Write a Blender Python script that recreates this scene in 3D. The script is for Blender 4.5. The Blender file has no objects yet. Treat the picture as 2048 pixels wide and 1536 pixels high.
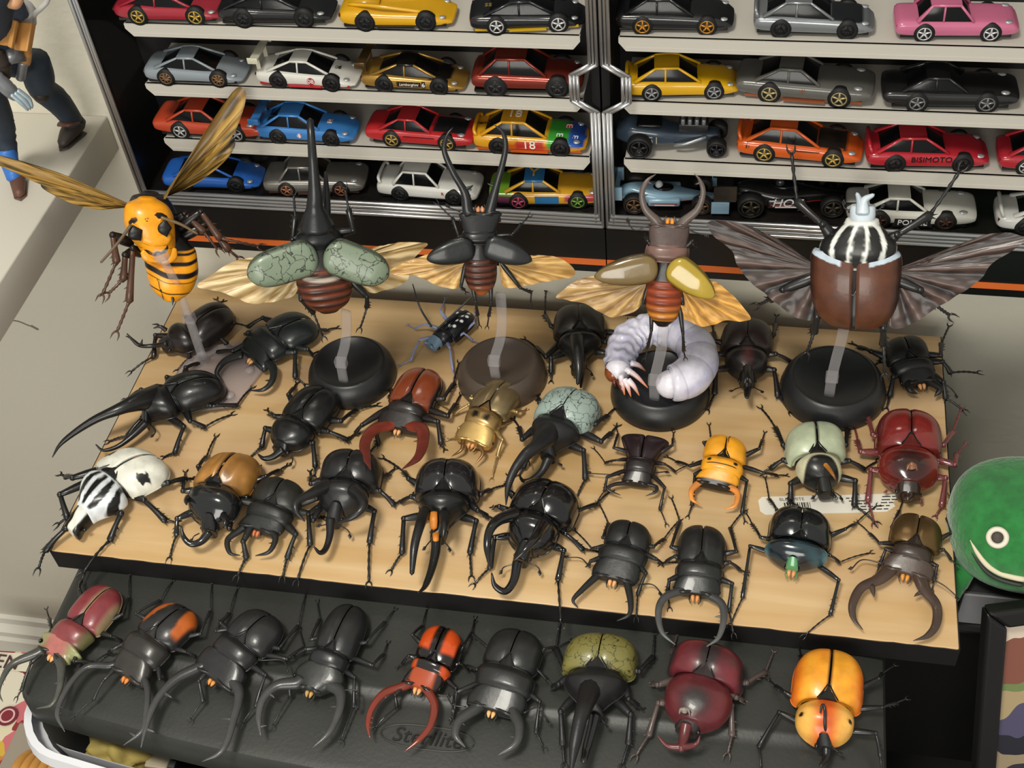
import bpy, bmesh, math, random
import numpy as np
from mathutils import Vector, Matrix, noise
from mathutils.bvhtree import BVHTree
random.seed(7); rng = np.random.default_rng(7)
SC = bpy.context.scene
COL = SC.collection
S = 0.01            # everything below is laid out in centimetres; S turns it into metres

# ------------------------------------------------------------------ camera
FPX = 2579.6
CAMC = np.array([46.175, -44.389, 70.220])
YAW, PITCH, ROLL = -0.26556, 0.82121, -0.11900
_fw = np.array([math.sin(YAW)*math.cos(PITCH), math.cos(YAW)*math.cos(PITCH), -math.sin(PITCH)])
_rt = np.array([math.cos(YAW), -math.sin(YAW), 0.0])
_up = np.cross(_rt, _fw)
CR = _rt*math.cos(ROLL)+_up*math.sin(ROLL)
CU = -_rt*math.sin(ROLL)+_up*math.cos(ROLL)
CF = _fw
cam = bpy.data.cameras.new('camera'); cam_o = bpy.data.objects.new('camera', cam); COL.objects.link(cam_o)
cam.sensor_width = 36.0; cam.lens = FPX/2048*36.0; cam.clip_start = 0.02; cam.clip_end = 50
_m = Matrix.Identity(4)
for i in range(3):
    _m[i][0] = CR[i]; _m[i][1] = CU[i]; _m[i][2] = -CF[i]; _m[i][3] = CAMC[i]*S
cam_o.matrix_world = _m
SC.camera = cam_o

# ------------------------------------------------------------------ light of the room
w = bpy.data.worlds.new('room_light'); SC.world = w; w.use_nodes = True
w.node_tree.nodes['Background'].inputs[0].default_value = (1.0, 0.975, 0.91, 1)
w.node_tree.nodes['Background'].inputs[1].default_value = 0.52
def area_light(name, loc, target, size, size_y, power, col):
    l = bpy.data.lights.new(name, 'AREA'); l.shape = 'RECTANGLE'; l.size = size; l.size_y = size_y
    l.energy = power; l.color = col
    o = bpy.data.objects.new(name, l); COL.objects.link(o)
    o.location = loc
    o.rotation_euler = (Vector(target)-Vector(loc)).to_track_quat('-Z', 'Y').to_euler()
    return o
area_light('ceiling_lamp', (0.0, -0.62, 2.10), (0.30, 0.05, 0.0), 0.46, 0.36, 35.0, (1.0, 0.965, 0.86))
area_light('fill_light', (0.25, -1.9, 0.75), (0.2, 0.2, 0.0), 1.1, 0.8, 23.0, (1.0, 0.975, 0.89))  # added fill from behind the viewer, brightens the wall under the ledge
vs = SC.view_settings
vs.view_transform = 'Standard'; vs.look = 'None'; vs.gamma = 1.0; vs.exposure = 0.0; vs.use_curve_mapping = False

# ------------------------------------------------------------------ pixel <-> place helpers
VIEW = {'A': (60, 650, 600/1843), 'B': (500, 720, 550/1690), 'C': (950, 720, 550/1457), 'D': (1400, 720, 648/1716),
        'E': (0, 1120, 500/1846), 'F': (450, 1180, 550/2048), 'G': (900, 1180, 550/2048), 'H': (1400, 1180, 648/2048),
        '1': (0, 350, 600/2048), '2': (400, 350, 600/2048), '3': (900, 350, 600/2048), '4': (1400, 350, 648/2031),
        'S': (0, 0, 700/2048), 'T': (600, 0, 700/2048), 'R': (1200, 0, 848/2048), 'P': (0, 0, 1.0)}
def vpx(v, p):
    o = VIEW[v]; return (o[0]+p[0]*o[2], o[1]+p[1]*o[2])
def ray(px, py):
    return CF+CR*(px-1024)/FPX+CU*(768-py)/FPX
def at_z(px, py, z):
    d = ray(px, py); return CAMC+d*((z-CAMC[2])/d[2])
def at_y(px, py, y):
    d = ray(px, py); return CAMC+d*((y-CAMC[1])/d[1])
def unit(v):
    v = np.asarray(v, float); return v/np.linalg.norm(v)
class Frame:
    """a thing's own axes: X to its side, Y forward, Z up its back"""
    def __init__(s, O, X, Y, Z):
        s.O = np.asarray(O, float); s.X = unit(X); s.Y = unit(Y); s.Z = unit(Z)
    def px(s, v, p, h):
        d = ray(*vpx(v, p)); t = ((s.O+h*s.Z-CAMC)@s.Z)/(d@s.Z); q = CAMC+d*t-s.O
        return np.array([q@s.X, q@s.Y, q@s.Z])
    def matrix(s):
        m = Matrix.Identity(4)
        for i in range(3):
            m[i][0] = s.X[i]; m[i][1] = s.Y[i]; m[i][2] = s.Z[i]; m[i][3] = s.O[i]*S
        return m

# ------------------------------------------------------------------ materials
def lin(c):
    if isinstance(c, str):
        c = c.lstrip('#'); c = tuple(int(c[i:i+2], 16)/255 for i in (0, 2, 4))
    return tuple(x/12.92 if x <= 0.04045 else ((x+0.055)/1.055)**2.4 for x in c[:3])
MATS = {}
def nodes_of(name):
    m = bpy.data.materials.new(name); m.use_nodes = True
    return m, m.node_tree.nodes, m.node_tree.links, m.node_tree.nodes['Principled BSDF']
def mat(name, col=None, rough=0.5, metal=0.0, spec=0.5, coat=0.0, trans=0.0, alpha=1.0, bump=0.0, bscale=40.0, var=0.0, vscale=20.0, attr=False, sheen=0.0, emit=0.0, ior=1.45):
    if name in MATS: return MATS[name]
    m, N, L, b = nodes_of(name)
    b.inputs['Roughness'].default_value = rough; b.inputs['Metallic'].default_value = metal
    b.inputs['Specular IOR Level'].default_value = spec; b.inputs['Coat Weight'].default_value = coat
    b.inputs['Transmission Weight'].default_value = trans; b.inputs['Alpha'].default_value = alpha
    b.inputs['Sheen Weight'].default_value = sheen; b.inputs['IOR'].default_value = ior
    tc = N.new('ShaderNodeTexCoord')
    src = None
    if attr:
        a = N.new('ShaderNodeAttribute'); a.attribute_name = 'Col'; src = a.outputs['Color']
    else:
        b.inputs['Base Color'].default_value = (*lin(col), 1)
    if var > 0:
        nz = N.new('ShaderNodeTexNoise'); nz.inputs['Scale'].default_value = vscale; nz.inputs['Detail'].default_value = 5
        L.new(tc.outputs['Object'], nz.inputs['Vector'])
        mr = N.new('ShaderNodeMapRange'); mr.inputs['From Min'].default_value = 0.3; mr.inputs['From Max'].default_value = 0.7
        mr.inputs['To Min'].default_value = 1-var; mr.inputs['To Max'].default_value = 1+var
        L.new(nz.outputs['Fac'], mr.inputs['Value'])
        mx = N.new('ShaderNodeMix'); mx.data_type = 'RGBA'; mx.blend_type = 'MULTIPLY'; mx.inputs['Factor'].default_value = 1
        if src: L.new(src, mx.inputs['A'])
        else: mx.inputs['A'].default_value = (*lin(col), 1)
        L.new(mr.outputs['Result'], mx.inputs['B'])
        src = mx.outputs['Result']
    if src: L.new(src, b.inputs['Base Color'])
    if bump > 0:
        nb = N.new('ShaderNodeTexNoise'); nb.inputs['Scale'].default_value = bscale; nb.inputs['Detail'].default_value = 4
        L.new(tc.outputs['Object'], nb.inputs['Vector'])
        bp = N.new('ShaderNodeBump'); bp.inputs['Strength'].default_value = bump; bp.inputs['Distance'].default_value = 0.001
        L.new(nb.outputs['Fac'], bp.inputs['Height']); L.new(bp.outputs['Normal'], b.inputs['Normal'])
    if emit > 0:
        b.inputs['Emission Color'].default_value = (*lin(col), 1); b.inputs['Emission Strength'].default_value = emit
    MATS[name] = m
    return m
def crackle_mat(name, scale, width, dots):
    """painted shell: colour from the mesh, with fine dark scribbled lines and specks"""
    m, N, L, b = nodes_of(name)
    b.inputs['Roughness'].default_value = 0.36; b.inputs['Coat Weight'].default_value = 0.15
    tc = N.new('ShaderNodeTexCoord'); a = N.new('ShaderNodeAttribute'); a.attribute_name = 'Col'
    nz = N.new('ShaderNodeTexNoise'); nz.inputs['Scale'].default_value = scale*0.8; nz.inputs['Detail'].default_value = 4
    L.new(tc.outputs['Object'], nz.inputs['Vector'])
    mp = N.new('ShaderNodeMix'); mp.data_type = 'RGBA'; mp.blend_type = 'LINEAR_LIGHT'; mp.inputs['Factor'].default_value = 0.008
    L.new(tc.outputs['Object'], mp.inputs['A']); L.new(nz.outputs['Color'], mp.inputs['B'])
    vo = N.new('ShaderNodeTexVoronoi'); vo.feature = 'DISTANCE_TO_EDGE'; vo.inputs['Scale'].default_value = scale
    L.new(mp.outputs['Result'], vo.inputs['Vector'])
    lt = N.new('ShaderNodeMath'); lt.operation = 'LESS_THAN'; lt.inputs[1].default_value = width
    L.new(vo.outputs['Distance'], lt.inputs[0])
    n2 = N.new('ShaderNodeTexNoise'); n2.inputs['Scale'].default_value = scale*0.55; n2.inputs['Detail'].default_value = 2
    L.new(tc.outputs['Object'], n2.inputs['Vector'])
    g = N.new('ShaderNodeMath'); g.operation = 'GREATER_THAN'; g.inputs[1].default_value = 0.42
    L.new(n2.outputs['Fac'], g.inputs[0])
    ml = N.new('ShaderNodeMath'); ml.operation = 'MULTIPLY'; L.new(lt.outputs[0], ml.inputs[0]); L.new(g.outputs[0], ml.inputs[1])
    v2 = N.new('ShaderNodeTexVoronoi'); v2.inputs['Scale'].default_value = scale*3.2; L.new(mp.outputs['Result'], v2.inputs['Vector'])
    l2 = N.new('ShaderNodeMath'); l2.operation = 'LESS_THAN'; l2.inputs[1].default_value = dots; L.new(v2.outputs['Distance'], l2.inputs[0])
    mxm = N.new('ShaderNodeMath'); mxm.operation = 'MAXIMUM'; L.new(ml.outputs[0], mxm.inputs[0]); L.new(l2.outputs[0], mxm.inputs[1])
    sc = N.new('ShaderNodeMath'); sc.operation = 'MULTIPLY'; sc.inputs[1].default_value = 0.85; L.new(mxm.outputs[0], sc.inputs[0])
    mx = N.new('ShaderNodeMix'); mx.data_type = 'RGBA'; mx.inputs['B'].default_value = (0.012, 0.014, 0.012, 1)
    L.new(sc.outputs[0], mx.inputs['Factor']); L.new(a.outputs['Color'], mx.inputs['A']); L.new(mx.outputs['Result'], b.inputs['Base Color'])
    MATS[name] = m; return m
mat('shell_satin', attr=True, rough=0.34, coat=0.12, var=0.18, vscale=110, bump=0.16, bscale=160)
mat('shell_matte', attr=True, rough=0.42, var=0.18, vscale=110, bump=0.22, bscale=200)
mat('shell_gloss', attr=True, rough=0.18, coat=0.5, var=0.10, vscale=80, bump=0.10, bscale=90)
mat('shell_metal', attr=True, rough=0.32, metal=0.75, var=0.10, vscale=80, bump=0.05, bscale=250)
crackle_mat('shell_crackle_grey', 120.0, 0.035, 0.10)
crackle_mat('shell_crackle_fine', 150.0, 0.035, 0.05)
crackle_mat('shell_crackle_olive', 140.0, 0.030, 0.12)
mat('wing_film', attr=True, rough=0.38, spec=0.5, coat=0.08)
mat('paint_plain', attr=True, rough=0.45)

# ------------------------------------------------------------------ mesh helpers (centimetres in, metres out)
class MB:
    def __init__(s): s.v = []; s.f = []; s.c = []; s.n = 0
    def add(s, P, F, c=(0.5, 0.5, 0.5)):
        P = np.asarray(P, float).reshape(-1, 3); c = np.asarray(c, float)
        if c.ndim == 1: c = np.tile(c, (len(P), 1))
        s.v.append(P); s.c.append(c)
        s.f += [tuple(i+s.n for i in f) for f in F]; s.n += len(P)
        return s
    def grid(s, P, c=(.5, .5, .5), cu=False, cv=False, flip=False):
        P = np.asarray(P, float); nu, nv = P.shape[:2]; F = []
        for i in range(nu if cu else nu-1):
            i2 = (i+1) % nu
            for j in range(nv if cv else nv-1):
                j2 = (j+1) % nv
                q = (i*nv+j, i2*nv+j, i2*nv+j2, i*nv+j2)
                F.append(q[::-1] if flip else q)
        c = np.asarray(c, float)
        return s.add(P.reshape(-1, 3), F, c.reshape(-1, 3) if c.ndim == 3 else c)
    def box(s, a, b, c=(.5, .5, .5)):
        x0, y0, z0 = a; x1, y1, z1 = b
        P = [(x0,y0,z0),(x1,y0,z0),(x1,y1,z0),(x0,y1,z0),(x0,y0,z1),(x1,y0,z1),(x1,y1,z1),(x0,y1,z1)]
        return s.add(P, [(0,3,2,1),(4,5,6,7),(0,1,5,4),(1,2,6,5),(2,3,7,6),(3,0,4,7)], c)
    def prism(s, poly, z0, z1, c=(.5,.5,.5), axis='z', M=None):
        """polygon (list of 2d) extruded; axis z: (x,y), axis y: (x,z), axis x: (y,z)"""
        n = len(poly); P = []
        for zz in (z0, z1):
            for a, b in poly:
                P.append((a, b, zz) if axis == 'z' else (a, zz, b) if axis == 'y' else (zz, a, b))
        P = np.array(P, float)
        if M is not None: P = P@np.array(M[0]).T+np.array(M[1])
        F = [tuple(range(n))[::-1], tuple(range(n, 2*n))]
        F += [(i, (i+1) % n, n+(i+1) % n, n+i) for i in range(n)]
        return s.add(P, F, c)
    def obj(s, name, m, parent=None, smooth=True, bevel=0.0, bseg=2, auto=None, recalc=True):
        me = bpy.data.meshes.new(name)
        V = np.concatenate(s.v)*S
        me.from_pydata(V.tolist(), [], s.f)
        ca = me.color_attributes.new('Col', 'FLOAT_COLOR', 'POINT')
        cc = np.ones((len(V), 4)); cc[:, :3] = np.clip(np.concatenate(s.c), 0, 1)
        ca.data.foreach_set('color', cc.ravel())
        if recalc:
            bm = bmesh.new(); bm.from_mesh(me); bmesh.ops.recalc_face_normals(bm, faces=bm.faces)
            if bevel > 0:
                es = [e for e in bm.edges if e.calc_face_angle(0) > 0.5]
                bmesh.ops.bevel(bm, geom=es, offset=bevel*S, segments=bseg, affect='EDGES', profile=0.5, clamp_overlap=True)
            bm.to_mesh(me); bm.free()
        if smooth:
            me.polygons.foreach_set('use_smooth', [True]*len(me.polygons))
            if auto: me.set_sharp_from_angle(angle=math.radians(auto))
        me.materials.append(MATS[m] if isinstance(m, str) else m)
        o = bpy.data.objects.new(name, me); COL.objects.link(o)
        if parent is not None: o.parent = parent
        return o
def tag(o, label, cat, group=None, kind=None):
    o['label'] = label
    if cat: o['category'] = cat
    if group: o['group'] = group
    if kind: o['kind'] = kind
    return o
def empty(name, frame=None, loc=None, rz=0.0, label=None, cat=None, group=None):
    o = bpy.data.objects.new(name, None); COL.objects.link(o); o.empty_display_size = 0.01
    if frame is not None: o.matrix_world = frame.matrix()
    elif loc is not None:
        o.location = [x*S for x in loc]; o.rotation_euler = (0, 0, rz)
    if label: tag(o, label, cat, group)
    return o
def spline(P, n):
    """Catmull-Rom through the rows of P, n samples, roughly even"""
    P = np.asarray(P, float)
    if len(P) == 2:
        t = np.linspace(0, 1, n)[:, None]; return P[0]*(1-t)+P[1]*t
    Q = np.vstack([2*P[0]-P[1], P, 2*P[-1]-P[-2]])
    d = np.linalg.norm(np.diff(P[:, :min(3, P.shape[1])], axis=0), axis=1)+1e-9
    cum = np.concatenate([[0], np.cumsum(d)]); ts = np.linspace(0, cum[-1], n)
    out = []
    for t in ts:
        i = min(max(np.searchsorted(cum, t, 'right')-1, 0), len(P)-2); u = (t-cum[i])/d[i]
        p0, p1, p2, p3 = Q[i], Q[i+1], Q[i+2], Q[i+3]
        out.append(0.5*((2*p1)+(-p0+p2)*u+(2*p0-5*p1+4*p2-p3)*u*u+(-p0+3*p1-3*p2+p3)*u**3))
    return np.array(out)
def tube(mb, P, R, n=10, c=(.5,.5,.5), flat=1.0, up=(0, 0, 1), tip=True, samples=None, c2=None):
    """tapered tube through P with radii R; flat squeezes it along the up side"""
    P = np.asarray(P, float); R = np.asarray(R, float)
    if R.ndim == 0: R = np.full(len(P), float(R))
    if len(R) != len(P): R = np.interp(np.linspace(0, 1, len(P)), np.linspace(0, 1, len(R)), R)
    if samples:
        Q = spline(np.column_stack([P, R]), samples); P = Q[:, :3]; R = np.maximum(Q[:, 3], 0.004)
    T = np.gradient(P, axis=0); T /= np.linalg.norm(T, axis=1)[:, None]+1e-9
    up = np.asarray(up, float); rings = []
    a = np.linspace(0, 2*math.pi, n, endpoint=False)
    side0 = None
    for p, r, t in zip(P, R, T):
        sd = np.cross(t, up)
        if np.linalg.norm(sd) < 0.15 and side0 is not None: sd = side0-t*(side0@t)
        elif np.linalg.norm(sd) < 0.15: sd = np.cross(t, (0.3, 1, 0.1))
        sd = sd/np.linalg.norm(sd)
        if side0 is not None and sd@side0 < 0: sd = -sd
        side0 = sd; u2 = np.cross(sd, t)
        rings.append(p+r*(np.cos(a)[:, None]*sd+flat*np.sin(a)[:, None]*u2))
    rings = np.array(rings)
    cs = np.tile(np.asarray(c, float), (len(P), n, 1))
    if c2 is not None:
        k = np.linspace(0, 1, len(P))[:, None, None]; cs = cs*(1-k)+np.asarray(c2, float)*k
    b = mb.n
    mb.grid(rings, cs, cv=True)
    m = len(P)
    mb.add([P[0]-T[0]*R[0]*0.3, P[-1]+T[-1]*R[-1]*(1.0 if tip else 0.2)], [], np.array([cs[0, 0], cs[-1, 0]]))
    i0 = mb.n-2
    mb.f += [(i0, b+(j+1) % n, b+j) for j in range(n)]
    mb.f += [(i0+1, b+(m-1)*n+j, b+(m-1)*n+(j+1) % n) for j in range(n)]
    return mb
def ball(mb, c, r, col=(.5,.5,.5), nu=10, nv=14, axes=None):
    r = np.asarray(r, float)*np.ones(3)
    th = np.linspace(0.001, math.pi-0.001, nu); ph = np.linspace(0, 2*math.pi, nv, endpoint=False)
    P = np.stack([np.sin(th)[:, None]*np.cos(ph), np.sin(th)[:, None]*np.sin(ph), np.cos(th)[:, None]*np.ones(nv)], -1)*r
    if axes is not None: P = P@np.asarray(axes, float)
    return mb.grid(P+np.asarray(c, float), col, cv=True)
def loft(mb, st, n=40, m=28, c=(.5,.5,.5), colf=None, pw=2.3, pb=2.0, mid=0.35, cap=0.05, modz=None):
    """body running along Y: st rows = (y, half width, z top, z bottom, centre x)"""
    st = np.array([tuple(r)+(0,)*(5-len(r)) for r in st], float)
    Q = spline(st, n) if len(st) > 2 else np.array([st[0]*(1-t)+st[1]*t for t in np.linspace(0, 1, n)])
    L = abs(st[-1, 0]-st[0, 0])*cap; sg = np.sign(st[-1, 0]-st[0, 0])
    def shrunk(q, k, dy):
        zm = q[3]+mid*(q[2]-q[3]); return np.array([q[0]+dy, q[1]*k, zm+(q[2]-zm)*k, zm+(q[3]-zm)*k, q[4]])
    pre = [shrunk(Q[0], k, -sg*L*d) for k, d in ((0.02, 1.0), (0.5, 0.9), (0.8, 0.62), (0.94, 0.3))]
    post = [shrunk(Q[-1], k, sg*L*d) for k, d in ((0.94, 0.3), (0.8, 0.62), (0.5, 0.9), (0.02, 1.0))]
    Q = np.vstack([pre, Q, post])
    a = np.linspace(0, 2*math.pi, m, endpoint=False); ca, sa = np.cos(a), np.sin(a)
    X = np.sign(ca)*np.abs(ca)**(2/pw); ZT = np.where(sa > 0, np.abs(sa)**(2/pw), -np.abs(sa)**(2/pb))
    hw, zt, zb, y, cx = Q[:, 1:2], Q[:, 2:3], Q[:, 3:4], Q[:, 0:1], Q[:, 4:5]
    zm = zb+mid*(zt-zb)
    P = np.stack([cx+hw*X, y+0*X, np.where(ZT > 0, zm+(zt-zm)*ZT, zm+(zm-zb)*ZT)], -1)
    if modz is not None: P = modz(P)
    col = colf(P) if colf is not None else c
    mb.grid(P, col, cv=True)
    return mb

# ------------------------------------------------------------------ beetles
K = lin('#18191b'); K2 = lin('#222324'); BRN = lin('#2b201c'); PEACH = lin('#e0a36a'); ORANGE = lin('#e07a28')
def pattern(P, f):
    """colour every point of a shell with f(x, y, z) -> rgb"""
    sh = P.shape[:-1]; q = P.reshape(-1, 3)
    return np.array([f(*p) for p in q]).reshape(*sh, 3)
def mixc(a, b, k):
    k = max(0.0, min(1.0, k)); return tuple(x*(1-k)+y*k for x, y in zip(a, b))
def sstep(a, b, x):
    t = max(0.0, min(1.0, (x-a)/(b-a))); return t*t*(3-2*t)
def nz(x, y, z=0.0): return noise.noise(Vector((x, y, z)))
def elytron(mb, side, yF, yR, hw, zb, zt, xF=0.0, xR=0.0, w0=0.80, vf=0.16, vr=0.42, pr=2.3, pw=2.5, c=K, colf=None, gap=0.04, n=34, m=20, flare=0.0, rib=0.0, trunc=0.0):
    v = 0.5-0.5*np.cos(np.linspace(0, math.pi, n)); v = v*(1-trunc)
    sf = (1-(1-np.clip(v/vf, 0, 1))**2)**0.5
    sr = np.clip(1-(np.clip(v-vr, 0, 1)/(1-vr))**pr, 0, 1)**(1/pr)
    ww = hw*(w0+(1-w0)*sf)*sr*(1+flare*(v-0.5))
    hz = (0.80+0.20*np.sin(np.clip(v/0.35, 0, 1)*math.pi/2))*np.clip(1-(np.clip(v-0.35, 0, 1)/0.65)**2.4, 0, 1)**0.5
    hz = np.maximum(hz, 0.02)
    u = np.linspace(0, 1, m); ph = u*math.pi/2
    X = np.sin(ph)**(2/pw); Zc = np.cos(ph)**(2/pw); Zc[-1] = 0
    y = yF+(yR-yF)*v; cx = xF+(xR-xF)*v
    x = cx[:, None]+side*(gap+ww[:, None]*X)
    z = zb+(zt-zb)*hz[:, None]*Zc
    z = z-0.11*np.exp(-(ww[:, None]*X/0.07)**2)
    if rib: z = z+rib*np.sin(X*math.pi*4.5)*np.sin(v*math.pi)[:, None]*Zc
    P = np.stack([x, y[:, None]+0*x, z], -1)
    lip = P[:, -1:].copy(); lip[..., 2] -= 0.16; lip[..., 0] -= side*0.06
    P = np.concatenate([P, lip], 1)
    pre = P[:1].copy(); pre[..., 2] = zb-0.1+(pre[..., 2]-zb)*0.2; pre[..., 1] += 0.02
    P = np.concatenate([pre, P], 0)
    Cc = colf(P) if colf else np.tile(np.asarray(c, float), P.shape[:2]+(1,)).reshape(*P.shape)
    mb.grid(P, Cc)
    k = P.shape[1]//2; tube(mb, P[1, :-2]+np.array([0, .01, -.02]), .045, n=6, c=Cc[1, k]*.8, tip=False)
    tube(mb, P[1:-2, -2], .05, n=6, c=Cc[P.shape[0]//3, -2]*.8, tip=False)
    return mb
PRON = {'stag': [(0, .84), (.1, .97), (.35, 1.0), (.75, .97), (.92, .90), (1, .82)],
        'rhino': [(0, .72), (.13, .94), (.33, 1.0), (.58, .97), (.78, .84), (.92, .64), (1, .44)],
        'herc': [(0, .80), (.14, .98), (.32, 1.0), (.55, .84), (.75, .58), (.9, .42), (1, .32)],
        'goliath': [(0, .60), (.12, .93), (.28, 1.0), (.5, .90), (.72, .66), (.9, .46), (1, .40)],
        'goliathfly': [(0, .18), (.08, .50), (.2, .84), (.36, 1.0), (.55, .95), (.75, .70), (.9, .48), (1, .42)],
        'wide': [(0, .72), (.12, .90), (.30, 1.0), (.52, .97), (.75, .78), (.92, .52), (1, .36)]}
def claw_leg(root, att, knee, tib, foot, rf, col, colt, m, spikes=3, flat=0.8):
    att, knee, tib, foot = (np.asarray(q, float) for q in (att, knee, tib, foot))
    mb = MB(); midp = (att+knee)/2+np.array([0, 0, 0.05])
    tube(mb, [att, midp, knee], [rf*0.9, rf*1.15, rf*0.75], n=9, c=col, samples=7, flat=flat)
    ball(mb, knee, rf*0.80, col, 6, 8)
    o = mb.obj('leg', m, root)
    mb = MB(); q = knee*0.5+tib*0.5+np.array([0, 0, 0.08])
    tube(mb, [knee, q, tib], [rf*0.58, rf*0.64, rf*0.88], n=8, c=colt, samples=7, flat=flat)
    d = unit(tib-knee); sd = np.cross(d, (0, 0, 1)); sd = sd/(np.linalg.norm(sd)+1e-6)
    for k in range(spikes):
        t = 0.45+0.5*k/max(spikes-1, 1); b = knee*(1-t)+tib*t; s2 = 1 if k % 2 else -1
        if spikes <= 3: s2 = np.sign(sd[0]*att[0]+1e-6)
        tube(mb, [b, b+(sd*s2*0.8+d*0.6)*rf*1.5], [rf*0.32, 0.015], n=5, c=colt)
    tube(mb, [tib-d*rf*0.3, tib+(d*1.0+sd*0.5)*rf*1.3], [rf*0.28, 0.012], n=5, c=colt)
    mb.obj('tibia', m, o)
    mb = MB(); ln = np.linalg.norm(foot-tib); sag = np.array([0, 0, 0.06*ln])
    pts, rr = [], []
    for k in range(11):
        t = k/10; pts.append(tib*(1-t)+foot*t+sag*math.sin(t*math.pi)); rr.append(rf*(0.34 if k % 2 else 0.20)+0.01)
    tube(mb, pts, rr, n=6, c=colt)
    d = unit(foot-tib)
    sd = np.cross(d, (0, 0, 1)); sd = sd/(np.linalg.norm(sd)+1e-6)
    cl = rf*1.5+0.08
    for s2 in (-1, 1):
        tube(mb, [foot, foot+(d*0.6+sd*s2*0.6)*cl*0.6+np.array([0, 0, .03]), foot+(d*1.15+sd*s2*0.42)*cl-np.array([0, 0, .03])], [rf*0.22+.01, rf*0.18+.01, 0.012], n=5, c=colt, samples=5)
    mb.obj('tarsus', m, o)
    return o
def mandible_mesh(P, r0, col, teeth=(), c2=None, flat=0.75, prof=None, cx=0.0):
    mb = MB(); P = np.asarray(P, float)
    prof = prof or [1.0, 0.86, 0.74, 0.62, 0.45, 0.10]
    Q = spline(P, 30); R = r0*np.interp(np.linspace(0, 1, 30), np.linspace(0, 1, len(prof)), prof)
    tube(mb, Q, R, n=12, c=col, flat=flat, c2=c2)
    T = np.gradient(Q, axis=0); T /= np.linalg.norm(T, axis=1)[:, None]
    for t, ln, *ang in teeth:
        i = int(t*29); nrm = np.array([-T[i, 1], T[i, 0], 0]); nrm /= np.linalg.norm(nrm)+1e-6
        if nrm[0]*(cx-Q[i, 0]) < 0: nrm = -nrm
        a = ang[0] if ang else 0.0
        d = unit(nrm+T[i]*a)
        cc = np.array(col) if c2 is None else np.array(col)*(1-t)+np.array(c2)*t
        b = Q[i]+nrm*R[i]*0.45
        tube(mb, [b, b+d*ln*0.6, b+d*ln+T[i]*0.04], [max(ln*0.24, .07), max(ln*0.16, .05), 0.015], n=7, c=cc, flat=0.7, samples=5)
    return mb
ROOTS = []
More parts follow.
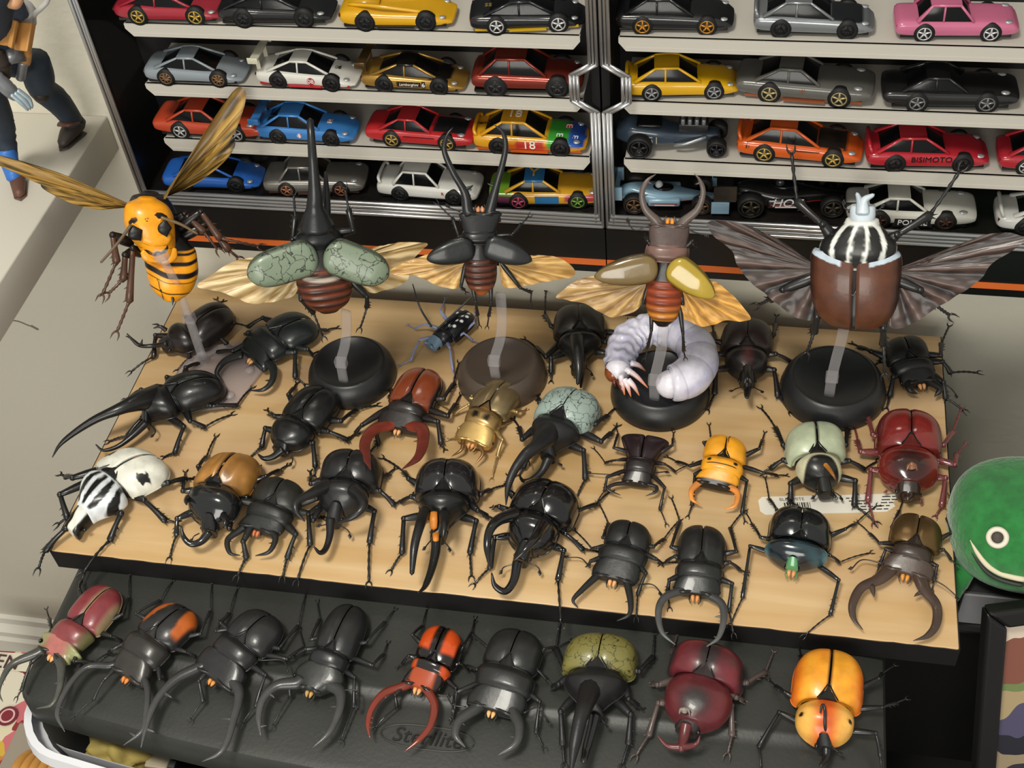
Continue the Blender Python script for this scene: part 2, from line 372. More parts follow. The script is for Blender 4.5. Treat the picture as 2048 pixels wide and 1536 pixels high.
def beetle(name, label, v, E, J, H, F, we, wp, wh, he=2.0, zg=0.0, kind='stag', col=K, ecol=None, pcol=None, hcol=None, mcol=None, mcol2=None, lcol=None, tcol=None,
           m='shell_satin', em=None, ecolf=None, pcolf=None, hcolf=None, epar=None, ppar=None, legs=(), mand=None, mr=0.28, teeth=((), ()), mflat=0.75, mprof=None, mh=(0.45, 0.40),
           horns=(), ant=(), mouth=None, rf=0.25, scut=None, pw=None, frame=None, zb=0.75, hz=(0.8, 0.5), hpar=None, eyes=True, pz=None, group=None, spikes=3, nres=1, eshift=0.0):
    ecol = ecol or col; pcol = pcol or col; hcol = hcol or col; mcol = mcol or hcol; lcol = lcol or col; tcol = tcol or lcol; em = em or m
    if frame is None:
        e = at_z(*vpx(v, E), zg+0.55*he); f = at_z(*vpx(v, F), zg+0.5*he)
        Y = unit([f[0]-e[0], f[1]-e[1], 0]); Z = np.array([0, 0, 1.0]); X = np.cross(Y, Z)
        O = (e+f)/2; O[2] = zg
        frame = Frame(O, X, Y, Z)
    fr = frame
    group = group or ('toy beetles on the bin lid' if zg < -1 else 'toy beetles on the pine board' if abs(fr.Z[2]) > .99 else 'flying beetles on clear rods')
    root = empty(name, fr, label=label, cat='beetle', group=group)
    pE = fr.px(v, E, 0.55*he); pJ = fr.px(v, J, 0.92*he); pH = fr.px(v, H, hz[0]*he); pF = fr.px(v, F, hz[1]*he)
    # shells
    ep = dict(zb=zb, zt=he, pw=2.5, n=34*nres, m=20*nres); ep.update(epar or {})
    for s in (-1, 1):
        mb = MB(); elytron(mb, s, pJ[1]-0.04+eshift, pE[1], we/2, xF=pJ[0], xR=pE[0], c=ecol, colf=ecolf and (lambda P, s=s: pattern(P, lambda x, y, z: ecolf(x, y, z, s, pJ, pE, we/2))), **ep)
        mb.obj('elytron', em, root)
    mb = MB(); L = pJ[1]-pE[1]
    loft(mb, [(pE[1]+0.06*L, we*0.16, zb+0.1, 0.42, pE[0]), (pE[1]+0.25*L, we*0.38, zb+0.15, 0.32, pE[0]*.75+pJ[0]*.25), (pJ[1]-0.3*L, we*0.44, zb+0.2, 0.30, pE[0]*.3+pJ[0]*.7), (pJ[1]+0.05, we*0.36, he*0.75, 0.34, pJ[0])], n=20, m=18, c=lcol)
    mb.obj('abdomen', m, root)
    if scut is not False:
        sc = scut or (0.13*we, 0.19*we); mb = MB(); zt = he*0.91
        P = [(pJ[0]-sc[0], pJ[1]+0.10, zt-0.06), (pJ[0]+sc[0], pJ[1]+0.10, zt-0.06), (pJ[0], pJ[1]-sc[1]-0.02, zt+0.02*he), (pJ[0], pJ[1]+0.05, zt+0.09),
             (pJ[0]-sc[0], pJ[1]+0.10, zt-0.3), (pJ[0]+sc[0], pJ[1]+0.10, zt-0.3), (pJ[0], pJ[1]-sc[1], zt-0.25)]
        mb.add(P, [(0, 1, 3), (1, 2, 3), (2, 0, 3), (0, 4, 5, 1), (1, 5, 6, 2), (2, 6, 4, 0), (4, 6, 5)], pcol)
        tube(mb, [(pJ[0]-sc[0]*1.12, pJ[1]+.06, zt-.02), (pJ[0]-sc[0]*.6, pJ[1]-sc[1]*.45, zt+.03), (pJ[0], pJ[1]-sc[1]*1.12, zt+.03*he), (pJ[0]+sc[0]*.6, pJ[1]-sc[1]*.45, zt+.03), (pJ[0]+sc[0]*1.12, pJ[1]+.06, zt-.02)], .05, n=6, c=np.array(K)*.5, samples=18)
        mb.obj('scutellum', m, root, smooth=False)
    # pronotum
    out = PRON[kind if kind in PRON else 'stag']; pp = dict(top=(0.86, 0.98, 0.95, 0.80), pw=2.4, bot=0.38); pp.update(ppar or {})
    st = []; ln = pH[1]-pJ[1]-0.10
    tp = np.interp([o[0] for o in out], np.linspace(0, 1, len(pp['top'])), pp['top'])
    for (t, wf), tt in zip(out, tp):
        st.append((pJ[1]+0.06+ln*t, wp/2*wf, he*tt, pp['bot'], pJ[0]*(1-t)+pH[0]*t))
    mb = MB(); loft(mb, st, n=30*nres, m=36*nres, c=pcol, pw=pp['pw'], mid=0.3, colf=pcolf and (lambda P: pattern(P, lambda x, y, z: pcolf(x, y, z, pJ, pH, wp/2))), modz=pp.get('modz'))
    def rim(q, top=True):
        y, hw, zt_, zb_, cx_ = q; zm_ = zb_+.3*(zt_-zb_); th = np.linspace(.05, math.pi-.05, 25); e = 2/pp['pw']
        return np.array([(cx_+hw*np.sign(math.cos(t))*abs(math.cos(t))**e, y, zm_+(zt_-zm_)*math.sin(t)**e) for t in th])
    ce = np.array(pcol)*.8; mid_ = [q for q in st]
    Q_ = spline(np.array(st), 24)
    for s in (-1, 1):
        if not pcolf: tube(mb, np.column_stack([Q_[:, 4]+s*Q_[:, 1]*1.0, Q_[:, 0], Q_[:, 3]+.3*(Q_[:, 2]-Q_[:, 3])]), .06, n=7, c=pcol, tip=False)
    if not pcolf:
        tube(mb, rim(st[0]), .055, n=7, c=pcol, tip=False)
        if kind == 'stag': tube(mb, rim(st[-1]), .05, n=7, c=pcol, tip=False)
    mb.obj('pronotum', pp.get('mat', m), root)
    # head
    hp = dict(pw=2.8, prof=[(0, .86), (.2, .96), (.6, 1.0), (.9, .95), (1, .86)], zt=(hz[0]*0.95, hz[1]), zbm=0.35); hp.update(hpar or {})
    st = []; ln = pF[1]-pH[1]+0.15
    for t, wf in hp['prof']:
        st.append((pH[1]-0.12+ln*t, wh/2*wf, he*(hp['zt'][0]*(1-t)+hp['zt'][1]*t)+0.1, hp['zbm'], pH[0]*(1-t)+pF[0]*t))
    mb = MB(); loft(mb, st, n=22*nres, m=30*nres, c=hcol, pw=hp['pw'], mid=0.3, colf=hcolf and (lambda P: pattern(P, lambda x, y, z: hcolf(x, y, z, pH, pF, wh/2))), modz=hp.get('modz'))
    if kind == 'stag':
        hy, hz_ = pF[1]+.02, he*hp['zt'][1]+.06; fw = wh*.43*hp['prof'][-1][1]/.86
        tube(mb, [(pF[0]-fw, hy, hz_-.12), (pF[0]-fw*.6, hy+.06, hz_+.05), (pF[0]-fw*.2, hy-.10, hz_), (pF[0]+fw*.2, hy-.10, hz_), (pF[0]+fw*.6, hy+.06, hz_+.05), (pF[0]+fw, hy, hz_-.12)], [.08, .12, .09, .09, .12, .08], n=8, c=hcol, samples=26)
    head = mb.obj('head', hp.get('mat', m), root)
    if eyes:
        for s in (-1, 1):
            mb = MB(); ball(mb, (pF[0]*.55+pH[0]*.45+s*wh*0.47, pH[1]*0.45+pF[1]*0.55, he*hz[1]*0.75), (0.13, 0.17, 0.15), lin('#0a0a0a'), 8, 10)
            mb.obj('eye', 'shell_gloss', head)
    if mouth:
        mb = MB()
        for s in (-1, 1):
            tube(mb, [(pF[0]+s*0.13, pF[1]-0.05, he*hz[1]*0.7), (pF[0]+s*0.15, pF[1]+0.18, he*hz[1]*0.72), (pF[0]+s*0.11, pF[1]+0.38, he*hz[1]*0.6)], [0.11, 0.14, 0.06], n=8, c=mouth, samples=6)
            tube(mb, [(pF[0]+s*0.28, pF[1]-0.05, he*hz[1]*0.6), (pF[0]+s*0.36, pF[1]+0.25, he*hz[1]*0.6), (pF[0]+s*0.25, pF[1]+0.5, he*hz[1]*0.5)], [0.05, 0.045, 0.03], n=6, c=hcol, samples=6)
        mb.obj('mouthparts', 'shell_satin', head)['label'] = 'small orange mouthparts'
    if mand:
        for P, tt in zip(mand, teeth):
            k = len(P); pts = [fr.px(v, p, he*(mh[0]*(1-i/(k-1))+mh[1]*i/(k-1))+0.12*math.sin(i/(k-1)*math.pi)) for i, p in enumerate(P)]
            base = pts[0]+np.array([(pF[0]-pts[0][0])*0.15, -0.35, 0]); pts = [base]+pts
            mandible_mesh(pts, mr, mcol, tt, mcol2, mflat, mprof, cx=pF[0]).obj('mandible', m, root)
    for hn in horns:
        P = [fr.px(v, q[:2], q[2]) for q in hn['p']]
        mb = MB(); Q = spline(P, 26); R = np.interp(np.linspace(0, 1, 26), np.linspace(0, 1, len(hn['r'])), hn['r'])
        tube(mb, Q, R, n=12, c=hn.get('c', col), c2=hn.get('c2'), flat=hn.get('flat', 0.9))
        for t, ln, d in hn.get('teeth', ()):
            i = int(t*25); tube(mb, [Q[i], Q[i]+np.array(d)*ln], [max(0.28*ln, 0.06), 0.02], n=7, c=hn.get('c', col))
        for (t, q) in hn.get('fork', ()):
            i = int(t*25); pts = [Q[i]]+[fr.px(v, a[:2], a[2]) for a in q]
            tube(mb, pts, [R[i]*0.9, R[i]*0.65, 0.03], n=8, c=hn.get('c', col), samples=10)
        mb.obj('horn', hn.get('m', m), root)
    for an in ant:
        P = [fr.px(v, q[:2], (q[2] if len(q) > 2 else 0.5*he)) for q in an]
        mb = MB(); tube(mb, P, [0.05, 0.045, 0.045], n=6, c=tcol, samples=12)
        d = unit(P[-1]-P[-2]); sd = unit(np.cross(d, (0, 0, 1))+1e-6)
        for k in range(3):
            b = P[-1]-d*0.1*k; tube(mb, [b, b+d*0.08+sd*0.16], [0.055, 0.04], n=6, c=tcol)
        mb.obj('antenna', m, root)
    # legs
    done = set(); hwp = wp/2
    ya = {'f': pJ[1]+0.45*(pH[1]-pJ[1]), 'm': pJ[1]-0.10*L, 'h': pJ[1]-0.36*L}
    xa = {'f': hwp*0.55, 'm': we*0.32, 'h': we*0.34}
    todo = []
    for lg in legs:
        k = lg[0]; pts = lg[1:]
        knee = fr.px(v, pts[0], 0.95); foot = fr.px(v, pts[-1], 0.07)
        if len(pts) == 3: tib = fr.px(v, pts[1], 0.32)
        else: tib = knee*0.42+foot*0.58; tib[2] = 0.34
        s = lg[0].isupper() and 1 or (1 if knee[0] > (pJ[0] if k != 'f' else pH[0]*.5+pJ[0]*.5) else -1)
        k = k.lower(); done.add((k, s)); todo.append((k, s, knee, tib, foot))
    for k in 'fmh':
        for s in (-1, 1):
            if (k, s) in done: continue
            dy = {'f': 0.9, 'm': -0.3, 'h': -1.3}[k]; x0 = xa[k]
            knee = np.array([pJ[0]+s*(we/2+0.75), ya[k]+dy*0.6, 0.95]); foot = np.array([pJ[0]+s*(we/2+1.5), ya[k]+dy*2.0, 0.07])
            tib = knee*.4+foot*.6; tib[2] = 0.34; todo.append((k, s, knee, tib, foot))
    for k, s, knee, tib, foot in todo:
        cx = pJ[0] if k != 'f' else pJ[0]*.55+pH[0]*.45
        claw_leg(root, (cx+s*xa[k], ya[k], 0.62), knee, tib, foot, rf*(1.05 if k == 'f' else 1.0), lcol, tcol, m, spikes)
    ROOTS.append(root)
    return root, fr, dict(E=pE, J=pJ, H=pH, F=pF, head=head)

# ------------------------------------------------------------------ setting
WALL_Y = 28.8; FLOOR_Z = -72.0
def wood_mat(name, c1, c2, c3):
    m, N, L, b = nodes_of(name)
    b.inputs['Roughness'].default_value = 0.46; b.inputs['Specular IOR Level'].default_value = 0.4
    tc = N.new('ShaderNodeTexCoord'); mp = N.new('ShaderNodeMapping'); mp.inputs['Scale'].default_value = (1.1, 14.0, 14.0)
    L.new(tc.outputs['Object'], mp.inputs['Vector'])
    n1 = N.new('ShaderNodeTexNoise'); n1.inputs['Scale'].default_value = 4.5; n1.inputs['Detail'].default_value = 8; n1.inputs['Distortion'].default_value = 0.35
    L.new(mp.outputs['Vector'], n1.inputs['Vector'])
    r1 = N.new('ShaderNodeValToRGB'); r1.color_ramp.elements[0].position = 0.30; r1.color_ramp.elements[0].color = (*lin(c2), 1)
    r1.color_ramp.elements[1].position = 0.62; r1.color_ramp.elements[1].color = (*lin(c1), 1)
    L.new(n1.outputs['Fac'], r1.inputs['Fac'])
    m2 = N.new('ShaderNodeMapping'); m2.inputs['Scale'].default_value = (0.5, 4.0, 4.0); L.new(tc.outputs['Object'], m2.inputs['Vector'])
    n2 = N.new('ShaderNodeTexNoise'); n2.inputs['Scale'].default_value = 4.0; n2.inputs['Detail'].default_value = 3
    L.new(m2.outputs['Vector'], n2.inputs['Vector'])
    r2 = N.new('ShaderNodeValToRGB'); r2.color_ramp.elements[0].position = 0.42; r2.color_ramp.elements[0].color = (0, 0, 0, 1)
    r2.color_ramp.elements[1].position = 0.70; r2.color_ramp.elements[1].color = (1, 1, 1, 1); L.new(n2.outputs['Fac'], r2.inputs['Fac'])
    mx = N.new('ShaderNodeMix'); mx.data_type = 'RGBA'; mx.inputs['B'].default_value = (*lin(c3), 1)
    mu = N.new('ShaderNodeMath'); mu.operation = 'MULTIPLY'; mu.inputs[1].default_value = 0.45; L.new(r2.outputs['Color'], mu.inputs[0])
    L.new(mu.outputs[0], mx.inputs['Factor']); L.new(r1.outputs['Color'], mx.inputs['A']); L.new(mx.outputs['Result'], b.inputs['Base Color'])
    MATS[name] = m; return m
wood_mat('pine_wood', '#c6a87d', '#b6925f', '#c39e7e')
mat('wall_paint', '#cbc6b6', rough=0.75, bump=0.35, bscale=160, var=0.02, vscale=6)
mat('white_paint', '#b9b4a9', rough=0.5, bump=0.06, bscale=60)
mat('trim_paint', '#d8d4c8', rough=0.4)
mat('floor_board', '#4a3a2d', rough=0.5, var=0.25, vscale=5)
mat('black_paint', '#0e0d0d', rough=0.55, bump=0.15, bscale=120, var=0.2, vscale=30)
mat('lid_plastic', '#2c2d2a', rough=0.42, bump=0.10, bscale=400, var=0.22, vscale=14)
mat('case_black', '#0c0c0d', rough=0.35, var=0.2, vscale=10)
mat('case_inner', '#101012', rough=0.5)
mat('shelf_white', '#c9c4ba', rough=0.45)
mat('chrome_trim', '#b9b9b9', rough=0.30, metal=0.85)
mat('orange_strip', '#c8622a', rough=0.4)
def clear_mat(name, tint, white, lo, hi):
    m, N, L, b = nodes_of(name); b.inputs['Base Color'].default_value = (*lin(white), 1); b.inputs['Roughness'].default_value = .12; b.inputs['Specular IOR Level'].default_value = 1.0
    tr = N.new('ShaderNodeBsdfTransparent'); tr.inputs[0].default_value = (*lin(tint), 1)
    lw = N.new('ShaderNodeLayerWeight'); lw.inputs['Blend'].default_value = .35; mr = N.new('ShaderNodeMapRange'); mr.inputs['To Min'].default_value = lo; mr.inputs['To Max'].default_value = hi; L.new(lw.outputs['Facing'], mr.inputs['Value'])
    mx = N.new('ShaderNodeMixShader'); L.new(mr.outputs['Result'], mx.inputs[0]); L.new(tr.outputs[0], mx.inputs[1]); L.new(b.outputs[0], mx.inputs[2]); L.new(mx.outputs[0], N['Material Output'].inputs[0]); MATS[name] = m
clear_mat('clear_plastic', '#f8f7f8', '#e0dee0', .04, .42); clear_mat('smoke_clear', '#f4f0f0', '#cbc2c2', .26, .5)
def pane_mat():
    m, N, L, b = nodes_of('case_glass'); N.remove(b)
    tr = N.new('ShaderNodeBsdfTransparent'); tr.inputs[0].default_value = (.97, .97, .97, 1); gl = N.new('ShaderNodeBsdfGlossy'); gl.inputs['Roughness'].default_value = .02
    fz = N.new('ShaderNodeLayerWeight'); fz.inputs['Blend'].default_value = .15; ml = N.new('ShaderNodeMath'); ml.operation = 'MULTIPLY'; ml.inputs[1].default_value = .30
    mx = N.new('ShaderNodeMixShader'); L.new(fz.outputs['Fresnel'], ml.inputs[0]); L.new(ml.outputs[0], mx.inputs[0]); L.new(tr.outputs[0], mx.inputs[1]); L.new(gl.outputs[0], mx.inputs[2]); L.new(mx.outputs[0], N['Material Output'].inputs[0])
    MATS['case_glass'] = m
pane_mat()
def struct(o): o['kind'] = 'structure'; return o
mb = MB(); mb.box((-130, WALL_Y, FLOOR_Z), (150, WALL_Y+4, 60)); struct(mb.obj('wall_back', 'wall_paint', smooth=False))
mb = MB(); mb.box((-130, -150, FLOOR_Z-3), (150, WALL_Y, FLOOR_Z)); struct(mb.obj('floor', 'floor_board', smooth=False))
mb = MB(); mb.prism([(WALL_Y, FLOOR_Z), (WALL_Y-1.6, FLOOR_Z), (WALL_Y-1.6, FLOOR_Z+7.0), (WALL_Y-1.3, FLOOR_Z+7.6), (WALL_Y-1.3, FLOOR_Z+8.6), (WALL_Y-0.6, FLOOR_Z+9.6), (WALL_Y-0.5, FLOOR_Z+10.6), (WALL_Y, FLOOR_Z+10.8)], -130, 150, axis='x')
struct(mb.obj('baseboard_back', 'trim_paint', smooth=False))
# the white wall ledge at the side
mb = MB(); mb.box((-34, 4, 12.2), (-2.6, WALL_Y, 15.3)); o = mb.obj('wall_ledge', 'white_paint', bevel=0.12)
tag(o, 'thick white painted ledge on the wall that the toy figure stands on', 'ledge')
# pine board with blackened edges
mb = MB(); mb.box((0, 0, -1.84), (60, 26.72, 0)); top = mb.obj('pine_board', 'pine_wood', bevel=0.08)
tag(top, 'pale pine board with black edges that carries the upper rows of toy beetles', 'board')
random.seed(3)
def wavy(n, a, b, amp): return [(a+(b-a)*i/n, random.uniform(0.2, 1)*amp) for i in range(n+1)]
mb = MB()
poly = [(60.06, 0.0), (60.06, -1.86), (-0.06, -1.86), (-0.06, 0.0)]+[(x, -0.02-0.09*q) for x, q in wavy(80, 0.1, 59.9, 1.0)]
mb.prism([(x, z) for x, z in poly], -0.07, 0.03, axis='y'); mb.obj('front_edge', 'black_paint', top, smooth=False)
mb = MB(); mb.box((60.0-0.02, 0.02, -1.86), (60.07, 26.74, -0.06)); mb.obj('side_edge', 'black_paint', top, smooth=False)
mb = MB(); mb.box((-0.07, 0.02, -1.86), (0.02, 26.74, -0.06)); mb.obj('side_edge', 'black_paint', top, smooth=False)
# lid of the storage bin
def rrect(x0, y0, x1, y1, r, n=6):
    P = []
    for cx, cy, a0 in ((x1-r, y1-r, 0), (x0+r, y1-r, 90), (x0+r, y0+r, 180), (x1-r, y0+r, 270)):
        for i in range(n+1):
            a = math.radians(a0+90*i/n); P.append((cx+r*math.cos(a), cy+r*math.sin(a)))
    return np.array(P)
LZ = -1.9
def ring(x0, y0, x1, y1, r, z, bow=2.4):
    q = rrect(x0, y0, x1, y1, r)
    lo = np.column_stack([np.linspace(x0+r, x1-r, 14)[1:-1], np.full(12, y0)]); i = 3*7
    q = np.vstack([q[:i], lo, q[i:]])
    k = np.clip((5-q[:, 1])/12, 0, 1); q[:, 1] -= k*bow*np.clip(1-((q[:, 0]-29)/28)**2, 0, 1)
    return np.column_stack([q, np.full(len(q), z)])
lid = empty('bin_lid', loc=(0, 0, 0), label='dark grey plastic storage bin lid with the front row of beetles on it', cat='lid')
mb = MB(); rings = [(3.3, -5.6, 53.4, 24, .8, LZ), (3.0, -5.9, 53.7, 24.3, .9, LZ-0.02), (2.8, -6.1, 53.9, 24.5, 1.0, LZ-0.16), (2.4, -6.7, 54.5, 25, 1.1, LZ-0.19), (1.5, -9.0, 55.4, 26, 1.0, LZ-0.40), (1.1, -9.6, 55.8, 26.2, 1.2, LZ-0.55), (.8, -9.9, 56.0, 26.3, 1.4, LZ-1.0), (.7, -10.0, 56.1, 26.4, 1.4, LZ-2.9), (1.1, -9.6, 55.8, 26.2, 1.2, LZ-3.0)]
R = np.array([ring(*r, .6 if i < 4 else 2.4) for i, r in enumerate(rings)]); mb.grid(R, cv=True)
mb.f.append(tuple(range(R.shape[1]))); mb.f.append(tuple(range((len(rings)-1)*R.shape[1], len(rings)*R.shape[1]))[::-1])
mb.obj('cover', 'lid_plastic', lid, auto=40)
def text_mesh(txt, size, depth=0.0, shear=0.0, space=1.0, align='CENTER'):
    cu = bpy.data.curves.new('lettering', 'FONT'); cu.body = txt; cu.size = size; cu.extrude = depth; cu.shear = shear; cu.space_character = space
    cu.align_x = align; cu.align_y = 'CENTER'; cu.resolution_u = 3
    o = bpy.data.objects.new('lettering', cu); COL.objects.link(o)
    me = bpy.data.meshes.new_from_object(o.evaluated_get(bpy.context.evaluated_depsgraph_get()))
    V = np.array([tuple(q.co) for q in me.vertices]); F = [tuple(p.vertices) for p in me.polygons]
    bpy.data.objects.remove(o); bpy.data.curves.remove(cu); bpy.data.meshes.remove(me)
    return V, F
c = at_z(855, 1477, LZ-0.35); mb = MB()
V, F = text_mesh('Sterilite', 1.35, 0.05, 0.2); V[:, 0] *= 1.05
slope = math.atan2(-0.34, 4.7)
V = V+np.array([c[0], c[1]-0.05, LZ]); V[:, 2] += -.155-(-7.3-V[:, 1])*.0512; mb.add(V, F)
mb.obj('lettering', mat('lid_letter', '#161717', rough=0.35), lid, smooth=False)
mb = MB(); a = np.linspace(0, 2*math.pi, 48, endpoint=False)
tube(mb, np.column_stack([c[0]+2.95*np.sign(np.cos(a))*np.abs(np.cos(a))**0.7, c[1]+0.75*np.sin(a), LZ-.18-(-7.3-(c[1]+0.75*np.sin(a)))*.0512]), 0.06, n=6)
mb.obj('logo_border', 'lid_plastic', lid)
# pale bin under the lid
binr = empty('storage_bin', loc=(0, 0, 0), label='translucent white storage bin standing open under the dark lid', cat='bin')
mb = MB(); rings = [(0.9, -11.6, 55, 24, 3, -4.95), (0.4, -12.0, 55.4, 24.4, 3.2, -5.05), (0.2, -12.2, 55.6, 24.5, 3.3, -6.0), (0.7, -11.8, 55, 24, 3, -6.25), (1.3, -11.2, 54.5, 23.5, 3, -6.35), (6.5, -6, 49, 20, 2.5, FLOOR_Z+0.2)]
R = np.array([ring(*r) for r in rings]); mb.grid(R, cv=True); mb.f.append(tuple(range(5*R.shape[1], 6*R.shape[1])))
inner = np.array([ring(1.4, -11.1, 54.5, 23.5, 3, -5.0), ring(6.8, -5.7, 48.7, 19.7, 2.3, FLOOR_Z+0.8)])
mb.grid(inner, cv=True)
mb.obj('tub', mat('bin_plastic', '#cfd0d4', rough=0.35, bump=0.05, bscale=80), binr, auto=35)

# ------------------------------------------------------------------ the toy beetles on the board
RB = lin('#7a3a22'); GOLD = lin('#b08a4a')
def n2(x, y, s=1.0, o=0.0): return nz(x*s+o, y*s, o)
# 1 dark rhinoceros beetle behind the hornet's stand
beetle('rhinoceros_beetle', 'dark brown forked-horn rhinoceros beetle under the hornet by the clear stand', '1', (1575, 905), (1290, 1030), (1150, 1105), (1100, 1150), 3.4, 3.0, 1.3, he=2.4, kind='rhino', col=lin('#1b1615'),
  legs=[('f', (1062, 1095), (1050, 1240), (900, 1340)), ('f', (1295, 1190), (1292, 1250), (1215, 1330)), ('m', (1480, 1095), (1600, 1185)), ('h', (1600, 1010), (1480, 850))],
  horns=[dict(p=[(1140, 1150, 1.5), (1050, 1165, 1.2), (960, 1165, 1.4), (905, 1125, 1.9), (868, 1085, 2.3)], r=[.26, .2, .17, .15, .06], fork=[(.66, [(965, 1150, 1.8), (972, 1120, 2.1)]), (.85, [(885, 1110, 1.9), (858, 1100, 1.9)])]),
         dict(p=[(1135, 1060, 2.2), (1095, 1035, 2.5), (1050, 1045, 2.5)], r=[.2, .14, .05], fork=[(.6, [(1075, 1020, 2.5), (1040, 1020, 2.4)])])])
# 2 heavy black stag
beetle('stag_beetle', 'broad black stag beetle with thick curled jaws over the clear hexagon plate', '2', (770, 985), (505, 1065), (385, 1150), (350, 1245), 3.8, 3.9, 3.7, he=1.9, col=lin('#1c2021'), mouth=PEACH,
  mand=[[(255, 1235), (165, 1275), (115, 1350), (150, 1405)], [(440, 1275), (500, 1320), (490, 1410), (430, 1465), (345, 1472)]], mr=.40, teeth=([(.75, .25)], [(.62, .45), (.45, .2)]),
  legs=[('h', (430, 975), (330, 1035), (190, 1010)), ('m', (330, 1075), (315, 1080)), ('h', (790, 1065), (860, 1060), (935, 1045)), ('m', (735, 1190), (765, 1225), (830, 1200)), ('f', (650, 1210), (650, 1380), (715, 1430)), ('f', (225, 1200), (120, 1210), (60, 1245))])
# 3 long-horned black Hercules type
beetle('hercules_beetle', 'long black horned beetle whose horn sticks out past the board edge', 'A', (1180, 335), (850, 385), (690, 500), (700, 585), 3.5, 3.3, 1.2, he=2.5, kind='herc', col=lin('#151617'),
  horns=[dict(p=[(800, 425, 1.5), (640, 480, 2.55), (540, 520, 2.8), (400, 580, 2.6), (260, 670, 2.2), (180, 740, 1.8), (138, 812, 1.4)], r=[.9, .85, .52, .36, .28, .2, .04], teeth=[(.50, .32, (0, .2, -1)), (.42, .15, (0.3, .2, -1))]),
         dict(p=[(715, 600, 1.3), (630, 680, 1.1), (540, 745, .9), (450, 770, 1.0), (405, 735, 1.5)], r=[.32, .26, .2, .16, .05], teeth=[(.42, .2, (0, 0, 1)), (.6, .2, (0, .2, 1))])],
  ant=[[(740, 610, .9), (770, 650, .8), (755, 685, .8)]],
  legs=[('f', (945, 625), (890, 785), (825, 812)), ('m', (985, 590), (1072, 628), (1235, 553)), ('h', (1110, 498), (1270, 495), (1360, 390)), ('f', (690, 570), (600, 680), (490, 715))])
# 4 plain black rhino
beetle('rhinoceros_beetle', 'plain black short-horned beetle in front of the black dish stand', 'B', (485, 165), (285, 340), (185, 490), (175, 545), 3.6, 3.3, 1.3, he=2.3, kind='rhino', col=lin('#111213'),
  horns=[dict(p=[(200, 550, 1.2), (140, 595, .9), (85, 605, .9), (50, 580, 1.3)], r=[.32, .26, .2, .06])], ant=[[(235, 570, .8), (262, 610, .6), (252, 645, .6)]],
  legs=[('f', (95, 420), (72, 535), (5, 595)), ('m', (150, 345), (105, 308)), ('m', (480, 440), (600, 492), (650, 455)), ('f', (388, 510), (402, 655), (395, 710)), ('h', (560, 375), (650, 310), (778, 280))])
# 5 red-brown stag
def ec5(x, y, z, s, J, E, hw): return mixc(RB, K, sstep(.10, .0, abs(x))+sstep(hw*.88, hw, abs(x)))
beetle('stag_beetle', 'chestnut-winged stag beetle with big red curved jaws between the two round stands', 'B', (1090, 50), (965, 245), (930, 320), (905, 415), 3.4, 2.9, 3.5, he=1.9, col=lin('#211c1b'), ecolf=ec5, em='shell_gloss', hcol=lin('#25201e'), mcol=lin('#7c3122'), mcol2=lin('#54241e'),
  mand=[[(860, 400), (765, 425), (710, 500), (712, 590), (742, 672)], [(975, 400), (1055, 425), (1062, 510), (1030, 600), (935, 672)]], mr=.50, mh=(.5, 1.45), mflat=.5, mprof=[1, 1, .9, .8, .6, .08], teeth=([(.48, .5), (.65, .15), (.72, .15), (.8, .15)], [(.5, .5), (.65, .15), (.72, .15), (.8, .15)]), mouth=PEACH,
  legs=[('f', (775, 450), (790, 515), (740, 560)), ('m', (690, 400), (620, 475)), ('h', (865, 250), (862, 190)), ('h', (1190, 238), (1250, 150), (1285, 20)), ('m', (1215, 345), (1295, 215)), ('f', (1155, 380), (1175, 515), (1195, 550))])
# 6 blue-spotted longhorn
def ec6(x, y, z, s, J, E, hw):
    k = 0
    for i, (a, b) in enumerate(((.3, .15), (.65, .2), (.35, .38), (.7, .45), (.3, .6), (.6, .68), (.35, .82))):
        d = ((abs(x)/hw-a)*hw)**2+((y-(J[1]+(E[1]-J[1])*b)))**2
        k = max(k, sstep(.16, .10, math.sqrt(d)))
    return mixc(lin('#101217'), lin('#d8d8d8'), k)
r6, f6, q6 = beetle('longhorn_beetle', 'small blue-legged longhorn beetle with white-spotted black back and long feelers', '2', (1850, 935), (1680, 1050), (1615, 1100), (1565, 1160), 1.9, 1.5, 1.25, he=1.6, col=lin('#12141b'), ecolf=ec6, nres=2, lcol=lin('#7b83a6'), hcol=lin('#5d7486'), rf=.13, scut=False, zb=.6, epar=dict(vr=.5, w0=.9), spikes=0,
  legs=[('f', (1500, 1125), (1440, 1265), (1368, 1300)), ('f', (1705, 1180), (1725, 1330), (1735, 1378)), ('m', (1800, 1080), (1900, 1150)), ('m', (1540, 1020), (1470, 1050), (1422, 1028)), ('h', (1870, 1010), (1880, 930)), ('h', (1640, 930), (1675, 845))])
for P in ([(1580, 1035, 1.5), (1500, 900, 2.6), (1452, 745, 3.4)], [(1625, 1050, 1.5), (1750, 930, 2.4), (1880, 805, 3.2)]):
    mb = MB(); q = [f6.px('2', a[:2], a[2]) for a in P]; tube(mb, q, [.09, .075, .04], n=7, c=lin('#1c1e23'), samples=22); mb.obj('antenna', 'shell_satin', r6)
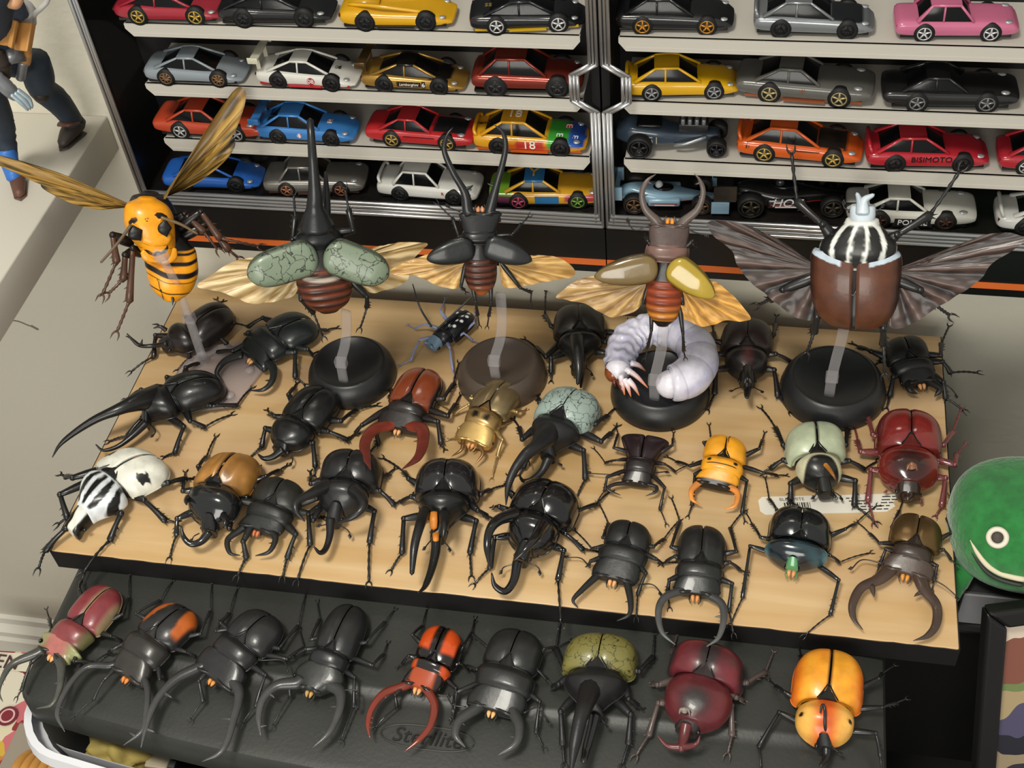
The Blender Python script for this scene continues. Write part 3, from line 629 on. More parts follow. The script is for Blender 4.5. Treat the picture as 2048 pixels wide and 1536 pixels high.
# 7 gold stag
def pc7(x, y, z, J, H, hw):
    cy = J[1]+.55*(H[1]-J[1]); k = 0
    for cx in (-.35, .35): k = max(k, sstep(.34, .20, math.hypot(x-cx*hw*1.0-(J[0]+H[0])/2, y-cy)))
    return mixc(lin('#a88a58'), lin('#2e2820'), k)
beetle('stag_beetle', 'metallic gold stag beetle in front of the brown dish stand', 'B', (1590, 125), (1445, 290), (1400, 395), (1360, 500), 3.1, 2.7, 2.9, he=1.9, col=lin('#a5875a'), ecol=lin('#8f7d5c'), m='shell_metal', pcolf=pc7, hcol=lin('#c9a769'), mcol=lin('#8c6a48'), lcol=lin('#b69a68'), mouth=PEACH,
  mand=[[(1310, 500), (1300, 550), (1240, 592)], [(1410, 530), (1432, 575), (1385, 640)]], mr=.2, mh=(.45, .3),
  legs=[('h', (1355, 235), (1432, 105), (1412, 5)), ('m', (1345, 275), (1258, 330), (1155, 270)), ('f', (1285, 420), (1270, 480), (1225, 490)), ('f', (1552, 490), (1520, 590), (1488, 725)), ('h', (1640, 320), (1700, 305)), ('m', (1520, 420), (1560, 400), (1610, 380))], rf=.17)
# 8 elephant-type black beetle behind the amber flyer
beetle('elephant_beetle', 'black beetle with a long straight snout horn behind the amber flyer wing', '3', (875, 885), (885, 1040), (880, 1200), (870, 1320), 3.9, 3.2, 1.1, he=2.5, kind='herc', col=lin('#171615'), ecol=lin('#1e1a17'),
  horns=[dict(p=[(865, 1110, 2.5), (872, 1200, 2.7), (880, 1320, 2.3), (872, 1425, 1.7)], r=[.55, .48, .36, .12]), dict(p=[(890, 1300, 1.2), (895, 1390, .8), (893, 1450, .9)], r=[.25, .2, .08])],
  ant=[[(920, 1310, .8), (960, 1340, .7), (975, 1365, .7)]],
  legs=[('h', (690, 1030), (648, 960), (655, 795)), ('f', (690, 1250), (690, 1405)), ('m', (655, 1240), (590, 1180), (510, 1122)), ('m', (1060, 1140), (1130, 1128)), ('h', (1165, 1085), (1222, 992)), ('f', (1060, 1215), (1105, 1215))])
# 10 dark forked rhino
beetle('rhinoceros_beetle', 'dark brown rhinoceros beetle with reddish back stripe beside the larva', '4', (300, 895), (295, 1055), (297, 1210), (300, 1290), 3.7, 3.1, 1.2, he=2.4, kind='rhino', col=lin('#1b1817'), ecol=lin('#231b1a'), pcolf=lambda x, y, z, J, H, hw: mixc(lin('#1c1919'), lin('#4a2a28'), sstep(.42, .26, abs(x-(J[0]+H[0])/2))),
  horns=[dict(p=[(298, 1300, 1.3), (297, 1350, 1.1), (295, 1385, 1.6), (295, 1395, 2.0)], r=[.32, .26, .22, .12]), dict(p=[(298, 1210, 2.2), (298, 1250, 2.6), (298, 1280, 2.7)], r=[.34, .26, .16], fork=[(.6, [(285, 1290, 2.6), (268, 1325, 2.2)]), (.6, [(315, 1290, 2.6), (335, 1325, 2.2)])])],
  ant=[[(260, 1330, 1.0), (225, 1340, 1.0), (197, 1358, 1.2)], [(335, 1330, 1.0), (365, 1345, 1.0), (398, 1358, 1.2)]],
  legs=[('f', (100, 1222), (92, 1370), (50, 1470)), ('f', (465, 1222), (487, 1385), (560, 1480)), ('m', (112, 1122), (70, 1150)), ('h', (95, 1040), (78, 945)), ('h', (462, 1000), (480, 885)), ('m', (475, 1122), (570, 1172), (680, 1100))])
# 11 small black stag at the corner
beetle('stag_beetle', 'small matte black stag beetle at the far corner beside the wall', '4', (1265, 1015), (1325, 1135), (1365, 1215), (1390, 1295), 3.1, 3.0, 2.7, he=1.9, col=lin('#141414'), m='shell_matte', mouth=PEACH,
  mand=[[(1310, 1290), (1315, 1345), (1362, 1372)], [(1455, 1300), (1505, 1340), (1472, 1388)]], mr=.42, teeth=([(.6, .25)], [(.6, .25)]),
  legs=[('h', (1508, 1130), (1512, 1060), (1560, 950)), ('m', (1520, 1170), (1570, 1240), (1735, 1240)), ('f', (1525, 1300), (1540, 1400), (1645, 1472)), ('f', (1212, 1265), (1190, 1385), (1170, 1460)), ('m', (1190, 1115), (1090, 1198))],
  ant=[[(1500, 1290, .8), (1570, 1335, .6), (1615, 1390, .5)]])
# 12 grey-green Hercules
beetle('hercules_beetle', 'horned beetle with grey-green crackled wing cases and two black horns', 'C', (560, 152), (438, 285), (375, 430), (385, 500), 4.2, 3.5, 1.2, he=2.6, kind='herc', col=lin('#1c1c1d'), ecol=lin('#90a19a'), em='shell_crackle_fine', m='shell_matte',
  horns=[dict(p=[(410, 365, 1.6), (335, 450, 2.75), (270, 500, 3.0), (210, 580, 2.7), (175, 670, 2.2), (164, 768, 1.5)], r=[.9, .8, .48, .35, .27, .04]),
         dict(p=[(390, 520, 1.4), (355, 590, 1.0), (300, 635, .9), (255, 640, 1.1), (235, 610, 1.6)], r=[.36, .28, .24, .18, .06], teeth=[(.7, .25, (0, 0, 1))])],
  ant=[[(410, 520, .9), (440, 545, .8), (458, 552, .7)], [(290, 560, .8), (285, 530, .8), (283, 520, 1.0)]],
  legs=[('m', (250, 420), (235, 360), (205, 315)), ('h', (342, 225), (335, 190)), ('f', (575, 480), (585, 630), (540, 725)), ('m', (668, 432), (755, 350)), ('h', (640, 340), (740, 258)), ('f', (290, 510), (255, 570), (235, 610))])
# 13 ground beetle
beetle('ground_beetle', 'dark maroon ground beetle with a flared back before the larva stand', 'C', (905, 400), (878, 510), (865, 590), (850, 650), 2.6, 2.1, 2.0, he=1.6, kind='stag', col=lin('#1c1616'), ecol=lin('#221619'), epar=dict(flare=.75, vr=.72, pr=3.2, w0=.75, pw=2.1), rf=.14, scut=False,
  mand=[[(800, 650), (735, 660), (702, 685), (770, 716)], [(905, 655), (960, 672), (955, 700), (905, 720)]], mr=.2, teeth=([(.6, .18), (.75, .15)], [(.6, .18), (.75, .15)]),
  ant=[[(770, 610, .8), (680, 605, .7), (600, 600, .6)], [(930, 600, .8), (980, 595, .7), (1020, 590, .6)]],
  legs=[('f', (700, 620), (688, 690), (640, 765)), ('m', (762, 530), (690, 545), (630, 470)), ('h', (735, 465), (758, 395), (745, 350)), ('f', (1005, 675), (980, 790), (1012, 868)), ('m', (1005, 552), (1060, 592), (1150, 550)), ('h', (1045, 452), (1052, 385))])
# 14 yellow stag
YEL = lin('#dc9620')
def pc14(x, y, z, J, H, hw):
    k = 0; cx = (J[0]+H[0])/2
    for s in (-1, 1): k = max(k, sstep(.16, .11, math.hypot(x-cx-s*hw*.62, y-(J[1]+.4*(H[1]-J[1])))))
    d = abs(y-(J[1]+.62*(H[1]-J[1]))); k = max(k, sstep(.05, .02, d)*sstep(hw*.75, hw*.65, abs(x-cx)))
    return mixc(YEL, lin('#110e0c'), k)
beetle('stag_beetle', 'bright yellow stag beetle with orange jaws beside the paper sticker', 'C', (1340, 405), (1318, 505), (1300, 590), (1262, 660), 2.8, 2.9, 2.9, he=1.8, col=lin('#12100c'), ecolf=lambda x, y, z, s, J, E, hw: mixc(YEL, lin('#110e0c'), sstep(.07, .03, abs(x-(J[0]+E[0])/2*0-J[0]))), pcolf=pc14, hcolf=lambda x, y, z, H, F, hw: mixc(YEL, lin('#110e0c'), sstep(.55, .75, (y-H[1])/(F[1]-H[1]))), nres=2, m='shell_satin', mcol=lin('#c77a3c'), mcol2=lin('#d98a3a'), lcol=lin('#151310'),
  mand=[[(1185, 650), (1148, 690), (1152, 740), (1195, 766)], [(1345, 668), (1390, 705), (1378, 770), (1320, 790)]], mr=.28, teeth=([(.6, .18), (.75, .15)], [(.5, .18), (.65, .18), (.8, .15)]), rf=.16,
  legs=[('h', (1212, 437), (1250, 435), (1240, 345)), ('m', (1140, 562), (1020, 515)), ('f', (1165, 605), (1150, 770), (1130, 825)), ('h', (1505, 470), (1535, 385)), ('m', (1530, 600), (1650, 612)), ('f', (1440, 640), (1415, 810), (1430, 855))])
# 15 pale green rhino
beetle('rhinoceros_beetle', 'beetle with pale green wing cases, cream collar and a small orange horn', 'D', (605, 325), (625, 478), (655, 615), (672, 695), 4.0, 3.0, 1.0, he=2.6, kind='rhino', col=lin('#131312'), ecolf=lambda x, y, z, s, J, E, hw: mixc(mixc(lin('#a5ad92'), lin('#1c1914'), sstep(.16, .10, abs(x-J[0]-(E[0]-J[0])*(y-J[1])/(E[1]-J[1])))), lin('#191916'), sstep(.35, .5, nz(x*6, y*6, z*6)) if (y-J[1])/(E[1]-J[1]) > .82 else 0), nres=2,
  pcolf=lambda x, y, z, J, H, hw: mixc(lin('#c9c4a4'), lin('#141413'), sstep(.85, .75, math.hypot((x-J[0]*.4-H[0]*.6)/(hw*.98), (y-H[1])/((J[1]-H[1])*1.02)))),
  horns=[dict(p=[(665, 555, 2.5), (690, 585, 3.0), (712, 620, 3.0), (722, 645, 2.7)], r=[.16, .15, .12, .03], c=lin('#d98a2c'), c2=lin('#2e2113')), dict(p=[(685, 690, 1.0), (700, 712, .9), (715, 725, 1.0)], r=[.22, .2, .12])],
  ant=[[(640, 680, .8), (615, 710, .7), (602, 735, .5)], [(700, 690, .8), (735, 715, .7), (755, 735, .5)]],
  legs=[('h', (440, 450), (400, 360), (325, 258)), ('m', (440, 530), (330, 598)), ('f', (480, 655), (480, 745), (505, 770)), ('h', (772, 450), (782, 370), (848, 270)), ('m', (790, 535), (870, 580), (935, 540)), ('f', (822, 640), (818, 770), (925, 858))])
mb = MB()
# 16 red rhino
REDB = lin('#6e2320')
beetle('rhinoceros_beetle', 'glossy dark red stout rhinoceros beetle with red legs near the green toy', 'D', (1110, 255), (1120, 440), (1112, 630), (1110, 700), 4.3, 4.0, 1.6, he=2.7, kind='rhino', col=lin('#5a2422'), ecolf=lambda x, y, z, s, J, E, hw: mixc(lin('#70221f'), lin('#301414'), sstep(.22, .0, abs(x-J[0]))*.8+sstep(.7, 1, abs(x-J[0])/hw)*.6), m='shell_gloss', pcolf=lambda x, y, z, J, H, hw: mixc(lin('#74231d'), lin('#18100f'), sstep(1.0, .35, math.hypot((x-H[0])/hw, (y-(J[1]*.35+H[1]*.65))/hw))*.9), hcol=lin('#281c18'), lcol=lin('#663031'),
  horns=[dict(p=[(1125, 570, 2.5), (1122, 550, 2.75), (1120, 545, 2.7)], r=[.3, .2, .1], c=lin('#7a5038'), fork=[(.5, [(1105, 560, 2.6), (1095, 585, 2.4)]), (.5, [(1140, 560, 2.6), (1150, 585, 2.4)])]), dict(p=[(1105, 690, 1.2), (1105, 720, 1.1), (1100, 735, 1.3)], r=[.4, .34, .2], c=lin('#2e1e1b'))],
  ant=[[(1050, 680, .8), (1000, 690, .7), (985, 705, .5)], [(1160, 690, .8), (1175, 730, .7), (1178, 755, .5)]], rf=.25,
  legs=[('h', (915, 395), (878, 262), (885, 125)), ('m', (850, 485), (835, 430), (820, 365)), ('f', (905, 580), (890, 745), (920, 860)), ('h', (1290, 450), (1340, 380), (1385, 258)), ('m', (1350, 555), (1360, 500), (1405, 448)), ('f', (1300, 625), (1280, 775), (1250, 825))])
# 17 white goliath
WHT = lin('#d9d8cc')
def ec17(x, y, z, s, J, E, hw):
    xx = abs(x-J[0]-(E[0]-J[0])*(y-J[1])/(E[1]-J[1])); t = (y-J[1])/(E[1]-J[1]); k = sstep(.13, .07, xx)
    k = max(k, sstep(.50, .40, math.hypot((xx-hw*.80)*1.3, (t-.36)*4.2)+.25*nz(x*4, y*4, 1)))
    k = max(k, sstep(.14, .1, math.hypot(xx-.5, (t-.93)*4))); k = max(k, sstep(.0, .10, abs(z-1.0)) if False else 0)
    return mixc(WHT, lin('#101010'), k)
def gstripe(white, black, fat=.155):
    def f(x, y, z, J, H, hw):
        t = max(0, min(1, (y-J[1])/(H[1]-J[1]))); cx = J[0]+(H[0]-J[0])*t; u = (x-cx)/hw
        bul = math.sin(max(0.02, min(1, .10+t*.92))*math.pi)**.6; k = 0
        for i, c0 in enumerate((-.78, -.40, 0.0, .40, .78)):
            wdt = fat*.3+fat*(1 if i in (1, 2, 3) else .7)*max(0, bul-.25); cc = c0*(.35+.75*bul)
            d = abs(u-cc-.025*nz(y*3, i*3.1, 0))
            k = max(k, sstep(wdt+.02, wdt-.01, d)*sstep(.03, .10, t)*sstep(.97, .88, t)*sstep(-.08, .02, bul-.28-.12*abs(c0)))
        return mixc(white, black, k)
    return f
beetle('goliath_beetle', 'white goliath beetle with black-striped shield at the board corner', 'A', (790, 805), (480, 905), (310, 1115), (255, 1255), 4.6, 4.2, 1.5, he=2.6, kind='goliath', col=lin('#121212'), ecolf=ec17, pcolf=gstripe(lin('#d5dade'), lin('#111111'), .11), nres=3, scut=(.75, 1.1), m='shell_satin', hcolf=lambda x, y, z, H, F, hw: mixc(WHT, lin('#111111'), sstep(.45, .6, abs(x-(H[0]*.5+F[0]*.5))/hw)), hpar=dict(prof=[(0, .95), (.3, .85), (.6, .7), (.85, .85), (1, .8)], pw=3),
  legs=[('m', (185, 1042), (230, 1185), (180, 1220)), ('f', (222, 1250), (95, 1385), (55, 1490)), ('h', (262, 938), (190, 920)), ('f', (560, 1160), (492, 1320), (330, 1520)), ('m', (700, 1075), (830, 1200), (900, 1215)), ('h', (850, 970), (960, 945), (1000, 945))], rf=.30, zb=.9)
# 18 tan rhino
beetle('rhinoceros_beetle', 'beetle with honey tan wing cases and glossy black horned front', 'A', (1300, 785), (1125, 955), (1085, 1165), (1090, 1255), 4.1, 3.8, 1.2, he=2.7, kind='rhino', col=lin('#151516'), ecolf=lambda x, y, z, s, J, E, hw: mixc(mixc(lin('#a87638'), lin('#7c5527'), .5+.9*nz(x*1.6, y*.8, 2)), lin('#17130e'), sstep(.08, .04, abs(x-J[0]-(E[0]-J[0])*(y-J[1])/(E[1]-J[1])))), pcol=lin('#191a1b'), nres=2, m='shell_gloss', em='shell_satin', ppar=dict(top=(.86, 1.02, 1.0, .66), pw=2.6), epar=dict(rib=.06),
  horns=[dict(p=[(1100, 1275, 1.5), (1050, 1330, 1.3), (990, 1345, 1.4), (945, 1305, 1.7), (928, 1235, 2.4)], r=[.36, .28, .22, .17, .05]), dict(p=[(975, 1065, 2.0), (960, 1080, 2.4), (962, 1105, 2.5)], r=[.3, .2, .05]), dict(p=[(1190, 1180, 1.9), (1200, 1200, 2.2), (1195, 1225, 2.2)], r=[.3, .2, .05])],
  legs=[('f', (905, 1190), (900, 1290), (860, 1425)), ('m', (940, 1020), (955, 905)), ('h', (1035, 870), (1085, 810), (1140, 690)), ('f', (1225, 1250), (1260, 1280)), ('m', (1330, 1060), (1380, 1050))],
  ant=[[(1040, 1280, 1.0), (1005, 1300, .9), (995, 1330, .8)]])
# 19 wide-jawed black stag
beetle('stag_beetle', 'matte black toothed stag beetle beside the tan-backed beetle', 'A', (1575, 945), (1475, 1085), (1435, 1180), (1390, 1250), 3.6, 3.4, 3.2, he=1.9, col=lin('#1e1f1e'), ecol=lin('#222320'), m='shell_matte', mouth=lin('#c77048'),
  mand=[[(1285, 1265), (1215, 1320), (1228, 1400), (1290, 1415)], [(1470, 1258), (1508, 1310), (1470, 1392), (1385, 1418)]], mr=.30, teeth=([(.35, .2), (.5, .25)], [(.35, .2), (.55, .3)]),
  legs=[('f', (1632, 1285), (1580, 1430), (1555, 1540)), ('f', (1310, 1330), (1330, 1430), (1278, 1535)), ('m', (1270, 1080), (1250, 1150))])
# 20 three-horned
beetle('atlas_beetle', 'dull black three-horned beetle with one jaw tip of the chestnut stag above it', 'B', (650, 548), (580, 710), (520, 880), (500, 985), 4.3, 3.3, 1.1, he=2.7, kind='rhino', col=lin('#1c1c1d'), ppar=dict(top=(.86, 1.02, .98, .62)),
  horns=[dict(p=[(480, 770, 2.3), (380, 820, 2.9), (290, 870, 3.2), (285, 930, 3.0), (335, 990, 2.6)], r=[.55, .42, .30, .24, .05]), dict(p=[(640, 800, 2.3), (690, 850, 2.9), (690, 910, 3.0), (620, 970, 2.7), (530, 1005, 2.3)], r=[.55, .42, .3, .22, .05]),
         dict(p=[(495, 980, 1.4), (490, 1080, 1.2), (465, 1160, 1.2), (430, 1185, 1.5), (395, 1150, 2.1)], r=[.34, .27, .22, .2, .06], teeth=[(.6, .25, (0, -.3, 1))])],
  ant=[[(540, 1010, .9), (600, 1045, .8), (622, 1085, .6)], [(470, 1010, .9), (430, 1020, .8), (425, 1025, .8)]],
  legs=[('f', (765, 930), (735, 1120), (730, 1360)), ('f', (360, 945), (370, 1135), (292, 1350)), ('m', (800, 805), (885, 888), (1000, 830)), ('h', (780, 740), (890, 670)), ('h', (375, 760), (370, 685)), ('m', (390, 985), (440, 965))])
# 21 long black horns with orange fuzz
r, f, q = beetle('elephant_beetle', 'big black beetle with an orange patch between its long twin horns', 'B', (1225, 600), (1185, 785), (1165, 950), (1145, 1080), 4.4, 3.4, 1.1, he=2.8, kind='herc', col=lin('#171818'), ecol=lin('#1c1c1e'), ppar=dict(top=(.86, 1.02, 1.0, .7)), em='shell_gloss',
  horns=[dict(p=[(1075, 930, 2.4), (1040, 1030, 3.0), (1010, 1150, 2.8), (995, 1310, 2.1)], r=[.42, .34, .28, .16]), dict(p=[(1195, 950, 2.4), (1195, 1020, 2.8), (1188, 1085, 2.7)], r=[.4, .3, .08]),
         dict(p=[(1145, 1090, 1.5), (1140, 1180, 1.3), (1115, 1290, 1.3), (1075, 1390, 1.6), (1035, 1430, 2.0)], r=[.34, .32, .27, .22, .05])],
  ant=[[(1120, 1100, .9), (1085, 1140, .8), (1075, 1165, .7)], [(1175, 1100, .9), (1215, 1140, .8), (1235, 1168, .7)]],
  legs=[('f', (945, 975), (935, 1185), (868, 1290)), ('f', (1390, 990), (1352, 1185), (1360, 1325)), ('h', (975, 730), (950, 690), (820, 605)), ('m', (990, 840), (890, 885)), ('h', (1420, 825), (1470, 800), (1560, 772)), ('m', (1400, 925), (1495, 975))])
mb = MB(); tube(mb, [f.px('B', a[:2], a[2]) for a in ((1130, 935, 2.55), (1128, 985, 2.4), (1128, 1030, 2.0))], [.24, .28, .24], n=10, c=lin('#c97a26'), flat=.5, samples=8); tube(mb, [f.px('B', a[:2], a[2]) for a in ((1142, 1065, 1.75), (1142, 1110, 1.65))], [.24, .2], n=10, c=lin('#c97a26'), flat=.6); mb.obj('orange_fuzz', 'shell_matte', r)
# 22 glossy three-horned
beetle('atlas_beetle', 'glossy black three-horned beetle at the front middle of the board', 'C', (425, 635), (325, 790), (265, 960), (235, 1050), 4.5, 3.4, 1.1, he=2.8, kind='rhino', col=lin('#111112'), m='shell_gloss', ppar=dict(top=(.86, 1.03, .98, .62)),
  horns=[dict(p=[(220, 815, 2.4), (130, 845, 3.0), (80, 900, 3.2), (65, 990, 2.9), (80, 1110, 2.1)], r=[.5, .4, .3, .24, .05]), dict(p=[(360, 870, 2.4), (320, 940, 3.1), (270, 1000, 3.2), (208, 1062, 2.8)], r=[.5, .36, .26, .05]),
         dict(p=[(225, 1070, 1.5), (205, 1170, 1.2), (160, 1225, 1.2), (105, 1195, 1.6), (88, 1128, 2.3)], r=[.34, .3, .26, .2, .05])],
  ant=[[(270, 1075, .9), (330, 1095, .8), (350, 1130, .6)], [(205, 1080, .9), (150, 1100, .8), (142, 1130, .7)]],
  legs=[('f', (470, 1010), (440, 1165), (455, 1395)), ('f', (105, 940), (80, 1100), (0, 1185)), ('m', (480, 920), (572, 1005), (650, 1015)), ('h', (545, 800), (645, 765), (712, 700))])
# 23 black stag
beetle('stag_beetle', 'dark grey slender-jawed stag beetle between two larger black ones at the front', 'C', (830, 855), (795, 968), (765, 1060), (730, 1155), 2.9, 3.1, 3.1, he=1.8, col=lin('#1b1c1c'), m='shell_matte', mouth=PEACH,
  mand=[[(650, 1140), (570, 1215), (520, 1272), (545, 1312)], [(805, 1170), (825, 1285), (815, 1350), (752, 1382)]], mr=.30, teeth=([(.6, .15)], [(.55, .25)]), rf=.17,
  ant=[[(610, 1100, .8), (560, 1050, .7), (480, 1047, .6)], [(850, 1190, .8), (940, 1190, .6), (990, 1240, .5)]],
  legs=[('h', (678, 940), (707, 868), (655, 758)), ('m', (640, 995), (620, 1000), (530, 905)), ('h', (945, 990), (1000, 950), (1082, 850)), ('m', (960, 1055), (990, 1080), (1070, 1072)), ('f', (905, 1130), (862, 1240), (855, 1360)), ('f', (615, 1065), (595, 1090))])
# 24 black stag, big round jaws over the edge
beetle('stag_beetle', 'black stag beetle whose ring of jaws hangs over the board edge', 'C', (1212, 875), (1195, 1055), (1185, 1150), (1168, 1235), 3.05, 3.0, 3.0, he=1.8, col=lin('#1b1c1c'), m='shell_satin', mouth=lin('#d08a4a'), mcol=lin('#28292a'), mcol2=lin('#565656'),
  mand=[[(1115, 1215), (1010, 1255), (972, 1330), (990, 1440), (1060, 1508)], [(1225, 1235), (1305, 1290), (1318, 1375), (1290, 1470), (1228, 1518)]], mr=.34, teeth=([(.45, .2), (.85, .25)], [(.55, .45), (.48, .2), (.85, .2)]), rf=.18,
  legs=[('h', (1040, 990), (1085, 858), (1042, 735)), ('m', (1060, 1040), (980, 1082)), ('f', (1030, 1165), (1020, 1230), (1030, 1310)), ('h', (1385, 1015), (1352, 890), (1425, 800)), ('m', (1350, 1072), (1440, 1130)), ('f', (1362, 1185), (1345, 1330), (1368, 1445))])
# 25 long-armed scarab
def pc25(x, y, z, J, H, hw): return mixc(lin('#141c22'), lin('#47707a'), sstep(.75, 1.0, abs(x-(J[0]+H[0])/2)/hw)+.5*nz(x, y, z))  # dark blue shell, with pale blue highlights painted in towards the sides
beetle('long_armed_beetle', 'blue-black metallic scarab with very long thin front legs at the paper sticker', 'D', (545, 775), (530, 930), (492, 1048), (488, 1100), 3.9, 4.0, .8, he=2.4, kind='wide', col=lin('#101415'), pcolf=pc25, hcol=lin('#4d8a5a'), m='shell_gloss', ppar=dict(top=(.8, .95, .92, .62)), hpar=dict(zt=(.75, .55)), mouth=lin('#c98a5a'), spikes=7, rf=.16, scut=(.5, .45),
  legs=[('f', (265, 985), (225, 1260), (165, 1395)), ('f', (735, 1165), (690, 1350), (560, 1455)), ('m', (320, 938), (245, 812)), ('h', (405, 790), (365, 735), (345, 625)), ('h', (770, 895), (820, 870), (935, 773)), ('m', (690, 1035), (738, 1072), (900, 1022))])
# 26 bronze stag
beetle('stag_beetle', 'bronze-backed stag beetle with huge brown jaws at the front board corner', 'D', (1165, 820), (1140, 965), (1120, 1050), (1092, 1125), 3.1, 2.5, 3.2, he=1.8, col=lin('#302620'), ecol=lin('#6a5334'), em='shell_metal', hcol=lin('#443730'), mcol=lin('#42332c'), mouth=lin('#cf8a3a'), lcol=lin('#211c1b'),
  mand=[[(1020, 1095), (950, 1160), (855, 1205), (808, 1295), (815, 1370), (862, 1428)], [(1160, 1130), (1190, 1215), (1252, 1300), (1250, 1400), (1205, 1460), (1130, 1487)]], mr=.46, mprof=[.9, 1.0, .8, .66, .6, .45, .06], teeth=([(.28, .22), (.34, .25), (.40, .9, .35), (.72, .12)], [(.15, .2), (.22, .25), (.30, .7, .2), (.55, .15)]), rf=.15, mflat=.45,
  ant=[[(975, 1080, .9), (860, 1058, .8), (800, 1110, .7)], [(1230, 1160, .9), (1300, 1200, .8), (1370, 1262, .7)]],
  legs=[('h', (1015, 885), (1055, 800), (1078, 735)), ('m', (950, 970), (900, 920), (835, 862)), ('f', (985, 1000), (930, 1140)), ('h', (1330, 915), (1308, 840), (1322, 720)), ('m', (1290, 1005), (1355, 1082)), ('f', (1255, 1090), (1230, 1215))])

# ------------------------------------------------------------------ the toy beetles on the lid
BZ = LZ+0.0
def ec27(x, y, z, s, J, E, hw):
    u = abs(x-J[0]-(E[0]-J[0])*(y-J[1])/(E[1]-J[1]))/hw
    return mixc(lin('#7c3338'), lin('#8f8463'), .75*sstep(.18, .0, u)+.8*sstep(.75, 1, u))
beetle('stag_beetle', 'red and green stag beetle with ear-like head flanges on the lid corner', 'E', (835, 200), (570, 450), (440, 585), (380, 690), 3.0, 2.9, 3.4, he=1.9, zg=BZ, ecolf=ec27, col=lin('#21211e'), pcolf=lambda x, y, z, J, H, hw: mixc(lin('#7c3a3c'), lin('#5d5a3a'), sstep(.5, .95, abs(x-(J[0]+H[0])/2)/hw)), hcolf=lambda x, y, z, H, F, hw: mixc(lin('#a0605a'), lin('#8a8c60'), sstep(.3, .75, abs(x-(F[0]+H[0])/2)/hw)), mcol=lin('#3b3c38'), mcol2=lin('#55554e'), hpar=dict(prof=[(0, .80), (.18, 1.06), (.35, 1.0), (.6, .78), (.85, .85), (1, .72)]), mouth=PEACH,
  mand=[[(270, 690), (90, 770), (12, 890), (-8, 980), (20, 1045)], [(435, 715), (455, 800), (440, 950), (385, 1065), (270, 1097)]], mr=.42, mprof=[1, .8, .6, .45, .3, .06], teeth=([(.5, .18), (.58, .18), (.66, .18), (.74, .18)], [(.35, .15), (.5, .3)]), rf=.16,
  legs=[('h', (905, 400), (950, 285), (962, 110)), ('h', (585, 215), (600, 160), (690, 0)), ('m', (385, 520), (345, 365)), ('f', (545, 745), (690, 760), (795, 690)), ('f', (230, 760), (160, 960), (130, 1010))])
def ec28(x, y, z, s, J, E, hw):
    t = (y-J[1])/(E[1]-J[1]); u = abs(x-J[0]-(E[0]-J[0])*t)/hw
    k = sstep(.25+.45*(1-t), .40+.45*(1-t), u+.05*nz(x*4, y*4, 0))*sstep(1.0, .9, u)*sstep(.12, .3, t)
    return mixc(lin('#232324'), lin('#b0581f'), k)
beetle('stag_beetle', 'dark stag beetle with two orange flashes on its back on the lid', 'E', (1385, 345), (1105, 545), (985, 700), (930, 850), 3.3, 3.3, 3.0, he=2.0, zg=BZ, ecolf=ec28, nres=2, col=lin('#262627'), pcol=lin('#2e2c2a'), hcol=lin('#302d2a'), mcol=lin('#2d2d2e'), mcol2=lin('#4a4a49'), mouth=lin('#cf7a30'),
  mand=[[(810, 780), (640, 790), (500, 940), (425, 1130), (478, 1268)], [(1050, 840), (1090, 960), (1080, 1130), (1050, 1260), (912, 1368)]], mr=.26, mprof=[1, .9, .8, .75, .65, .08], teeth=([(.75, .15), (.8, .15)], [(.88, .5, .3)]), rf=.15,
  legs=[('h', (1005, 395), (1180, 300), (1275, 158)), ('h', (1480, 545), (1552, 380), (1565, 178)), ('f', (765, 890), (690, 1030), (550, 1155)), ('f', (1180, 880), (1210, 880)), ('m', (830, 660), (790, 700))])
beetle('stag_beetle', 'black stag beetle with the longest forked jaws reaching over the lid front', 'P', (545, 1228), (478, 1278), (447, 1312), (425, 1355), 3.4, 3.2, 3.9, he=2.0, zg=BZ, col=lin('#242425'), mcol=lin('#2d2d2e'), mcol2=lin('#4a4a49'), mouth=lin('#cf8a40'),
  mand=[[(398, 1335), (352, 1358), (315, 1398), (296, 1440), (282, 1495)], [(458, 1355), (478, 1385), (467, 1440), (445, 1500), (405, 1523)]], mr=.40, mprof=[1, .9, .72, .6, .5, .08], teeth=([(.48, .7), (.28, .12), (.33, .12), (.38, .12), (.85, .6, .3)], [(.3, .12), (.36, .12), (.42, .12), (.52, .7)]), rf=.17, m='shell_satin',
  legs=[('h', (432, 1262), (458, 1227), (475, 1177)), ('f', (398, 1362), (406, 1402), (382, 1436)), ('h', (558, 1297), (596, 1252), (612, 1187)), ('m', (574, 1318), (608, 1296), (600, 1262)), ('f', (531, 1350), (511, 1412), (486, 1445))])
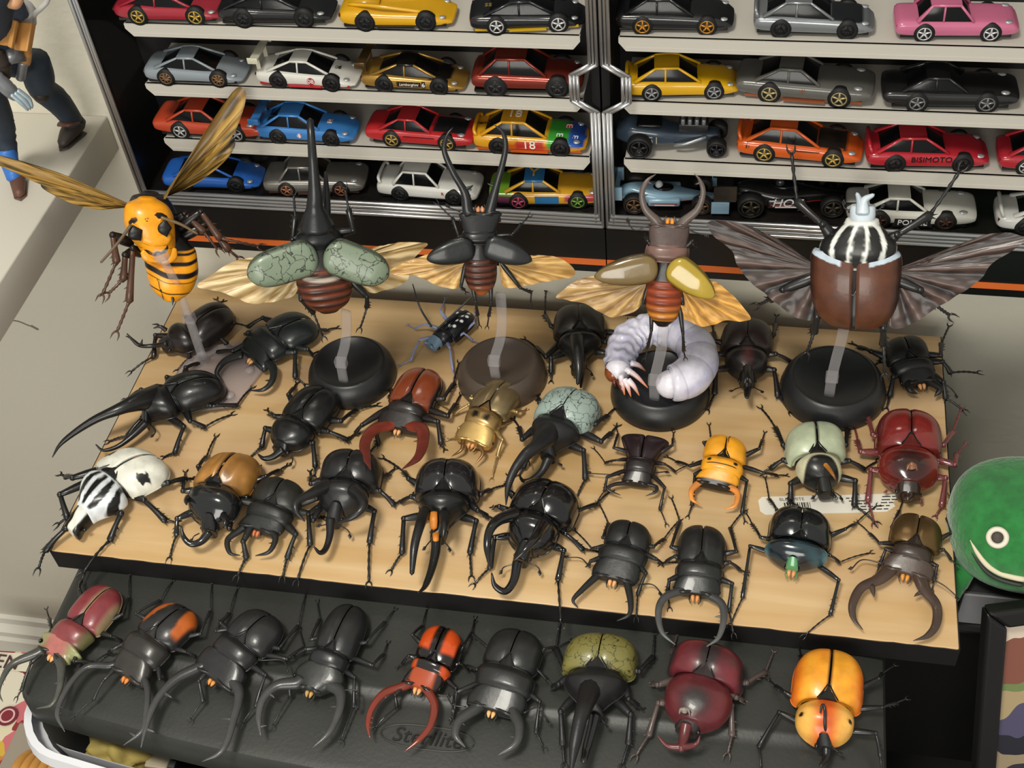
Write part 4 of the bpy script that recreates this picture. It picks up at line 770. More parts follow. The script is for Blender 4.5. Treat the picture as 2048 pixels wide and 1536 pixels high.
beetle('stag_beetle', 'black stag beetle with double head crests and saw-toothed jaws on the lid', 'F', (965, 105), (780, 430), (720, 560), (630, 735), 2.75, 2.6, 3.3, he=2.0, zg=BZ, col=lin('#212223'), mcol=lin('#303031'), mcol2=lin('#4c4c4b'), hcol=lin('#282928'), hpar=dict(prof=[(0, .85), (.25, 1.0), (.5, .98), (.8, .62), (1, .45)]),
  mand=[[(540, 690), (390, 710), (290, 800), (252, 930), (265, 1082)], [(770, 695), (855, 760), (850, 900), (775, 1060), (655, 1172)]], mr=.48, mprof=[1, .85, .62, .5, .42, .06], teeth=([(.48, .5), (.6, .12), (.66, .12), (.72, .12), (.78, .12), (.9, .4)], [(.45, .5), (.57, .12), (.63, .12), (.7, .12), (.76, .12), (.82, .3)]), rf=.16, mouth=lin('#b08a4a'),
  ant=[[(470, 610, 1.0), (430, 525, 1.0), (255, 525, 1.0)], [(870, 745, 1.0), (985, 755, .9), (990, 880, .8)]],
  legs=[('h', (635, 370), (705, 220), (690, 95)), ('h', (1050, 390), (1190, 240), (1262, 150)), ('m', (1100, 560), (1180, 480), (1212, 398)), ('f', (965, 650), (960, 870), (868, 1112)), ('f', (480, 700), (485, 790), (360, 1000)), ('m', (600, 440), (460, 520))])
def ec31(x, y, z, s, J, E, hw):
    t = (y-J[1])/(E[1]-J[1]); u = abs(x-J[0]-(E[0]-J[0])*t)/hw
    return mixc(lin('#171210'), lin('#c94a16'), sstep(.20, .38, u)*sstep(.96, .86, u)*sstep(.10, .22, t-.1*u)*sstep(1, .95, t))
beetle('stag_beetle', 'orange-red and black stag beetle with long red jaws on the lid', 'F', (1655, 275), (1540, 510), (1500, 600), (1435, 715), 2.75, 2.6, 2.5, he=1.9, zg=BZ, col=lin('#181414'), ecolf=ec31, nres=2, pcolf=lambda x, y, z, J, H, hw: mixc(lin('#1e1918'), lin('#b8481c'), sstep(.55, .7, abs(x-(J[0]+H[0])/2)/hw)), hcolf=lambda x, y, z, H, F, hw: mixc(lin('#9c4222'), lin('#211917'), sstep(.55, .75, abs(x-(H[0]+F[0])/2)/hw)), mcol=lin('#6d2a1e'), mcol2=lin('#7c2f20'), m='shell_gloss', mouth=PEACH,
  mand=[[(1350, 710), (1190, 765), (1095, 880), (1065, 1000), (1080, 1105)], [(1505, 740), (1560, 850), (1535, 1000), (1450, 1110), (1338, 1202)]], mr=.34, mprof=[1, .8, .75, .62, .5, .06], teeth=([(.38, .25), (.75, .2), (.82, .2), (.88, .15)], [(.3, .25), (.75, .12), (.82, .12)]), rf=.15,
  legs=[('m', (1370, 490), (1285, 580)), ('h', (1395, 335), (1470, 270), (1505, 140)), ('h', (1770, 430), (1838, 320), (1862, 215)), ('m', (1745, 545), (1855, 612)), ('f', (1268, 780), (1280, 870), (1120, 1020)), ('f', (1720, 730), (1690, 950))],
  ant=[[(1580, 780, 1.0), (1690, 795, .9), (1705, 860, .8)]])
beetle('stag_beetle', 'wide black stag beetle with short claw jaws and peach mouth on the lid', 'G', (535, 292), (420, 545), (375, 735), (310, 885), 3.5, 3.75, 3.7, he=2.0, zg=BZ, col=lin('#212222'), mcol=lin('#2a2b2b'), mcol2=lin('#4a4a49'), mouth=lin('#e2a868'),
  mand=[[(190, 885), (75, 970), (42, 1080), (112, 1168)], [(470, 905), (515, 1010), (490, 1140), (362, 1228)]], mr=.44, teeth=([(.5, .3)], [(.6, .4)]), rf=.16,
  ant=[[(120, 870, 1.0), (20, 855, 1.0), (-20, 790, 1.0)], [(550, 915, 1.0), (650, 880, .9), (735, 980, .8)]],
  legs=[('f', (668, 830), (640, 1060), (690, 1160)), ('h', (285, 430), (155, 325), (185, 245)), ('m', (200, 590), (70, 540)), ('m', (645, 590), (772, 712)), ('h', (700, 440), (790, 430), (892, 382)), ('f', (50, 760), (20, 960))])
beetle('hercules_beetle', 'olive-backed horned beetle pointing its long horn off the lid', 'G', (1150, 315), (1090, 560), (1050, 830), (1085, 925), 4.5, 3.8, 1.2, he=2.7, zg=BZ, kind='herc', col=lin('#1c1c1d'), ecol=lin('#76703c'), em='shell_crackle_olive', m='shell_matte',
  horns=[dict(p=[(1060, 690, 1.7), (1005, 860, 3.0), (970, 960, 3.2), (930, 1150, 2.9), (900, 1360, 2.4)], r=[.8, .62, .44, .36, .08]), dict(p=[(1080, 930, 1.4), (1055, 1040, 1.2), (1020, 1170, 1.0), (995, 1275, 1.2)], r=[.36, .3, .28, .2], m='shell_gloss')],
  ant=[[(1120, 930, 1.0), (1140, 980, .9), (1175, 1015, .8)]],
  legs=[('h', (852, 595), (788, 440), (822, 255)), ('m', (810, 700), (770, 720), (870, 680)), ('f', (825, 905), (840, 1150), (850, 1285)), ('f', (1345, 925), (1330, 1145), (1285, 1295)), ('m', (1330, 810), (1435, 890)), ('h', (1410, 605), (1512, 500), (1526, 335))])
beetle('rhinoceros_beetle', 'dusky wine-red rhinoceros beetle with a wide curved nose fork on the lid', 'G', (1955, 385), (1890, 620), (1790, 950), (1755, 1030), 4.6, 4.1, 1.4, he=2.8, zg=BZ, kind='rhino', col=lin('#302828'), ecolf=lambda x, y, z, s, J, E, hw: mixc(lin('#64242b'), lin('#2e2729'), sstep(.35, .1, abs(x-J[0])/hw)+sstep(.75, 1, abs(x-J[0])/hw)+.5*nz(x, y, z)), pcolf=lambda x, y, z, J, H, hw: mixc(lin('#5e252a'), lin('#232020'), sstep(.7, .15, math.hypot((x-H[0])/hw, (y-(J[1]*.35+H[1]*.65))/hw))), lcol=lin('#4d423f'), m='shell_satin', rf=.25,
  horns=[dict(p=[(1760, 1000, 1.6), (1742, 1100, 1.4), (1722, 1185, 1.5)], r=[.36, .3, .24], c=lin('#5c2a2c'), fork=[(.95, [(1620, 1160, 1.5), (1545, 1085, 2.0)]), (.95, [(1830, 1150, 1.5), (1862, 1085, 2.0)])]),
         dict(p=[(1745, 900, 2.7), (1745, 885, 2.9), (1745, 882, 2.85)], r=[.2, .14, .08], c=lin('#8a8078'), fork=[(.5, [(1718, 890, 2.8), (1708, 920, 2.6)]), (.5, [(1772, 890, 2.8), (1785, 925, 2.6)])])],
  legs=[('f', (1552, 840), (1480, 1080), (1390, 1225)), ('m', (1545, 705), (1500, 690)), ('h', (1665, 500), (1660, 440), (1692, 335)), ('f', (2095, 860), (2100, 1080), (2070, 1210)), ('m', (2130, 800), (2200, 820)), ('h', (2210, 690), (2350, 610), (2408, 465))])
OR35 = lin('#de8424')
r, f, q = beetle('rhinoceros_beetle', 'bright orange rhinoceros beetle with a thin black hook horn on the lid end', 'H', (835, 362), (808, 680), (785, 915), (795, 990), 4.1, 3.4, .9, he=2.7, zg=BZ, kind='rhino', col=lin('#171718'), ecolf=lambda x, y, z, s, J, E, hw: mixc(mixc(lin('#e39a2a'), lin('#dc6a1e'), sstep(.55, 1, abs(x-J[0]-(E[0]-J[0])*(y-J[1])/(E[1]-J[1]))/hw)+.6*nz(x*.8, y*.5, 3)), lin('#16100c'), sstep(.09, .05, abs(x-J[0]-(E[0]-J[0])*(y-J[1])/(E[1]-J[1])))), pcolf=lambda x, y, z, J, H, hw: mixc(mixc(lin('#e0a850'), lin('#c8561c'), sstep(.65, .1, abs(x-(J[0]+H[0])/2)/hw)), lin('#16100c'), max(sstep(.16, .10, math.hypot(abs(x-(J[0]+H[0])/2)-hw*.82, y-(J[1]*.5+H[1]*.5))), 0)), nres=2, ppar=dict(top=(.86, .98, .95, .7)),
  horns=[dict(p=[(795, 905, 1.9), (790, 840, 2.5), (790, 770, 2.95), (782, 725, 3.1), (768, 735, 3.0), (760, 775, 2.9)], r=[.10, .10, .09, .09, .08, .04]), dict(p=[(800, 1000, 1.1), (795, 1060, 1.0), (765, 1110, 1.4)], r=[.26, .2, .12])],
  ant=[[(770, 980, .9), (730, 960, .8), (700, 950, .8)], [(830, 990, .9), (870, 1020, .8), (895, 1030, .7)]], rf=.17,
  legs=[('f', (500, 772), (372, 990), (385, 1125)), ('m', (535, 645), (440, 572)), ('h', (650, 470), (628, 370)), ('f', (1112, 905), (1142, 1050), (1145, 1130)), ('m', (1150, 742), (1300, 690)), ('h', (1130, 560), (1150, 530), (1228, 478))])

# ------------------------------------------------------------------ the two display cases
YC = 22.8; YB = 28.3
mat('car_paint', attr=True, rough=0.25, coat=0.6, var=0.03, vscale=40)
mat('car_metal', attr=True, rough=0.28, metal=0.55, coat=0.5)
mat('car_glass', '#0b0c0e', rough=0.15, spec=.35)
mat('tyre', '#141414', rough=0.6)
mat('rim', attr=True, rough=0.35, metal=0.5)
mat('decal', attr=True, rough=0.4)
SHF = YC+0.5
SHELF = []      # z of the shelf tops
for a, b in (((256, 51), (1160, 70)), ((297, 171), (1164, 198)), ((333, 278.5), (1177.6, 316))):
    SHELF.append((at_y(*a, SHF)[2]+at_y(*b, SHF)[2])/2)
SHB = []
for a, b in (((265, 74), (1157, 98)), ((302, 191), (1164, 224)), ((338, 301), (1174, 340))):
    SHB.append((at_y(*a, SHF)[2]+at_y(*b, SHF)[2])/2)
FLOORZ = (at_z(745, 415, 13.4)[2]); FLOORZ = 13.0
TOPZ = 40.0
def case(x0, x1, s0, s1, lab, handle_side, gname):
    root = empty('display_case', loc=(0, 0, 0), label=lab, cat='display case', group=None)
    mb = MB(); mb.box((x0, YB, 8.4), (x1, YB+0.4, TOPZ)); mb.obj('back_panel', 'case_inner', root, smooth=False)
    for a, b in ((x0, x0+0.5), (x1-0.5, x1)):
        mb = MB(); mb.box((a, YC+0.25, 8.4), (b, YB, TOPZ)); mb.obj('side_panel', 'case_black', root, smooth=False)
    mb = MB(); mb.box((x0+0.5, YC+0.3, 12.2), (x1-0.5, YB, FLOORZ)); mb.obj('floor_panel', mat('case_floor', '#1c1a19', rough=0.25, var=.4, vscale=40), root, smooth=False)
    mb = MB(); mb.box((x0-0.1, YC+0.02, 8.0), (x1+0.1, YC+0.9, 12.0)); o = mb.obj('base_panel', 'case_black', root, smooth=False)
    mb = MB(); mb.box((x0-0.1, YC-0.06, 8.7), (x1+0.1, YC+0.03, 9.2)); mb.obj('orange_stripe', 'orange_strip', o, smooth=False)
    for k in range(3):
        xa, xb = s0[k], s1[k]; zt, zb = SHELF[k], SHB[k]; c = 0.45
        mb = MB(); poly = [(xa, zt), (xb, zt), (xb, zt-0.35), (xb-c, zb), (xa+c, zb), (xa, zt-0.35)]
        mb.prism(poly, SHF, SHF+0.25, axis='y'); mb.box((xa+0.05, SHF+0.1, zt-0.3), (xb-0.05, YB, zt))
        mb.box((xa+c, SHF-0.03, zb+0.02), (xb-c, SHF+0.05, zb+0.28))
        mb.obj('shelf', 'shelf_white', root, smooth=False)
    # chromed door frame with grooves, glass and half-hexagon pull
    door = MB(); f = 0.62
    def barv(xa, xb):
        return [(xa, 12.15), (xb, 12.15), (xb, TOPZ), (xa, TOPZ)]
    fr = empty('door', root.location, loc=(0, 0, 0)) if False else None
    mb = MB()
    hs = x1 if handle_side > 0 else x0
    zc = at_y(1195, 178, YC)[2]; hh = 1.75; hw_ = 1.35 if False else 1.25
    for g, d in ((0.0, 0.0), (0.24, 0.06), (0.46, 0.0)):
        for xa, is_h in ((x0, handle_side < 0), (x1, handle_side > 0)):
            sg = 1 if xa == x0 else -1
            pts = [(xa+sg*(g+.09), 12.2+g), (xa+sg*(g+.09), TOPZ)]
            if is_h:
                pts = [(xa+sg*(g+.09), 12.2+g), (xa+sg*(g+.09), zc-hh), (xa+sg*(g+.09+hw_), zc-hh*.55), (xa+sg*(g+.09+hw_), zc+hh*.55), (xa+sg*(g+.09), zc+hh), (xa+sg*(g+.09), TOPZ)]
            for (ax, az), (bx, bz) in zip(pts[:-1], pts[1:]):
                tube(mb, [(ax, YC+d, az), (bx, YC+d, bz)], .115, n=8, tip=False)
    for g, d in ((0.0, 0.0), (0.3, 0.06), (0.62, 0.02), (0.95, 0.0)):
        tube(mb, [(x0+.1+g*.3, YC+d, 12.25+g), (x1-.1-g*.3, YC+d, 12.25+g)], .15, n=8, tip=False)
    mb.obj('door_frame', 'chrome_trim', root)
    mb = MB(); mb.box((x0+0.35, YC+0.02, 13.2), (x1-0.35, YC+0.09, TOPZ)); mb.obj('glass_pane', 'case_glass', root, smooth=False)
    return root
sL = [at_y(*p, SHF)[0] for p in ((252, 62), (294, 181), (331, 289))]; sR = [at_y(*p, SHF)[0] for p in ((1160, 80), (1167, 208), (1180, 326))]
s2 = [at_y(*p, SHF)[0] for p in ((1237, 88), (1245, 215), (1248, 330))]
xl = 1.7; xm = at_y(1203, 250, YC)[0]
case(xl, xm-0.06, sL, sR, 'black glass-fronted display case holding four toy cars per shelf beside the ledge', 1, '')
case(xm+0.06, xm+34.2, s2, [q+31 for q in s2], 'black glass-fronted display case partly cut off behind the goliath beetle', -1, '')

# ------------------------------------------------------------------ toy cars
def C(h): return lin(h)
def wheel(root, x, y, r, w, rim, spokes=5, ro=0.78):
    s = 1 if x > 0 else -1
    mb = MB(); prof = [(r*.55, 0), (r*.86, 0), (r, .12), (r, .88), (r*.90, 1), (r*.80, 1), (r*.78, .8)]
    a = np.linspace(0, 2*math.pi, 24, endpoint=False)
    P = np.array([[(x-s*w*(1-k), y+rr*math.cos(t), r+rr*math.sin(t)) for t in a] for rr, k in prof])
    mb.grid(P, cv=True); o = mb.obj('wheel', 'tyre', root)
    mb = MB(); xo = x-s*w*.10
    P = np.array([[(xo+s*dx, y+rr*math.cos(t), r+rr*math.sin(t)) for t in a] for rr, dx in ((r*ro, 0), (r*ro, .04), (r*(ro-.1), .04), (r*(ro-.12), -.05), (.001, -.05))])
    mb.grid(P, C('#1a1a1a') if spokes else rim, cv=True)
    P = np.array([[(xo+s*dx, y+rr*math.cos(t), r+rr*math.sin(t)) for t in a] for rr, dx in ((r*(ro+.02), .0), (r*(ro+.02), .05), (r*(ro-.1), .05), (r*(ro-.1), 0))])
    mb.grid(P, rim, cv=True)
    for k in range(spokes):
        t = 2*math.pi*k/spokes+.3; d = np.array([0, math.cos(t), math.sin(t)]); c0 = np.array([xo+s*.01, y, r])
        tube(mb, [c0, c0+d*r*(ro-.06)], [r*.13, r*.10], n=5, c=rim, tip=False)
    mb.obj('rim', 'rim', o)
STY = {
 'wedge': dict(b=[(-.42, .28, .27, .12), (-.34, .32, .31, .08), (-.1, .345, .325, .06), (.3, .335, .29, .05), (.7, .335, .275, .05), (1.0, .345, .255, .05), (1.22, .325, .20, .06), (1.40, .26, .13, .07)], c=(-.30, .16, .50, .98), zr=.45, hb=.27, hr=.19, r=.145),
 'super': dict(b=[(-.42, .29, .28, .10), (-.34, .33, .315, .07), (-.05, .35, .325, .05), (.3, .335, .30, .05), (.7, .335, .275, .05), (1.0, .35, .265, .05), (1.24, .33, .19, .05), (1.40, .26, .11, .06)], c=(-.20, .24, .54, 1.0), zr=.47, hb=.27, hr=.19, r=.145),
 'muscle': dict(b=[(-.48, .31, .29, .14), (-.4, .33, .325, .09), (0, .345, .33, .06), (.3, .34, .315, .06), (.8, .34, .31, .06), (1.15, .34, .295, .07), (1.36, .325, .275, .10), (1.44, .30, .24, .13)], c=(-.22, .12, .42, .70), zr=.49, hb=.28, hr=.21, r=.145),
 'coupe': dict(b=[(-.40, .30, .30, .12), (-.33, .325, .33, .08), (0, .335, .335, .06), (.4, .325, .315, .05), (.8, .33, .30, .05), (1.1, .335, .275, .05), (1.28, .31, .22, .07), (1.38, .26, .15, .08)], c=(-.28, .06, .42, .78), zr=.52, hb=.27, hr=.20, r=.14),
 'sedan': dict(b=[(-.42, .31, .29, .12), (-.36, .33, .33, .08), (0, .335, .335, .06), (.4, .335, .33, .06), (.8, .335, .325, .06), (1.15, .335, .31, .07), (1.34, .325, .28, .09), (1.40, .30, .22, .12)], c=(-.12, .08, .50, .72), zr=.56, hb=.28, hr=.22, r=.14),
 'suv': dict(b=[(-.38, .31, .33, .17), (-.32, .335, .38, .13), (0, .345, .385, .11), (.4, .335, .36, .10), (.8, .335, .345, .10), (1.1, .34, .325, .10), (1.26, .32, .27, .11), (1.36, .27, .20, .12)], c=(-.26, .02, .48, .82), zr=.60, hb=.28, hr=.21, r=.165),
}
CARS = []
def car(name, label, style, zs, rear, front, col, paint='car_paint', rim='#b08a3a', spoke=5, wing=None, hood=None, stripes=(), texts=(), roofc=None, open_top=False, duck=0.0, glass='car_glass', side=None, lights=True, patch=(), scoop=False, v='P', flip=False):
    st = STY[style]
    a = at_z(*vpx(v, rear), zs); b = at_z(*vpx(v, front), zs)
    d = b-a; d[2] = 0; wb = np.linalg.norm(d); Y = d/wb
    if abs(Y[1]) > .17: Y = unit([1, .17*np.sign(Y[1]), 0])
    X = np.cross(Y, (0, 0, 1)); low = min(a[1], a[1]+Y[1]*wb*1.4); a = a+np.array([0, max(0, YC+.55-low), 0]); O = a-X*.33*wb
    fr = Frame((O[0], O[1], zs), X, Y, (0, 0, 1))
    root = empty(name, fr, label=label, cat='toy car', group='toy cars in the display cases')
    B = np.array(st['b'])*wb; hwm = B[:, 1].max()
    mb = MB(); c0 = C(col)
    loft(mb, B, n=34, m=36, c=c0, pw=4.2, pb=4.5, mid=.45, cap=.02, colf=hood and (lambda P: pattern(P, lambda x, y, z: C(hood[0]) if (z > hood[1]*wb and hood[2]*wb < y < hood[3]*wb and abs(x) < hood[4]*wb) else c0)) or (patch and (lambda P: pattern(P, lambda x, y, z: next((C(pc) for pc, (y0, y1, z0, z1) in patch if y0*wb <= y <= y1*wb and z0*wb <= z <= z1*wb), c0)))) or None)
    body = mb.obj('body', paint, root)
    cr, rr, rf_, cf = (q*wb for q in st['c']); hb, hr, zr = st['hb']*wb, st['hr']*wb, st['zr']*wb
    zt = lambda y: float(np.interp(y, B[:, 0], B[:, 2]))
    zbr, zbf = zt(cr)-.03*wb, zt(cf)-.03*wb
    if not open_top:
        mb = MB(); P = [(-hb, cr, zbr), (hb, cr, zbr), (hb, cf, zbf), (-hb, cf, zbf), (-hr, rr, zr), (hr, rr, zr), (hr, rf_, zr), (-hr, rf_, zr)]
        mb.add(P, [(0, 3, 2, 1), (4, 5, 6, 7), (0, 1, 5, 4), (1, 2, 6, 5), (2, 3, 7, 6), (3, 0, 4, 7)]); mb.obj('windows', glass, root, bevel=.03*wb, bseg=3, auto=50)
        mb = MB(); cc = C(roofc) if roofc else c0; e = .012*wb
        G = np.array([[(x, y, zr+e*(1-.6*(abs(x)/hr)**3)+(.012*wb*math.sin((y-rr)/(rf_-rr)*math.pi))) for x in np.linspace(-hr*1.04, hr*1.04, 9)] for y in np.linspace(rr-.02*wb, rf_+.02*wb, 7)])
        mb.grid(G, cc); G2 = G.copy(); G2[..., 2] -= .03*wb; mb.grid(G2, cc)
        for s in (-1, 1):
            t = .022*wb
            tube(mb, [(s*hb, cr, zbr+.02*wb), (s*hr*1.0, rr, zr)], [t*2.2, t*1.3], n=7, c=c0, flat=.6); tube(mb, [(s*hb, cf, zbf+.02*wb), (s*hr*1.0, rf_, zr)], [t*1.1, t], n=7, c=c0)
            tube(mb, [(s*hr*1.0, rr, zr), (s*hr*1.03, (rr+rf_)/2, zr+.004*wb), (s*hr*1.0, rf_, zr)], t*1.1, n=7, c=cc)
            ym = (rr+rf_)/2-.02*wb; tube(mb, [(s*hb*.99, ym, zt(ym)-.01*wb), (s*hr*1.02, ym, zr)], t*.8, n=6, c=c0)
        mb.obj('roof', paint, root)
    else:
        mb = MB(); mb.box((-hb*.85, cr, zbr-.05*wb), (hb*.85, cf*.92, zbf+.035*wb)); mb.obj('cockpit', 'car_glass', root, bevel=.03*wb)
        mb = MB()
        for s in (-1, 1):
            tube(mb, [(s*hb*.4, cr, zbr+.06*wb), (s*hb*.9, rr, zr*.86), (s*hb*.95, rf_, zr*.78), (s*hb*.8, cf, zbf+.03*wb)], .03*wb, n=7, c=c0, samples=12)
        mb.box((-hb*.35, cr-.02*wb, zbr), (hb*.35, rr+.05*wb, zr*.80), c0); mb.obj('windshield_frame', paint, root)
    r = st['r']*wb
    for y in (0, wb):
        for s in (-1, 1):
            hwy = float(np.interp(y, B[:, 0], B[:, 1]))
            mb = MB(); an = np.linspace(0, math.pi*2, 24, endpoint=False)
            mb.prism([(y+math.cos(t)*r*1.16, r+math.sin(t)*r*1.16) for t in an], s*(hwy-.10*wb), s*(hwy+.004*wb), axis='x'); mb.obj('wheel_arch', 'tyre', body)
            wheel(root, s*(hwy+.012*wb), y, r, .13*wb, C(rim), spoke)
    if lights:
        for s in (-1, 1):
            mb = MB(); yl = 1.25*wb; ball(mb, (s*.24*wb, yl, zt(yl)-.005*wb), (.05*wb, .07*wb, .02*wb), C('#b9bcbf'), 6, 10); mb.obj('headlight', 'car_metal', body)
            mb = MB(); yl = B[0, 0]; mb.box((s*.24*wb-.05*wb, yl-.012*wb, .22*wb), (s*.24*wb+.05*wb, yl+.02*wb, .26*wb), C('#5a1512')); mb.obj('tail_light', 'car_paint', body, smooth=False)
    mb = MB(); mb.box((-hwm*.9, -.36*wb, .055*wb), (hwm*.9, 1.32*wb, .10*wb), C(side or '#18181a')); mb.obj('chassis', 'car_paint', root, smooth=False)
    if side:
        for s in (-1, 1):
            mb = MB(); mb.box((s*(hwm-.02*wb), .2*wb, .055*wb), (s*(hwm+.02*wb), .8*wb, .085*wb), C(side)); mb.obj('side_skirt', 'car_paint', body, smooth=False)
    if wing:
        mb = MB(); yw, zw, ww = -.36*wb, wing[1]*wb, .36*wb; cw = C(wing[0])
        mb.box((-ww, yw-.10*wb, zw), (ww, yw+.06*wb, zw+.025*wb), cw)
        for s in (-1, 1):
            mb.box((s*ww-.012*wb, yw-.12*wb, zw-.05*wb), (s*ww+.012*wb, yw+.08*wb, zw+.07*wb), cw); mb.box((s*ww*.55-.012*wb, yw-.05*wb, zt(yw)-.04*wb), (s*ww*.55+.012*wb, yw+.03*wb, zw), cw)
        mb.obj('rear_wing', paint, root, bevel=.008*wb)
    if duck:
        mb = MB(); tube(mb, [(-.27*wb, -.36*wb, zt(-.36*wb)+.0*wb), (-.2*wb, -.40*wb, zt(-.36*wb)+duck*wb), (.2*wb, -.40*wb, zt(-.36*wb)+duck*wb), (.27*wb, -.36*wb, zt(-.36*wb)+.0*wb)], .03*wb, n=8, c=c0, samples=14); mb.obj('spoiler', paint, root)
    if scoop:
        mb = MB(); mb.box((-.09*wb, .95*wb, zt(.95*wb)-.02*wb), (.09*wb, 1.12*wb, zt(.95*wb)+.05*wb), C(scoop)); mb.obj('hood_scoop', paint, root, bevel=.02*wb)
    bv = None
    def drape(V, F, color, nm):
        """lay a flat decal on the body: each point slides down (or in from the side) onto it"""
        mb = MB(); mb.add(V, F, color); return mb.obj(nm, 'decal', body, smooth=False)
    for (c1, y0, y1, xa, xb) in stripes:
        for s in ((-1, 1) if xa > 0 else (1,)):
            mb = MB(); ys = np.linspace(y0*wb, y1*wb, 14)
            G = np.array([[(s*x*wb, y, zt(y)+.009*wb) for x in (xa, xb)] for y in ys]); mb.grid(G, C(c1)); G[..., 2] -= .02*wb; mb.grid(G, C(c1)); mb.obj('stripe', 'decal', body)
    for t in texts:
        V, F = text_mesh(t['t'], t.get('size', .16)*wb, .004*wb, t.get('shear', 0)); cols = C(t.get('c', '#f0f0f0'))
        if t.get('on') == 'roof': P = np.column_stack([V[:, 1]*-1 if False else V[:, 0]*0, V[:, 0], V[:, 2]])
        if t.get('on') == 'roof':
            P = np.column_stack([-V[:, 1]+0, V[:, 0]+t['y']*wb, V[:, 2]+zr+.03*wb])
        elif t.get('on') == 'hood':
            P = np.column_stack([-V[:, 1]+t.get('x', 0)*wb, V[:, 0]+t['y']*wb, V[:, 2]+zt(t['y']*wb)+.012*wb])
        else:
            P = np.column_stack([V[:, 2]+float(np.interp(t['y']*wb, B[:, 0], B[:, 1]))+.008*wb, V[:, 0]+t['y']*wb, V[:, 1]+t['z']*wb])
        if t.get('bg'):
            w2, h2 = np.ptp(V[:, 0])*.62, np.ptp(V[:, 1])*.75; cx = P.mean(0)
            m2 = MB()
            if t.get('on'): m2.box((cx[0]-h2, t['y']*wb-w2, cx[2]-.01*wb), (cx[0]+h2, t['y']*wb+w2, cx[2]-.002*wb), C(t['bg']))
            else:
                an = np.linspace(0, 2*math.pi, 20, endpoint=False)
                if t.get('round'): m2.prism([(t['y']*wb+math.cos(q)*w2, t['z']*wb+math.sin(q)*w2) for q in an], P[0, 0]-.012*wb, P[0, 0]-.003*wb, C(t['bg']), axis='x')
                else: m2.box((P[:, 0].min()-.01*wb, t['y']*wb-w2, t['z']*wb-h2), (P[:, 0].min()-.002*wb, t['y']*wb+w2, t['z']*wb+h2), C(t['bg']))
            m2.obj('decal_field', 'decal', body, smooth=False)
        mb = MB(); mb.add(P, F, cols); mb.obj('pinstripe' if set(t['t']) <= set('_/') else 'lettering', 'decal', body, smooth=False)
    CARS.append((root, fr, wb)); return root, fr, wb, body, zt
S1, S2, S3, S4 = SHELF[0], SHELF[1], SHELF[2], FLOORZ
def sv(v, *pts): return [vpx(v, p) for p in pts]
def put(name, label, style, zs, v, rear, front, col, **k): return car(name, label, style, zs, vpx(v, rear), vpx(v, front), col, **k)
# top shelf
put('toy_car', 'metallic crimson wedge-shaped toy supercar with gold rims, first on the top shelf', 'wedge', S1, 'S', (815, 150), (1150, 155), '#9c2434', rim='#c9a94a', hood=('#9c2434', 9, 0, 1, .3))
put('toy_car', 'glossy black wedge toy supercar beside the crimson one', 'wedge', S1, 'S', (1430, 165), (1785, 165), '#16171a', rim='#2c2c2e')
put('toy_car', 'yellow open-top toy supercar with black rims', 'wedge', S1, 'T', (385, 185), (740, 185), '#d9a313', rim='#26262a', open_top=True, side='#17171a')
put('toy_car', 'black toy supercar with yellow seats and white spoked rims', 'super', S1, 'T', (1155, 200), (1515, 185), '#15161a', rim='#d8d8d8', side='#c9a014', texts=[dict(t='SSSSS', y=-.05, on='hood', size=.13, c='#8a7a3a')])
put('toy_car', 'black toy coupe with small gold wheels, first on the second case top shelf', 'coupe', S1, 'R', (205, 165), (515, 168), '#17181a', rim='#c98a2a')
put('toy_car', 'silver toy roadster with dark bonnet', 'coupe', S1, 'R', (870, 180), (1190, 188), '#8f9396', paint='car_metal', rim='#1d1d1f', duck=.10, hood=('#2c3033', .24, .75, 1.3, .28))
put('toy_car', 'pink classic toy saloon car with silver bumper', 'sedan', S1, 'R', (1560, 200), (1880, 200), '#c46a8a', rim='#d8d8da', hood=('#a85070', 9, 0, 1, .3))
# second shelf
put('toy_car', 'pale blue-grey toy supercar with bronze rims', 'super', S2, 'S', (985, 495), (1290, 505), '#8b949b', rim='#8a6a4a', spoke=8)
put('toy_car', 'white racing toy supercar with red trim and tall rear wing', 'super', S2, 'S', (1635, 520), (1945, 535), '#d6d4cc', rim='#1d1d1f', wing=('#d0cdb8', .55), side='#b5202a', texts=[dict(t='08', y=.62, z=.17, size=.12, c='#f2f2f2', bg='#a02028', round=True), dict(t='08', y=1.05, on='hood', size=.12, c='#2a2426')])
put('toy_car', 'gold and black racing toy supercar with rear wing', 'super', S2, 'T', (500, 535), (820, 550), '#b0873c', paint='car_metal', rim='#1b1b1d', wing=('#5a4420', .52), roofc='#1f1a16', hood=('#1e1a17', .22, .8, 1.4, .3), texts=[dict(t='6', y=.72, z=.17, size=.12, c='#f0f0f0', bg='#181818'), dict(t='Lamborghini', y=.45, z=.17, size=.07, c='#f0e8d8', shear=.3, bg='#1e1a16')])
put('toy_car', 'metallic brick red toy sport utility vehicle', 'suv', S2, 'T', (1150, 560), (1510, 565), '#8c3426', paint='car_metal', rim='#3a3a3c')
put('toy_car', 'rounded bright yellow toy sports coupe', 'coupe', S2, 'R', (250, 487), (550, 480), '#d6a414', rim='#9a9ca0', duck=.07)
put('toy_car', 'dull grey toy muscle car with orange streaks', 'muscle', S2, 'R', (815, 490), (1150, 517), '#5c5b56', rim='#b8a878', side='#8a4a2a', texts=[dict(t='//', y=.45, z=.22, size=.1, c='#b05a2a', shear=.4)])
put('toy_car', 'flat black toy muscle car with chrome-ringed wheels', 'muscle', S2, 'R', (1525, 535), (1860, 540), '#1b1b1c', rim='#8a8a8a')
